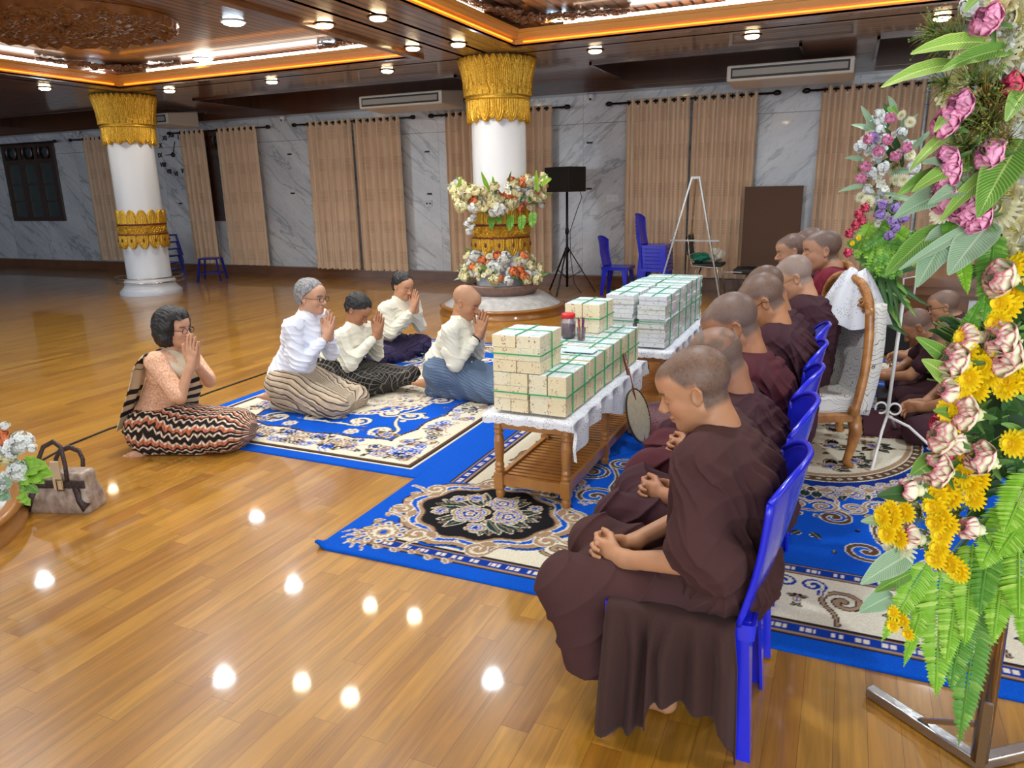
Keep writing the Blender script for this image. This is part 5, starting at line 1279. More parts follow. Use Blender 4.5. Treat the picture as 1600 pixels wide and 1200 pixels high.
def cluster_mesh(name, c0, c1, r=.04, n=26, pr=.008, seed=1):
    m = MB(); q = random.Random(seed)
    for k in range(n):
        t = math.acos(1-q.random()*1.1); a = q.uniform(0, 6.283); d = np.array([math.sin(t)*math.cos(a), math.sin(t)*math.sin(a), math.cos(t)]); R = rotto(d, a); b = d*r*q.uniform(.8, 1.0)
        for j in range(5):
            an = j*1.257; R2 = R@np.array([[math.sin(an), math.cos(an), 0], [-math.cos(an), math.sin(an), 0], [0, 0, 1.]]); petal(m, R2, b, pr*1.2, pr*1.3, .2, .1, c0, c1, None, .1, 3, 3)
    m.sph((0, 0, 0), r*.82, 10, col=tuple(v*.6 for v in c0)); return m.mesh(name)
def moss_mesh(name, c, n=70, r=.045, seed=2, th=.0009):
    m = MB(); q = random.Random(seed)
    for k in range(n):
        d = unit(np.array([q.gauss(0, 1), q.gauss(0, 1), abs(q.gauss(.4, .7))])); e = unit(np.array([q.gauss(0, 1), q.gauss(0, 1), q.gauss(0, 1)])); cc = tuple(v*q.uniform(.5, 1.25) for v in c); L = r*q.uniform(.6, 1.2)
        m.tube([d*L*.1, d*L*.5+e*L*.08, d*L+e*L*.3], [th, th, th*.6], 3, col=cc)
        if k % 2: m.sph(d*L+e*L*.3, th*2.6, 6, col=cc)
    return m.mesh(name)
YEL = L_((255, 226, 10)); CRM = L_((240, 236, 196)); MAG = L_((206, 40, 104)); WHT = L_((236, 238, 236)); PNK = L_((226, 130, 170)); ORG = L_((226, 104, 46)); LIL = L_((176, 146, 206)); GRN = L_((96, 146, 60))
ME = {'rose_bi': rose_mesh('rose', L_((232, 232, 176)), L_((242, 236, 206)), MAG, .030), 'rose_bud': rose_mesh('rosebud', L_((236, 236, 190)), L_((244, 234, 212)), MAG, .027, True), 'rose_pink': rose_mesh('rose', L_((236, 150, 182)), L_((240, 176, 204)), L_((220, 120, 164)), .024), 'rose_hot': rose_mesh('rose', L_((220, 50, 96)), L_((232, 110, 130)), L_((214, 40, 90)), .025),
      'rose_cream': rose_mesh('rose', L_((236, 214, 140)), CRM, None, .05), 'rose_orange': rose_mesh('rose', L_((222, 112, 60)), L_((240, 150, 96)), None, .045), 'mum': mum_mesh('chrysanthemum', L_((252, 212, 6)), YEL, .0265, 16, (236, 190, 10)), 'mum_s': mum_mesh('chrysanthemum', L_((250, 212, 10)), YEL, .018, 12, (236, 190, 10)),
      'spider': mum_mesh('spider_chrysanthemum', L_((214, 206, 130)), L_((240, 238, 214)), .048, 22, (190, 180, 80), 4, .14), 'lily': lily_mesh('lily', L_((226, 230, 210)), WHT, .042), 'lily_c': lily_mesh('lily', L_((226, 214, 150)), CRM, .040), 'white': cluster_mesh('white_blossom', L_((214, 220, 214)), WHT, .06, 40, .016), 'whites': cluster_mesh('white_blossom', L_((214, 220, 214)), WHT, .025, 16, .009), 'lilac': cluster_mesh('lilac_blossom', L_((140, 110, 180)), LIL, .035, 26, .010), 'moss': moss_mesh('dry_moss', L_((150, 130, 60))), 'mossg': moss_mesh('dry_moss', L_((110, 130, 50)), 60, .05, 6)}
for me in ME.values(): me.materials.append(M_ATTR); me.polygons.foreach_set('use_smooth', np.ones(len(me.polygons), dtype=bool))
NMS = {'rose_bi': 'rose', 'rose_bud': 'rosebud', 'rose_pink': 'rose', 'rose_hot': 'rose', 'rose_cream': 'rose', 'rose_orange': 'rose', 'mum': 'chrysanthemum', 'mum_s': 'chrysanthemum', 'spider': 'spider_chrysanthemum', 'lily': 'lily', 'lily_c': 'lily', 'white': 'white_blossom', 'whites': 'white_blossom', 'lilac': 'lilac_blossom', 'moss': 'dry_moss', 'mossg': 'dry_moss'}
def put(kind, root, p, n, s=1.0, spin=None):
    o = bpy.data.objects.new(NMS[kind], ME[kind]); COL.objects.link(o); o.parent = root
    R = rotto(n, rnd.uniform(0, 6.28) if spin is None else spin)*s; b = np.array(root.location)
    m = Matrix([list(r)+[0] for r in R]+[[0, 0, 0, 1]]); m.translation = Vector(np.array(p)-b); o.matrix_basis = m
    if kind == 'rose_bi' or kind == 'rose_bud': o['label'] = 'cream rose with magenta petal edges'
    elif kind == 'rose_pink': o['label'] = 'pink rose'
    elif kind == 'rose_orange': o['label'] = 'orange rose'
    elif kind in ('mum', 'mum_s'): o['label'] = 'yellow chrysanthemum'
    return o
def curve_pts(a, b, sag, n, side=None):
    a, b = np.array(a, float), np.array(b, float); L = np.linalg.norm(b-a); up = np.array([0, 0, 1.])
    return [a+(b-a)*t+up*sag*L*4*t*(1-t)+(np.array(side)*L*4*t*(1-t) if side is not None else 0) for t in np.linspace(0, 1, n)]
LM = {'g': leaf_mat('leaf_green', (84, 138, 46), (170, 196, 110)), 'v': leaf_mat('leaf_variegated', (112, 164, 62), (208, 214, 130)), 'b': leaf_mat('leaf_bluish', (134, 168, 132), (188, 206, 174)), 'd': leaf_mat('leaf_dark', (44, 84, 40), (84, 120, 60)), 'f': leaf_mat('fern_green', (124, 178, 44), (170, 206, 90)), 'f2': leaf_mat('fern_deep', (84, 140, 44), (128, 170, 70))}
def leaf(root, a, b, width, kind='g', sag=.08, fold=.25, name='leaf', nrm=None, wave=.0):
    b0 = np.array(root.location); P = curve_pts(a, b, sag, 15); V = np.array(nrm if nrm is not None else (-.25, -.9, .35)); m = MB(); pts = []
    n = len(P)
    for i in range(n):
        t = i/(n-1); d = unit(P[min(i+1, n-1)]-P[max(i-1, 0)]); s = unit(np.cross(d, V)); u = np.cross(s, d)
        w = width*.5*(math.sin(PI*min(1, t**.75*.98+.015)))**.8*(1-.1*t)+.0012
        pts.append((P[i], s, u, w, t))
    def fn(i_, j_):
        k = int(round(i_*(n-1))); p, s, u, w, t = pts[k]; a_ = (j_-.5)*2; return tuple(p+s*w*a_+u*(abs(a_)*w*fold+wave*math.sin(t*22+a_*2)*abs(a_)*w)-b0)
    m.grid(n, 7, fn, cfn=lambda i_, j_: (i_, abs(j_-.5)*2, 0)); return m.build(name, LM[kind], root, True)
def fern(root, a, b, pl, kind='f', sag=-.06, n=34, side=(0, 0, 0), name='fern_frond', nrm=(-.2, -.95, .2)):
    b0 = np.array(root.location); P = curve_pts(a, b, sag, n+2, side); m = MB(); V = np.array(nrm, float)
    m.tube([p-b0 for p in P], [.0022]*(n)+[.001]*2, 5, col=(.5, .5, 0))
    for i in range(1, n+1):
        t = i/(n+1); d = unit(P[i+1]-P[i-1]); s = unit(np.cross(d, V)); L = pl*(math.sin(PI*min(1, (t*.92+.08)**.62)))**.75*(.9+.2*rnd.random()); w = min(.85*np.linalg.norm(P[1]-P[0]), L*.40)
        for sg in (-1, 1):
            di = unit(s*sg+d*.28+np.array([0, 0, -.12])+V*rnd.uniform(-.18, .18)); wv = unit(np.cross(di, V)); q = P[i]-b0; c = (.3+.4*rnd.random(), .45, 0)
            m.add([q, q+di*L*.3+wv*w, q+di*L*.75+wv*w*.7, q+di*L+wv*w*.05, q+di*L*.75-wv*w*.6, q+di*L*.3-wv*w*.9, q+di*L*.5+V*.0015], [(0, 1, 6), (1, 2, 6), (2, 3, 6), (3, 4, 6), (4, 5, 6), (5, 0, 6)], c)
    return m.build(name, LM[kind], root, False)
# ---------------------------------------------------------------- big spray in the foreground on its steel easel
SY = 1.52
fb = at(1525, 1205, 1.96); root = empty('flower_spray', (.46, SY, .9), 0, 'tall foreground flower spray of yellow chrysanthemums, edged roses and ferns', 'flower arrangement'); FS = root
def A(px, py, dY=0): return at(px, py, SY+dY)
outn = lambda px, py: unit(np.array([-.55-.3*rnd.random(), -.75+.2*rnd.random(), .15+.2*rnd.uniform(-1, 1)]))
for px, py in ((1507, 570), (1583, 437), (1583, 530), (1527, 648), (1492, 688), (1550, 723), (1482, 737), (1590, 567)): put('rose_bi', FS, A(px, py, -.04), outn(px, py)+np.array([-.3, .15, .2]), 1.0)
for px, py in ((1533, 527), (1438, 767), (1440, 843), (1532, 828), (1512, 700), (1503, 610)): put('rose_bud', FS, A(px, py, -.03), outn(px, py)+np.array([-.5, .1, .1]), .95)
for px, py in ((1553, 38), (1513, 170), (1490, 197), (1492, 252), (1560, 247), (1487, 308), (1517, 327), (1490, 272), (1537, 343)): put('rose_pink', FS, A(px, py, -.03), outn(px, py), 1.0)
for px, py in ((1595, 135), (1480, 663), (1488, 700), (1567, 545)): put('rose_hot', FS, A(px, py, -.01), outn(px, py), .8)
for px, py in ((1510, 528), (1580, 423), (1595, 415), (1587, 457), (1563, 473), (1575, 480), (1560, 503), (1533, 563), (1523, 580), (1557, 580), (1587, 570), (1577, 597), (1594, 595), (1512, 547), (1500, 607), (1493, 623), (1527, 608), (1490, 660), (1513, 728), (1530, 747), (1507, 740), (1500, 705), (1480, 763), (1467, 773), (1488, 777), (1523, 777), (1583, 693), (1598, 695), (1548, 585), (1515, 590), (1542, 570), (1570, 605), (1483, 640), (1520, 735), (1600, 445), (1505, 635), (1518, 755), (1460, 790)): put('mum', FS, A(px, py, -.05+.03*rnd.random()), outn(px, py), 1.0)
for px, py in ((1380, 807), (1397, 813), (1387, 833), (1407, 840), (1463, 817), (1483, 820), (1472, 837), (1468, 857), (1462, 872), (1493, 887), (1485, 880), (1417, 800), (1395, 797), (1475, 808), (1397, 957), (1413, 970), (1420, 990), (1396, 977), (1500, 893)): put('mum_s' if py > 950 else 'mum', FS, A(px, py, -.05), outn(px, py), .9)
# upper cream mass
q = random.Random(3)
for k in range(76):
    px = q.uniform(1508, 1615); py = q.uniform(-25, 330)
    if px < 1520+30*abs(math.sin(py*.02)) and q.random() < .5: px += 45
    put(q.choice(['lily', 'lily_c', 'spider', 'lily_c', 'spider', 'whites']), FS, A(px, py, q.uniform(.0, .07)), outn(px, py), q.uniform(.8, 1.15))
for px, py in ((1500, 125), (1515, 145), (1530, 75), (1545, 60), (1560, 20), (1575, 5), (1490, 150), (1545, 285), (1500, 290), (1485, 325), (1560, 220), (1520, 235), (1580, 300), (1592, 360), (1597, 385), (1575, 395), (1405, 850), (1475, 722), (1487, 745)): put(q.choice(['lily', 'lily_c', 'spider']), FS, A(px, py, .0), outn(px, py), .9)
for k in range(14): put(q.choice(['moss', 'mossg']), FS, A(q.uniform(1505, 1575), q.uniform(130, 235), q.uniform(-.02, .02)), outn(0, 0), q.uniform(.8, 1.2))
for px, py in ((1475, 55), (1460, 48), (1490, 55), (1500, 62), (1480, 130), (1585, 60), (1560, 310), (1500, 800), (1440, 800)): put('mossg', FS, A(px, py, .0), (-.9, -.3, .1), .7)
# long leaves: (tip, base, width px, kind)
LV = [((1423, 85), (1555, 68), 26, 'v'), ((1377, 137), (1500, 100), 22, 'v'), ((1470, 112), (1590, 76), 26, 'g'), ((1507, 20), (1540, -8), 14, 'g'), ((1422, 267), (1490, 205), 15, 'v'), ((1460, 207), (1495, 172), 15, 'v'), ((1402, 306), (1488, 268), 24, 'g'), ((1397, 342), (1495, 298), 32, 'b'), ((1441, 256), (1492, 270), 22, 'b'), ((1528, 340), (1600, 215), 48, 'g'), ((1470, 345), (1560, 262), 20, 'v'), ((1572, 190), (1615, 130), 26, 'g'), ((1383, 431), (1470, 352), 27, 'g'), ((1432, 449), (1494, 345), 38, 'b'), ((1482, 430), (1550, 345), 44, 'b'), ((1405, 422), (1550, 340), 16, 'b'), ((1431, 527), (1498, 575), 20, 'g'), ((1440, 562), (1498, 602), 26, 'v'), ((1458, 642), (1505, 652), 17, 'g'), ((1423, 743), (1470, 714), 27, 'g'), ((1370, 775), (1440, 772), 24, 'd'), ((1345, 913), (1425, 864), 34, 'b'), ((1343, 957), (1395, 930), 30, 'b'), ((1345, 815), (1385, 815), 14, 'b'), ((1367, 925), (1425, 895), 20, 'g'), ((1425, 300), (1530, 250), 24, 'v'), ((1450, 320), (1540, 285), 26, 'b')]
for (t, b, w, k) in LV: leaf(FS, A(b[0], b[1], .0), A(t[0], t[1], -.10), w/1149*1.6, k, .05 if t[1] < 400 else .02, .22, wave=.06)
for k in range(80):
    px, py = q.uniform(1520, 1610), q.uniform(330, 880); a_ = q.uniform(0, 6.28); leaf(FS, A(px, py, .05), A(px+30*math.cos(a_), py+26*math.sin(a_), .03), .028, 'd', .05)
for k in range(50): px, py = q.uniform(1440, 1590), q.uniform(500, 880); leaf(FS, A(px+50, py+20, .06), A(px+8, py+q.uniform(-14, 14), .02), .014, q.choice(['d', 'g']), .1)
# ferns
FN = [((1583, 790), (1533, 890), 30, 0), ((1608, 800), (1560, 868), 30, 0), ((1520, 850), (1507, 1010), 26, 0), ((1470, 890), (1462, 1090), 32, 0), ((1535, 900), (1498, 1165), 30, 1), ((1568, 880), (1552, 1005), 24, 0), ((1592, 860), (1592, 965), 30, 0), ((1450, 880), (1377, 1003), 20, 0), ((1448, 930), (1412, 1042), 14, 0), ((1500, 890), (1478, 1040), 26, 0), ((1510, 930), (1485, 1080), 26, 1), ((1555, 365), (1537, 505), 20, 1), ((1610, 900), (1600, 1010), 24, 0), ((1545, 850), (1530, 960), 24, 1), ((1430, 360), (1418, 400), 9, 1), ((1500, 380), (1512, 460), 12, 0), ((1490, 330), (1478, 385), 12, 1), ((1612, 740), (1570, 835), 30, 0), ((1490, 560), (1540, 460), 14, 1)]
for (a_, b_, w, k) in FN: fern(FS, A(a_[0], a_[1], .0), A(b_[0], b_[1], -.05), w/1149*1.55, 'f2' if k else 'f', .02, 36)
# woody core, stems, foam block
core = MB(); core.sph(np.array(A(1590, 500, .12))-np.array(FS.location), (.05, .05, .34), 14); core.build('foam_core', mat('foam_green', (40, 66, 36), .9, bump=.4), FS, True)
st = MB()
for k in range(60):
    px, py = q.uniform(1440, 1570), q.uniform(480, 900); st.tube([np.array(A(px, py, .0))-np.array(FS.location), np.array(A(px*.5+800, py*.7+190, .06))-np.array(FS.location)], .0016, 4)
st.build('stems', mat('stem_green', (112, 138, 74), .6), FS, kind='stuff')
root = empty('spray_easel', (.43, 1.96, 0), 0, 'steel tripod easel holding the foreground flower spray', 'easel'); b0 = np.array([.43, 1.96, 0])
M_TUBE = mat('polished_steel_tube', (168, 150, 138), .12, .95)
top = A(1640, 400, .16); bot = np.array(flr(1530, 1185, .03)); MB().tube([bot-b0, top-b0], .021, 16).build('post', M_TUBE, root, True)
e1 = flr(1358, 1078, .018)-b0; e2 = flr(1700, 1150, .018)-b0; e3 = flr(1600, 1330, .018)-b0; c0 = bot-b0-np.array([0, 0, .01])
for e in (e1, e2): MB().bar(c0, e, .034, .03).build('foot', M_STEEL, root, bevel=.003)
br = MB(); br.bar(c0+(e1-c0)*.55, c0+(top-bot)*.10, .014, .012); br.bar(c0+np.array([0, -.02, 0]), c0+(top-bot)*.17+np.array([0, -.022, 0]), .020, .01); br.build('brace', M_STEEL, root)
# ---------------------------------------------------------------- small spray on the white iron stand
SY2 = 4.52; root = empty('flower_spray', (.22, SY2, 1.1), 0, 'slender flower spray of white, lilac and pink blooms on the white iron stand', 'flower arrangement'); B = root
def A2(px, py, dY=0): return at(px, py, SY2+dY)
q = random.Random(12)
for k in range(70):
    t = q.random(); py = 175+t*175; hw = 14+34*math.sin(PI*min(1, t*.85+.1)); px = 1392-12*t+q.uniform(-hw, hw); kd = q.choice(['whites', 'whites', 'whites', 'spider', 'lily', 'mossg']); put(kd, B, A2(px, py, q.uniform(-.12, .02)), (q.uniform(-1, .6), -1, q.uniform(-.3, .6)), q.uniform(.55, .8) if kd != 'whites' else q.uniform(.8, 1.3))
for px, py in ((1390, 186), (1360, 218), (1400, 245), (1415, 232), (1374, 237), (1352, 262), (1385, 220), (1345, 280)): put('rose_pink', B, A2(px, py, -.14), (q.uniform(-.7, .3), -1, .2), 1.05)
for px, py in ((1380, 320), (1400, 325), (1395, 345), (1375, 335), (1400, 355), (1390, 368), (1365, 215), (1412, 340)): put('lilac', B, A2(px, py, -.14), (q.uniform(-.7, .3), -1, .2), .8)
for px, py in ((1355, 325), (1345, 335), (1340, 352), (1330, 365), (1332, 380), (1350, 345), (1328, 395), (1342, 372)): put('rose_hot' if q.random() < .5 else 'mum_s', B, A2(px, py, -.14), (-.7, -1, .1), .9)
for k in range(34):
    t = q.random(); py = 160+t*340; c = (1390-10*t, py); a_ = q.uniform(0, 6.28); L = q.uniform(26, 55)*(.6 if py < 200 else 1); leaf(B, A2(c[0]+q.uniform(-25, 25), py, .0), A2(c[0]+L*math.cos(a_)*1.1, py+L*math.sin(a_), q.uniform(-.15, .1)), .035, q.choice(['d', 'g', 'd', 'b']), .05)
for k in range(26):
    a_ = PI*.5+q.uniform(-1.1, 1.25); L = q.uniform(50, 95); b_ = (1372, 430); leaf(B, A2(b_[0]+q.uniform(-22, 24), b_[1]+q.uniform(-25, 15), .0), A2(b_[0]+L*math.cos(a_), b_[1]+L*math.sin(a_)*.95, -.12), .024, q.choice(['d', 'd', 'g']), .03, name='palm_leaf')
for k in range(24):
    a_ = q.uniform(-.5, 3.6); L = q.uniform(30, 62); b_ = (1380, 395); fern(B, A2(b_[0]+q.uniform(-30, 30), b_[1]+q.uniform(-50, 20), .0), A2(b_[0]+L*math.cos(a_)*1.1, b_[1]+L*math.sin(a_)*.8, -.12), .05, 'f2' if k % 3 else 'f', .04, 16)
for (a_, b_) in (((1400, 175), (1388, 150)), ((1405, 210), (1435, 178)), ((1365, 200), (1345, 165)), ((1370, 205), (1330, 195)), ((1350, 250), (1320, 247)), ((1420, 240), (1460, 200)), ((1350, 290), (1310, 300)), ((1420, 270), (1448, 235))): leaf(B, A2(*a_), A2(*b_, -.05), .03, 'b', .03)
MB().sph((0.0, .05, .02), (.06, .05, .30), 14).build('foam_core', MC['foam_green'], B, True)
M_IRON = mat('white_painted_iron', (222, 220, 214), .4)
pb = A2(1383, 688); root = empty('iron_stand', (pb[0], SY2, 0), 0, 'white iron scroll stand carrying the slender flower spray', 'stand'); b0 = np.array([pb[0], SY2, 0])
tp = A2(1412, 462)-b0; md = A2(1386, 650)-b0; MB().tube([tp, md], .010, 8).build('pole', M_IRON, root, True)
MB().tube([A2(1410, 462)-b0, A2(1412, 435)-b0, A2(1432, 432)-b0, A2(1428, 460)-b0], .006, 6).build('top_bracket', M_IRON, root, True)
for e in (flr(1362, 735, .008), flr(1470, 712, .008), flr(1400, 672, .008)):
    e = e-b0; MB().tube([md, md*.6+e*.4+np.array([0, 0, .03]), md*.2+e*.8+np.array([0, 0, .01]), e], .008, 8).build('foot', M_IRON, root, True)
for s in (-1, 1): MB().tube([md+np.array([s*(.035+.030*math.cos(t)), 0, .045+.032*math.sin(t)]) for t in np.linspace(-2.6 if s > 0 else -.5, 2.9 if s > 0 else 5.0, 20)], .006, 6).build('scroll', M_IRON, root, True)
# ---------------------------------------------------------------- column garland, planters
def floral(root, pts, kinds, smin, smax, q, leaves=.5, cx=0, cy=0):
    for p in pts:
        n = unit(np.array([p[0]-cx, p[1]-cy, q.uniform(-.1, .5)])); put(q.choice(kinds), root, p, n, q.uniform(smin, smax))
        if q.random() < leaves: e = np.array(p)+n*.05+np.array([q.uniform(-.10, .10), q.uniform(-.06, .06), q.uniform(-.08, .12)]); leaf(root, np.array(p)-n*.03, e, .04, q.choice(['g', 'd', 'f2', 'b']), .05)
KC = ['rose_cream', 'rose_cream', 'rose_cream', 'spider', 'white', 'lily_c', 'rose_orange', 'whites', 'lily']
q = random.Random(21); cx, cy = -3.92, 8.45
root = empty('flower_garland', (cx, cy, 1.42), 0, 'garland of cream, white and orange flowers tied round the central column', 'flower arrangement')
pts = []
for k in range(170):
    a = PI*1.02+q.random()*PI*1.05; 
    if q.random() < .12: a = q.uniform(0, 2*PI)
    r = .40+.16*abs(math.sin(k*1.7))*q.uniform(.6, 1); wz = .10+.07*abs(math.cos(a+.4)); pts.append((cx+r*math.cos(a), cy+r*math.sin(a), 1.37+q.uniform(-wz, wz)+.08*abs(math.cos(a))))
floral(root, pts, KC, .95, 1.35, q, .45, cx, cy)
for (px, py) in ((735, 345), (738, 355), (733, 362), (730, 350), (740, 340)): put('whites', root, at(px, py, 7.95), (-.3, -1, .1), 1.7)
for (a_, b_) in (((765, 300), (752, 268)), ((775, 300), (770, 275)), ((845, 290), (862, 280)), ((840, 300), (838, 265)), ((715, 300), (722, 275))): leaf(root, at(*a_, 8.0), at(*b_, 7.9), .07, 'f', .02)
for (px, py) in ((768, 348), (797, 350), (832, 345), (780, 340), (815, 350)): fern(root, at(px, py-15, 8.05), at(px, py+12, 7.95), .07, 'f2', .02, 10)
def platform(cx, cy, label, label2, seed, front):
    root = empty('round_plinth', (cx, cy, 0), 0, label, 'plinth')
    MB().lathe([(.80, 0), (.80, .03), (.78, .045), (.78, .085), (.80, .10), (.76, .115), (.70, .115)], 72, cap=False).build('timber_ring', mat('plinth_teak', (160, 106, 46), .3, coat=.4, var=.3, vscale=5), root, True)
    MB().lathe([(.77, .10), (.72, .12), (.56, .22), (.52, .24), (.34, .24)], 72, cap=False).build('marble_top', mat('pale_marble', (196, 198, 200), .25, coat=.4, var=.3, vscale=14), root, True)
    q = random.Random(seed); fl = empty('flower_planter', (cx, cy, .24), 0, label2, 'flower arrangement')
    MB().lathe([(.34, 0), (.42, .0), (.46, .06), (.475, .10), (.49, .12), (.465, .13), (.36, .12)], 64, cap=False).build('basin', mat('basin_rose_stone', (150, 120, 108), .4, coat=.2, var=.3, vscale=20), fl, True)
    pts = []
    for k in range(120):
        a = front+q.uniform(-1.9, 1.9); r = .35+.14*q.random(); h = (.50-r)*1.2; pts.append((cx+r*math.cos(a), cy+r*math.sin(a), -.03+.42+h*.8+q.uniform(0, .24)*(1.2-abs(a-front)*.3)*(1 if r < .43 else .45)))
    floral(fl, pts, KC, .95, 1.3, q, .5, cx, cy); return root, fl
platform(-3.92, 8.45, 'round timber and marble plinth at the foot of the central column', 'planter of yellow, white and orange flowers at the foot of the central column', 31, -PI*.45)
platform(-4.02, 1.42, 'round timber and marble plinth cut by the left frame edge', 'planter of cream and white flowers with green leaves beside the handbag', 32, .45)
column(-4.02, 1.42, 'white column standing in the left foreground plinth, beyond the frame edge')
fl = [o for o in bpy.data.objects if o.name.startswith('flower_planter')][-1]
for (px, py, k) in ((20, 700, 'white'), (35, 690, 'white'), (8, 665, 'whites'), (5, 685, 'rose_orange'), (15, 712, 'rose_cream'), (30, 735, 'white'), (10, 740, 'whites'), (42, 692, 'whites'), (50, 700, 'whites'), (0, 755, 'white'), (38, 745, 'whites')): put(k, fl, at(px, py, 1.75), (.6, -.6, .3), .72)
for (a_, b_, w, k) in (((30, 745), (84, 742), .10, 'f'), ((30, 740), (75, 728), .09, 'f'), ((35, 760), (48, 790), .08, 'f'), ((30, 750), (62, 770), .07, 'g'), ((-15, 770), (20, 755), .12, 'b'), ((-10, 760), (18, 780), .10, 'b'), ((45, 740), (70, 755), .06, 'f')): leaf(fl, at(*a_, 1.78), at(*b_, 1.74), w, k, .05, .3, wave=.3)
# ================================================================ people
def base_joints(x, y, yaw, s=1.0):
    f = hdir(yaw, 0); l = np.array([-f[1], f[0], 0.]); return {'F': f, 'L': l}, (lambda a, b, c: np.array([x, y, 0.])+(f*a+l*b)*s+np.array([0, 0, c*s]))
SK = [(178, 124, 88), (186, 134, 98), (168, 116, 84), (190, 140, 108), (196, 148, 118)]
M_ROBE1 = cloth_mat('robe_brown_maroon', (76, 47, 46), kind='weave', rgb2=(66, 40, 39), freq=900)
M_ROBE2 = cloth_mat('robe_dark_plum', (68, 38, 45), kind='weave', rgb2=(58, 31, 38), freq=900)
M_ROBE3 = cloth_mat('robe_wine', (84, 37, 44), kind='weave', rgb2=(72, 30, 37), freq=900)
M_ROBE4 = cloth_mat('robe_red', (128, 34, 52), kind='weave', rgb2=(110, 28, 44), freq=900)
def seated_monk(x, y, name_label, res, robe, headc, hp=(-18, 0), yaw=180, s=.92, lower=True, skin=0, hairc=(84, 80, 78), blotch=0, lean=.0, armsout=0, group=None, stub=.86):
    """monk on a chair whose seat centre is x,y; headc = world centre of the head"""
    J, w = base_joints(x, y, yaw, 1.0); f, l = J['F'], J['L']
    headc = np.array(headc, float); J['head'] = headc; J['A'] = frame(hdir(yaw+hp[1], hp[0]))
    J['pel'] = w(-.06, 0, .47); nk = headc-f*.075*s-np.array([0, 0, .115*s]); J['neck'] = nk
    J['chest'] = nk-f*.03-np.array([0, 0, .14*s])
    for q, sd in (('L', 1), ('R', -1)):
        J['sh'+q] = nk+l*sd*.165*s+f*.015-np.array([0, 0, .065*s])
        J['el'+q] = J['sh'+q]-f*.005+l*sd*.060-np.array([0, 0, .255*s])
        J['wr'+q] = w(.195, .05+sd*.058, .492); J['hip'+q] = w(0, sd*.09, .43); J['kn'+q] = w(.345, sd*.135, .40); J['an'+q] = w(.10, sd*.07, .085)
    def ex(S):
        for q, sd in (('L', 1), ('R', -1)):
            F = unit(f*.86-l*sd*.42-np.array([0, 0, .10])); hand(S, J['wr'+q]+F*.02+np.array([0, 0, .008*sd]), F, unit(-l*sd*.85-f*.35), np.array([0, 0, 1.]), s, (46, 52, 28), .0, .5)
            foot(S, J['an'+q], f*.9+np.array([0, 0, -.1]), np.array([0, 0, 1.]), s, sd)
    o = person('person', name_label, J, SK[skin], res, s, hairc, stub, .066, True, ex, group, blotch)
    # upper robe: wraps torso, both shoulders and upper arms, rolled at the neck
    S = SDF(); pel, ch = J['pel'], J['chest']; Z = np.array([0, 0, 1.])
    S.cap(pel-l*.075-f*.01, pel+l*.075-f*.01, .115*s, .115*s, .05); S.cap(pel-f*.02, ch-f*.015, .135*s, .13*s, .08)
    S.cap(ch-l*.09, ch+l*.09, .105*s, .105*s, .08)
    S.cap(pel+f*.02, ch+f*.03, .12*s, .10*s, .08)
    for q, sd in (('L', 1), ('R', -1)):
        e = J['el'+q]
        S.cap(nk-Z*.04+l*sd*.04, J['sh'+q]+Z*.012, .06*s, .068*s, .07)
        S.cap(J['sh'+q], e+Z*.055*s, .072*s, .078*s, .06); S.cap(e+Z*.055, e+Z*.02-f*.035, .078*s, .066*s, .03)
        S.cap(e-f*.06, pel+l*sd*.10+Z*.02, .055*s, .06*s, .08)
        S.cap(e-f*.05, pel+l*sd*.06+f*.04+Z*.04, .045*s, .05*s, .06)
    # collar roll
    ring = [nk+f*.062*s*math.cos(a)-f*.012+l*.070*s*math.sin(a)-Z*(.030+.030*math.cos(a)) for a in np.linspace(0, 2*PI, 13)]
    S.chain(ring, [.017*s]*13, .008)
    ring = [nk+f*.095*s*math.cos(a)-f*.012+l*.110*s*math.sin(a)-Z*(.062+.045*math.cos(a)) for a in np.linspace(0, 2*PI, 13)]
    S.chain(ring, [.017*s]*13, .009)
    ring = [nk+f*.122*s*math.cos(a)-f*.016+l*.150*s*math.sin(a)-Z*(.085+.055*math.cos(a)) for a in np.linspace(-2.2, 2.2, 11)]
    S.chain(ring, [.008, .013, .015, .016, .016, .016, .016, .016, .015, .013, .008], .010)
    # slung end of the robe over the left shoulder and down the back
    for t in (-.02, .02, .06): S.chain([ch+f*.10+l*(.02+t)-Z*.03, ch+f*.07+l*(.05+t)+Z*.07, J['shL']+Z*.056-l*(.06-t)+f*.01, ch-f*.10+l*(.06+t)+Z*.03, ch-f*.11+l*(.07+t)-Z*.12], [.010, .018, .021, .018, .006], .03)
    garment('upper_robe', S, J, robe, o, res*1.05, compose(radial(nk-f*.01, f, l, 5.0, .027, int(y*7)), folds(unit(f*.6+Z*.8), 60, .005, 1.4, 4, 3, 1.4)), None)
    if lower:
        S = SDF()
        S.cap(pel-l*.07, pel+l*.07, .125*s, .125*s, .06)
        for q, sd in (('L', 1), ('R', -1)):
            k, h_ = J['kn'+q], J['hip'+q]; S.cap(h_-Z*.012, k, .088*s, .084*s, .05); S.cap(k, w(.23, sd*.11, .16), .086*s, .080*s, .06)
            S.cap(k-Z*.02, w(.29, sd*.13, .17), .078*s, .062*s, .06)
        S.cap(w(.12, 0, .42), w(.30, 0, .40), .055, .055, .08)
        S.box(w(.26, 0, .23), (.10, .17, .13), .06, frame(f), .06)
        garment('lower_robe', S, J, robe, o, res*1.05, compose(folds(unit(f*.55+Z*.8), 34, .018, 1.5, 3.5, int(y*5)+2, 2.4), folds(unit(l+Z*.3), 70, .004, 1., 5, 9), cutplane(w(.3, 0, .135), -f*.12-Z)), None)
    return o, J
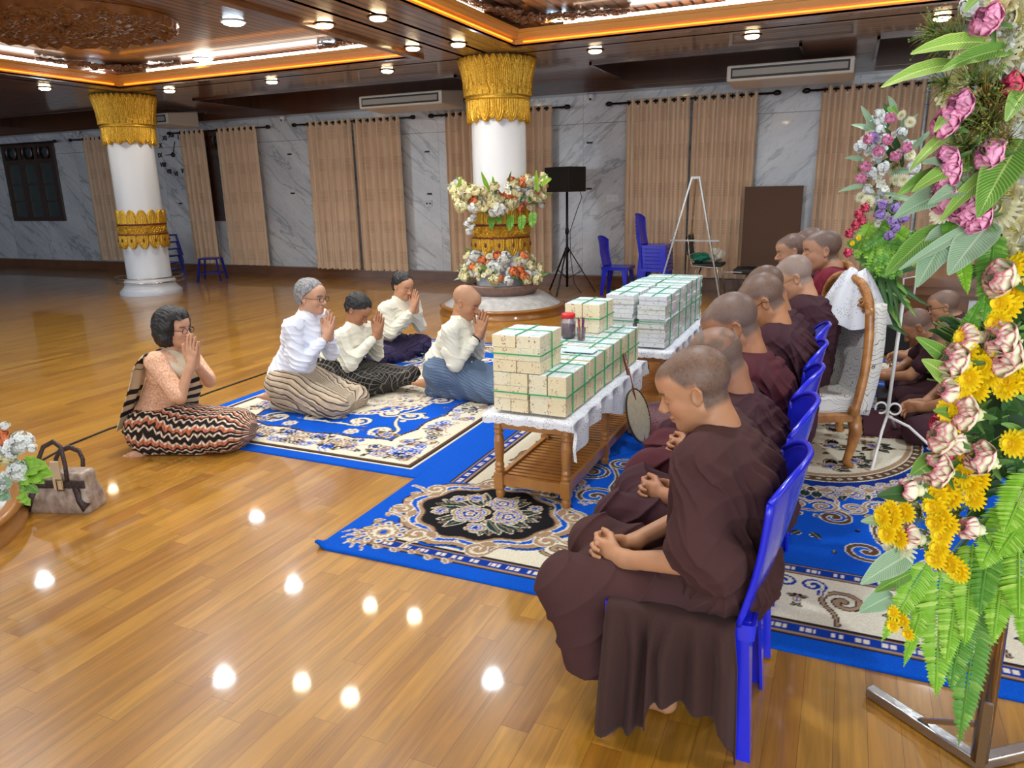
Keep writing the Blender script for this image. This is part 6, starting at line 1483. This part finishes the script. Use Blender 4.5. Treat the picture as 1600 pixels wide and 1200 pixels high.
def glasses(J, parent, col=(30, 26, 26), s=1.0, rim=.0013, wide=.024):
    A, c = J['A'], J['head']; w = lambda x, y, z: tuple(c+A@(np.array((x, y, z))*s)-J['base'])
    m = mat('glasses_frame_%d_%d' % (col[0], col[2]), col, .3, .5); b = MB()
    for q in (-1, 1):
        b.tube([w(.104, q*.033+wide*math.cos(t*PI/10), -.008+.018*math.sin(t*PI/10)) for t in range(21)], rim*s, 5)
        b.tube([w(.103, q*(.033+wide), -.002), w(.06, q*.080, .000), w(-.005, q*.088, .004), w(-.028, q*.086, -.012)], rim*s, 5)
    b.tube([w(.105, -.010, -.004), w(.112, 0, -.001), w(.105, .010, -.004)], rim*s, 5)
    b.build('glasses', m, parent, True)
def hair_child(J, parent, col, s, lines, res=.005, thick=.009, amp=.005, extra=None, rgb2=None, face_z=.058):
    A, c = J['A'], J['head']; w = lambda x, y, z: c+A@(np.array((x, y, z))*s); S = SDF()
    S.ell(w(-.020, 0, .036), [q*s for q in (.100+thick, .078+thick, .087+thick)], A, .02)
    S.ell(w(-.03, 0, -.01), [q*s for q in (.080+thick*.6, .070+thick*.7, .078)], A, .03)
    if extra: extra(S, w)
    def post(P, D):
        q = (P-c)@A/s; x, y, z = q[..., 0], q[..., 1], q[..., 2]
        hl = np.interp(x, lines[0], lines[1]); D = np.maximum(D, (hl-z)*.9)
        ph = y*340+x*120+4*vnoise(P, 26, 2)+z*90
        return D-amp*.5*np.sin(ph)-amp*vnoise(P, 60, 4)
    m = mat('hair_%d_%d' % (col[0], col[1]), col, .42, var=.6, vscale=90, stretch=(1, 1, .25), rgb2=rgb2, bump=.5, bscale=300)
    me = S.mesh('hair', res, post); me.transform(Matrix.Translation(-Vector(J['base']))); link('hair', me, m, parent, True, local=True)
SHORT = ([-.12, -.045, -.02, .010, .035, .05, .12], [-.052, -.052, .000, .030, .050, .072, .074])
def praying_man(x, y, yaw, headc, hp, label, shirt, skirt, pose='kneel', s=1.0, skin=3, hair='short', hcol=(28, 26, 28), specs=None, res=.005, handfwd=.13, handup=-.13, elb=None, waistup=.30, footr=True, lean=0, watch=False):
    J, w = base_joints(x, y, yaw); f, l = J['F'], J['L']; Z = np.array([0, 0, 1.])
    J['head'] = np.array(headc, float); J['A'] = frame(hdir(yaw+hp[1], hp[0])); hd = J['head']
    J['pel'] = w(0, 0, .21 if pose != 'sit' else .13)
    nk = hd-f*.055*s-Z*.125*s; J['neck'] = nk; J['chest'] = nk-f*.035-Z*.15*s
    hp_ = nk+f*(handfwd+.02)+Z*handup   # wrists
    for q, sd in (('L', 1), ('R', -1)):
        J['sh'+q] = nk+l*sd*.185*s-Z*.06*s; J['wr'+q] = hp_+l*sd*.033
        J['el'+q] = (J['sh'+q]*.5+J['wr'+q]*.5)+l*sd*.085-Z*.20*s-f*.035
        if pose == 'kneel': J['hip'+q] = w(.02, sd*.10, .22); J['kn'+q] = w(.44, sd*.14, .085); J['an'+q] = w(-.06, sd*.08, .055)
        elif pose == 'side': J['hip'+q] = w(.02, sd*.10, .14); J['kn'+q] = w(.46, sd*.12-.08, .10); J['an'+q] = w(.12, sd*.09-.20, .06)
        else: J['hip'+q] = w(.02, sd*.10, .12); J['kn'+q] = w(.34, sd*.28, .12); J['an'+q] = w(.30, -sd*.06, .06)
    def ex(S):
        for q, sd in (('L', 1), ('R', -1)):
            F = unit(Z*.93+f*.22-l*sd*.10); hand(S, J['wr'+q]+F*.02-l*sd*.012, F, -l*sd, unit(-f*.9+Z*.3), s, (1, 3, 2), .003, -.1)
            if pose == 'kneel': foot(S, J['an'+q], -f*.95-Z*.12, f*.1-Z*.9, s, sd)
            elif pose == 'side': foot(S, J['an'+q], -l*.3+f*.5, Z, s, sd)
            else: foot(S, J['an'+q], unit(f*.25-l*sd*.8), unit(f*.4+Z), s, sd)
    o = person('person', label, J, SK[skin], res, s, hcol if hair in ('shaved',) else None, .35, .066, True if not specs else False, ex)
    if hair == 'short': hair_child(J, o, hcol, s, SHORT, res, .010, .005)
    if hair == 'grey': hair_child(J, o, hcol, s, SHORT, res, .011, .003, rgb2=(90, 90, 94))
    if specs: glasses(J, o, specs, s, .0017)
    pel, ch = J['pel'], J['chest']
    S = SDF(); S.cap(pel-l*.06+Z*.05, pel+l*.06+Z*.05, .118*s, .118*s, .05); S.cap(pel+Z*.05, ch, .135*s, .13*s, .08); S.cap(ch-l*.09, ch+l*.09, .105*s, .105*s, .08)
    S.cap(pel+f*.04+Z*.08, ch+f*.03, .12*s, .10*s, .06); S.cap(ch, nk-Z*.03, .09*s, .066*s, .05); S.cap(nk-Z*.045, nk+Z*.008+f*.004, .064*s, .057*s, .02)
    for q, sd in (('L', 1), ('R', -1)):
        S.cap(nk-Z*.03+l*sd*.03, J['sh'+q], .060*s, .062*s, .05); S.cap(J['sh'+q], J['el'+q], .064*s, .056*s, .03)
        wv = unit(J['wr'+q]-J['el'+q]); S.cap(J['el'+q], J['wr'+q]-wv*.035, .056*s, .040*s, .02)
        S.cap(J['el'+q]-Z*.01, J['sh'+q]*.3+J['el'+q]*.7-f*.05, .05*s, .05*s, .03)
    sh_ = garment('shirt', S, J, shirt, o, res, compose(folds(unit(f*.6+Z*.7+l*.2), 46, .014, 1.6, 5.5, int(x*9), 2.6), folds(unit(Z+f*.3), 80, .005, 1.5, 7, 3, 1.5)))
    for i in range(4): p = ch+f*(.13-.005*i)+Z*(.04-.07*i)-J['base']; MB().sph(tuple(p), .007, 8).build('button', mat('shirt_button', (225, 225, 220), .3), sh_, True)
    S = SDF()
    S.cap(pel-l*.07-Z*.02, pel+l*.07-Z*.02, .135*s, .135*s, .06); S.cap(pel+Z*.06, pel-Z*.03, .128*s, .14*s, .05)
    for q, sd in (('L', 1), ('R', -1)):
        k, h_, a = J['kn'+q], J['hip'+q], J['an'+q]; S.cap(h_, k, .115*s, .082*s, .07); S.cap(k, a, .078*s, .070*s, .05)
    if pose == 'kneel': S.cap(w(.1, 0, .16), w(.38, 0, .08), .11, .07, .10); S.cap(w(.44, .08, .06), w(.44, -.08, .06), .055, .055, .06)
    elif pose == 'side': S.cap(w(.1, 0, .12), w(.5, -.05, .08), .11, .075, .1); S.cap(w(.5, -.05, .09), w(.72, -.02, .13), .075, .05, .08); S.cap(w(.45, .1, .1), w(.72, .05, .16), .07, .05, .08)
    else: S.cap(w(.1, .1, .1), w(.1, -.1, .1), .09, .09, .12); S.cap(w(.26, .12, .07), w(.26, -.12, .07), .045, .045, .10)
    S.cap(pel+f*.13*s+Z*.05, pel+f*.17*s-Z*.01, .035, .03, .04)
    nn = unit(f*.5+Z*.75) if pose == 'kneel' else unit(l*.6+Z*.7)
    post = [folds(nn, 34, .013, 1.6, 3.6, int(y*9), 1.3), folds(unit(f+l*.4), 60, .005, 1.3, 5, 8), cutplane((0, 0, .004), (0, 0, -1))]
    garment('longyi', S, J, skirt, o, res, compose(*post), axis=(pel+Z*.02, (J['knL']+J['knR'])/2))
    if watch:
        p = J['wrR']-J['base']-unit(J['wrR']-J['elR'])*.02; d = unit(J['wrR']-J['elR']); u = unit(np.cross(d, l)); v = np.cross(d, u); bb = MB()
        bb.tube([p+(u*math.cos(t*PI/8)+v*math.sin(t*PI/8))*.034 for t in range(17)], .006, 6); bb.build('wristwatch', mat('watch_dark', (20, 20, 24), .3, .4), o, True)
    return o, J
W_SHIRT = cloth_mat('white_cotton', (224, 228, 240), sheen=.05); C_SHIRT = cloth_mat('cream_cotton', (226, 222, 204), sheen=.05)
L1 = cloth_mat('longyi_striped_tan', (178, 158, 134), kind='stripe', rgb2=(74, 58, 50), rgb3=(198, 182, 158), freq=34, ang=(0.5, .5, .9))
L2 = cloth_mat('longyi_black_check', (34, 32, 32), kind='check', rgb2=(112, 106, 96), freq=30, ang=(.6, .3, .5))
L3 = cloth_mat('longyi_violet', (66, 56, 88), kind='check', rgb2=(40, 32, 54), freq=36, ang=(.6, .3, .2))
L4 = cloth_mat('longyi_slate', (96, 112, 136), kind='stripe', rgb2=(72, 88, 112), rgb3=(104, 122, 146), freq=70, ang=(.6, .3, .5))
B1 = cloth_mat('batik_skirt', (38, 28, 26), kind='batik', rgb2=(226, 206, 184), rgb3=(196, 112, 82), freq=15, ang=(.7, .2, .3))
def P_(px, py, Y): return at(px, py, Y)
praying_man(-3.55, 4.02, 4, P_(487, 464, 4.02), (-4, 0), 'kneeling person with grey hair and glasses, bluish white shirt and tan striped longyi', W_SHIRT, L1, 'kneel', .98, 4, 'grey', (150, 150, 152), (24, 24, 28), .005, .135, -.155, waistup=.3)
praying_man(-3.66, 4.62, 2, P_(560, 484, 4.62), (-40, 0), 'bowing person in cream shirt and black checked longyi, face lowered onto joined hands', C_SHIRT, L2, 'side', .97, 2, 'short', (26, 25, 27), None, .005, .185, -.075)
praying_man(-3.93, 5.62, -12, P_(630, 447, 5.62), (-16, -6), 'person in cream shirt and violet longyi, sitting cross-legged at the back of the rug', C_SHIRT, L3, 'sit', .97, 3, 'short', (22, 21, 24), None, .0055, .15, -.09)
praying_man(-2.68, 4.72, 3, P_(729, 472, 4.72), (-22, 0), 'bald kneeling person in cream shirt and slate blue longyi beside the near table', C_SHIRT, L4, 'kneel', 1.0, 1, 'shaved', (150, 120, 100), None, .005, .13, -.12, watch=True)
# woman sitting side-saddle on the bare floor
def woman():
    yaw = 14; J, w = base_joints(-3.83, 3.08, yaw); f, l = J['F'], J['L']; Z = np.array([0, 0, 1.]); s = .92; res = .0045
    J['head'] = P_(272, 513, 3.1); J['A'] = frame(hdir(yaw-4, -2)); nk = J['head']-f*.045-Z*.115; J['neck'] = nk; J['chest'] = nk-f*.02-Z*.13; J['pel'] = w(0, 0, .12)
    wr = P_(301, 572, 3.04)
    for q, sd in (('L', 1), ('R', -1)):
        J['sh'+q] = nk+l*sd*.15-Z*.055; J['wr'+q] = wr+l*(sd*.03); J['el'+q] = (P_(281, 622, 2.95) if q == 'R' else P_(327, 596, 3.22))
        J['hip'+q] = w(0, sd*.09, .13); J['kn'+q] = w(.50, sd*.10+.0, .11)
        J['an'+q] = P_(232, 692, 2.93) if q == 'R' else w(.1, .0, .06)
    J['anR'][2] = .05
    def ex(S):
        for q, sd in (('L', 1), ('R', -1)):
            F = unit(Z*.96+f*.16-l*sd*.06); hand(S, J['wr'+q]+F*.018-l*sd*.010, F, -l*sd, unit(-f*.9+Z*.3), .95, (1, 3, 2), .002, -.1)
        foot(S, J['anR']+f*.0, -f*.8-l*.6, Z, .88, -1)
    o = person('person', 'woman with black bobbed hair, peach blouse and striped sash, sitting on the bare floor', J, SK[4], res, s, None, closed=False, extra=ex)
    def bob(S, w_):
        for q in (-1, 1): S.chain([w_(.03, q*.05, .09), w_(.01, q*.088, .02), w_(.002, q*.092, -.05), w_(.018, q*.080, -.085)], [.03, .026, .028, .014], .03)
        S.ell(w_(-.05, 0, -.02), [.075, .092, .10], J['A'], .03); S.ell(w_(-.04, 0, -.07), [.06, .085, .05], J['A'], .03)
        S.chain([w_(.065, -.03, .095), w_(.085, -.055, .05), w_(.05, -.082, .0)], [.02, .014, .010], .02)
    hair_child(J, o, (20, 17, 19), s*1.02, ([-.2, .02, .04, .055, .12], [-.13, -.12, -.09, .062, .07]), res, .020, .004, bob)
    glasses(J, o, (26, 24, 26), s, .0018)
    S = SDF(); pel, ch = J['pel'], J['chest']; bl = cloth_mat('peach_lace', (236, 196, 168), kind='weave', rgb2=(206, 152, 120), freq=95, bump=.5)
    S.cap(pel+Z*.06-l*.04, pel+Z*.06+l*.04, .10, .10, .05); S.cap(pel+Z*.06, ch, .112, .108, .06); S.cap(ch-l*.07, ch+l*.07, .088, .088, .06)
    S.ell(ch+f*.07-Z*.05, (.065, .12, .06), frame(f), .04)
    for q, sd in (('L', 1), ('R', -1)):
        S.cap(nk-Z*.045+l*sd*.04, J['sh'+q], .045, .055, .04); e = J['sh'+q]*.12+J['el'+q]*.88; S.cap(J['sh'+q], e, .058, .052, .03)
    garment('lace_blouse', S, J, bl, o, res, folds(unit(f*.6+Z), 50, .005, 1.5, 6, 2, 1.5))
    S = SDF(); S.cap(pel-l*.07, pel+l*.07, .125, .125, .06); S.cap(pel+Z*.05, pel, .115, .13, .04)
    for q, sd in (('L', 1), ('R', -1)): S.cap(J['hip'+q], J['kn'+q], .115, .095, .08); S.cap(J['kn'+q], w(.15, sd*.03-.05, .08), .09, .085, .06)
    S.cap(w(.1, 0, .13), w(.56, .0, .12), .13, .095, .1); S.cap(w(.35, -.1, .08), w(.05, -.16, .06), .09, .075, .06)
    S.cap(w(.02, -.13, .06), J['anR']+f*.09+l*.03, .07, .045, .05)
    garment('batik_skirt', S, J, B1, o, res, compose(folds(unit(l*.5+Z*.9), 40, .010, 1.6, 4, 4, 1.3), cutplane((0, 0, .004), (0, 0, -1))), axis=(pel+Z*.02-f*.1, (J['knL']+J['knR'])/2))
    # striped sash over the shoulder: down the back and across the chest
    g = G('striped_sash'); a = g.N.new('ShaderNodeAttribute'); a.attribute_name = 'Col'; q = g.N.new('ShaderNodeSeparateColor'); g.L.new(a.outputs[0], q.inputs[0])
    t = q.outputs[0]; st = g.math('GREATER_THAN', g.math('FRACT', g.math('MULTIPLY', t, 16.0)), .52)
    zone = g.math('ADD', g.math('LESS_THAN', g.math('ABSOLUTE', g.math('SUBTRACT', t, .82)), .13), g.math('ADD', g.math('LESS_THAN', g.math('ABSOLUTE', g.math('SUBTRACT', t, .45)), .08), g.math('LESS_THAN', g.math('ABSOLUTE', g.math('SUBTRACT', t, .17)), .10)))
    m = g.out(g.mix(g.math('MULTIPLY', st, zone), lin((206, 194, 168)), lin((36, 34, 38))), .85, 0, .3)
    path = [pel-f*.155-l*.10+Z*.00, ch-f*.15-l*.10-Z*.06, J['shR']-f*.09+Z*.0, J['shR']+l*.045+Z*.075-f*.01, ch+f*.10-l*.06+Z*.055, ch+f*.155+l*.0-Z*.06, pel+f*.17+l*.07+Z*.10, pel+f*.17+l*.10+Z*.04]
    path = [np.array(p) for p in path]; cum = np.cumsum([0]+[np.linalg.norm(path[i+1]-path[i]) for i in range(len(path)-1)]); cum /= cum[-1]
    def pt(u): return np.array([np.interp(u, cum, [p[k] for p in path]) for k in range(3)])
    def sm(u): return sum(pt(min(1, max(0, u+d))) for d in (-.05, -.025, 0, .025, .05))/5
    def fn(u, v):
        p = sm(u); wd = unit(l*.8+f*.25*(1 if u > .5 else -.2)); n = unit(p-(ch*.5+pel*.5)); return tuple(p+wd*(v-.5)*.155+n*.010*math.sin(v*9)-J['base'])
    MB().grid(60, 9, fn, cfn=lambda u, v: (u, v, 0)).build('sash', m, o, True, solid=.006)
woman()
# ---------------------------------------------------------------- the row of monks
ROW = [1.92, 2.39, 2.86, 3.33, 3.80]
seated_monk(-.30, 1.93, 'young shaven monk in brown maroon robe, nearest of the row, hands clasped in lap', .0032, M_ROBE1, P_(1085, 606, 1.95), (-22, 6), 180, .93, skin=1, hairc=(58, 58, 60))
seated_monk(-.28, 2.40, 'monk with a patchy shaven scalp in a dark plum robe, second in the row', .004, M_ROBE2, P_(1118, 567, 2.40), (-38, 4), 180, .93, skin=2, hairc=(84, 80, 78), blotch=.35)
seated_monk(-.28, 2.87, 'monk in a wine red robe with a bowed shaven head, third in the row', .004, M_ROBE3, P_(1143, 508, 2.87), (-32, 12), 180, 1.0, skin=2, hairc=(76, 75, 76))
_, J4 = seated_monk(-.27, 3.33, 'monk with glasses behind the ear in a plum robe, fourth in the row', .0045, M_ROBE2, P_(1190, 470, 3.33), (-35, 8), 180, .95, skin=0, hairc=(62, 62, 64), lower=True)
glasses(J4, _, (40, 30, 26), .95, .0017)
seated_monk(-.27, 3.80, 'monk with a dark shaven head in a plum robe, fifth in the row', .0045, M_ROBE2, P_(1195, 453, 3.80), (-35, 8), 180, .95, skin=2, hairc=(58, 56, 56))
_, J6 = seated_monk(-.23, 4.36, 'monk with gold-rimmed glasses and a pale scalp, on the nearest carved throne', .005, M_ROBE2, P_(1240, 433, 4.36), (-28, 6), 180, .98, skin=3, hairc=(124, 116, 112))
glasses(J6, _, (150, 110, 50), .98, .002)
seated_monk(-.16, 4.98, 'monk with upright head in a red robe, tallest at the far end', .0055, M_ROBE4, P_(1283, 391, 4.98), (-6, 14), 180, 1.04, skin=3, hairc=(66, 66, 70))
seated_monk(-.34, 5.60, 'monk with dark stubble looking down, left of the monk in the red robe', .006, M_ROBE3, P_(1237, 392, 5.60), (-12, 10), 180, 1.0, skin=3, hairc=(56, 56, 60))
seated_monk(-.24, 6.22, 'farthest monk, only the top of a grey shaven head showing', .007, M_ROBE4, P_(1264, 380, 6.22), (-10, 0), 180, 1.0, skin=2, hairc=(84, 82, 82))
# ---------------------------------------------------------------- novices kneeling at the right
def floor_monk(x, y, yaw, headc, hp, label, robe, handp, skin=0, s=1.0, res=.006, specs=None, sh=None):
    J, w = base_joints(x, y, yaw); f, l = J['F'], J['L']; Z = np.array([0, 0, 1.])
    J['head'] = np.array(headc, float); J['A'] = frame(hdir(yaw+hp[1], hp[0])); J['pel'] = w(0, 0, .16)
    nk = J['head']-f*.085*s-Z*.085*s; J['neck'] = nk; J['chest'] = nk-f*.08-Z*.12
    for q, sd in (('L', 1), ('R', -1)):
        J['sh'+q] = nk+l*sd*.17-Z*.06-f*.03; J['wr'+q] = np.array(handp)+l*sd*.04+f*-.06
        J['el'+q] = (J['sh'+q]+J['wr'+q])/2+l*sd*.06-Z*.06; J['hip'+q] = w(0, sd*.1, .15); J['kn'+q] = w(.32, sd*.24, .09); J['an'+q] = w(.24, -sd*.08, .05)
    def ex(S):
        for q, sd in (('L', 1), ('R', -1)): F = unit(f*.95-l*sd*.3-Z*.15); hand(S, J['wr'+q], F, unit(-l*sd*.7-Z*.6), unit(Z+l*sd*.2), s, (25, 35, 25), .002, .4)
    o = person('person', label, J, SK[skin], res, s, (78, 76, 78), .8, .066, True, ex)
    if specs: glasses(J, o, specs, s, .002)
    S = SDF(); pel, ch = J['pel'], J['chest']
    S.cap(pel, ch, .14, .13, .08); S.cap(ch-l*.08, ch+l*.08, .11, .11, .08); S.cap(ch, nk-f*.02-Z*.03, .09, .075, .05)
    for q, sd in (('L', 1), ('R', -1)): S.cap(nk-Z*.05, J['sh'+q], .06, .068, .05); S.cap(J['sh'+q], J['sh'+q]*.45+J['el'+q]*.55, .068, .062, .04)
    garment('upper_robe', S, J, robe, o, res, folds(unit(f*.7+Z*.6), 34, .011, 1.2, 3.5, 3, 1.3))
    S = SDF(); S.cap(pel-l*.08, pel+l*.08, .14, .14, .06)
    for q, sd in (('L', 1), ('R', -1)): S.cap(J['hip'+q], J['kn'+q], .11, .08, .08); S.cap(J['kn'+q], J['an'+q], .075, .06, .05)
    S.cap(w(.1, 0, .1), w(.3, 0, .07), .09, .06, .1)
    garment('lower_robe', S, J, robe, o, res, compose(folds(unit(l+Z*.5), 34, .010, 1.2, 3.5, 5, 1.3), cutplane((0, 0, .02), (0, 0, -1))))
floor_monk(.76, 5.62, 180, P_(1432, 510, 5.62), (-46, 0), 'monk bowing low with dark shaven head, behind the white iron flower stand', M_ROBE2, P_(1368, 585, 5.55), 0, .98)
floor_monk(.95, 6.35, 180, P_(1474, 478, 6.35), (-12, 0), 'monk with glasses sitting upright behind the bowing monks at the right', M_ROBE2, P_(1400, 555, 6.3), 1, 1.0, specs=(60, 50, 46))
floor_monk(.80, 4.92, 180, P_(1490, 530, 4.92), (-50, 0), 'bowing monk partly hidden by roses, seen as a grey scalp above clasped hands', M_ROBE2, P_(1425, 632, 4.85), 0, .98)

for (x0, x1, y0, y1, n_, c_) in ((.20, 1.35, 4.72, 5.28, 'maroon sitting mat under the nearest bowing monk', (70, 26, 38)), (.30, 1.35, 5.34, 5.95, 'dark grey maroon sitting mat under the middle bowing monk', (44, 34, 42)), (.42, 1.5, 6.05, 6.7, 'wine sitting mat under the upright monk with glasses', (80, 28, 42))):
    MB().box(x0, x1, y0, y1, .014, .030).build('sitting_mat', mat('mat_%d' % c_[0], c_, .95, bump=.4, bscale=200), None, bevel=.006, label=n_, category='mat')

# ---------------------------------------------------------------- timber dais behind the kneeling monks
m = MB(); m.box(.30, 4.5, 7.62, 8.9, 0, .50); struct('trim_dais', m, M_PLINTH)
m = MB(); m.box(.27, 4.5, 7.58, 7.66, .50, .58); m.box(.25, 4.5, 7.55, 8.9, .58, .66); m.box(.29, 4.5, 7.60, 7.62, 0, .06); struct('trim_dais_rail', m, M_PLINTH)
m = MB()
for k in range(3): m.box(1.05+k*1.15, 1.95+k*1.15, 7.605, 7.62, .10, .46)
struct('trim_dais_marble', m, M_MARBLE)
o = empty('floor_monitor', (.42, 7.32, 0), .3, 'small dark wedge monitor on the floor behind the white iron stand', 'loudspeaker')
MB().add([(-.16, -.12, 0), (.16, -.12, 0), (.16, .14, 0), (-.16, .14, 0), (-.16, -.06, .30), (.16, -.06, .30), (.16, .10, .30), (-.16, .10, .30)], [(0, 3, 2, 1), (4, 5, 6, 7), (0, 1, 5, 4), (1, 2, 6, 5), (2, 3, 7, 6), (3, 0, 4, 7)]).build('cabinet', M_BLK, o, bevel=.01)
MB().add([(-.14, -.128, .03), (.14, -.128, .03), (.14, -.075, .27), (-.14, -.075, .27)], [(0, 1, 2, 3)]).build('grille', MC['grille_black'], o, solid=.006)
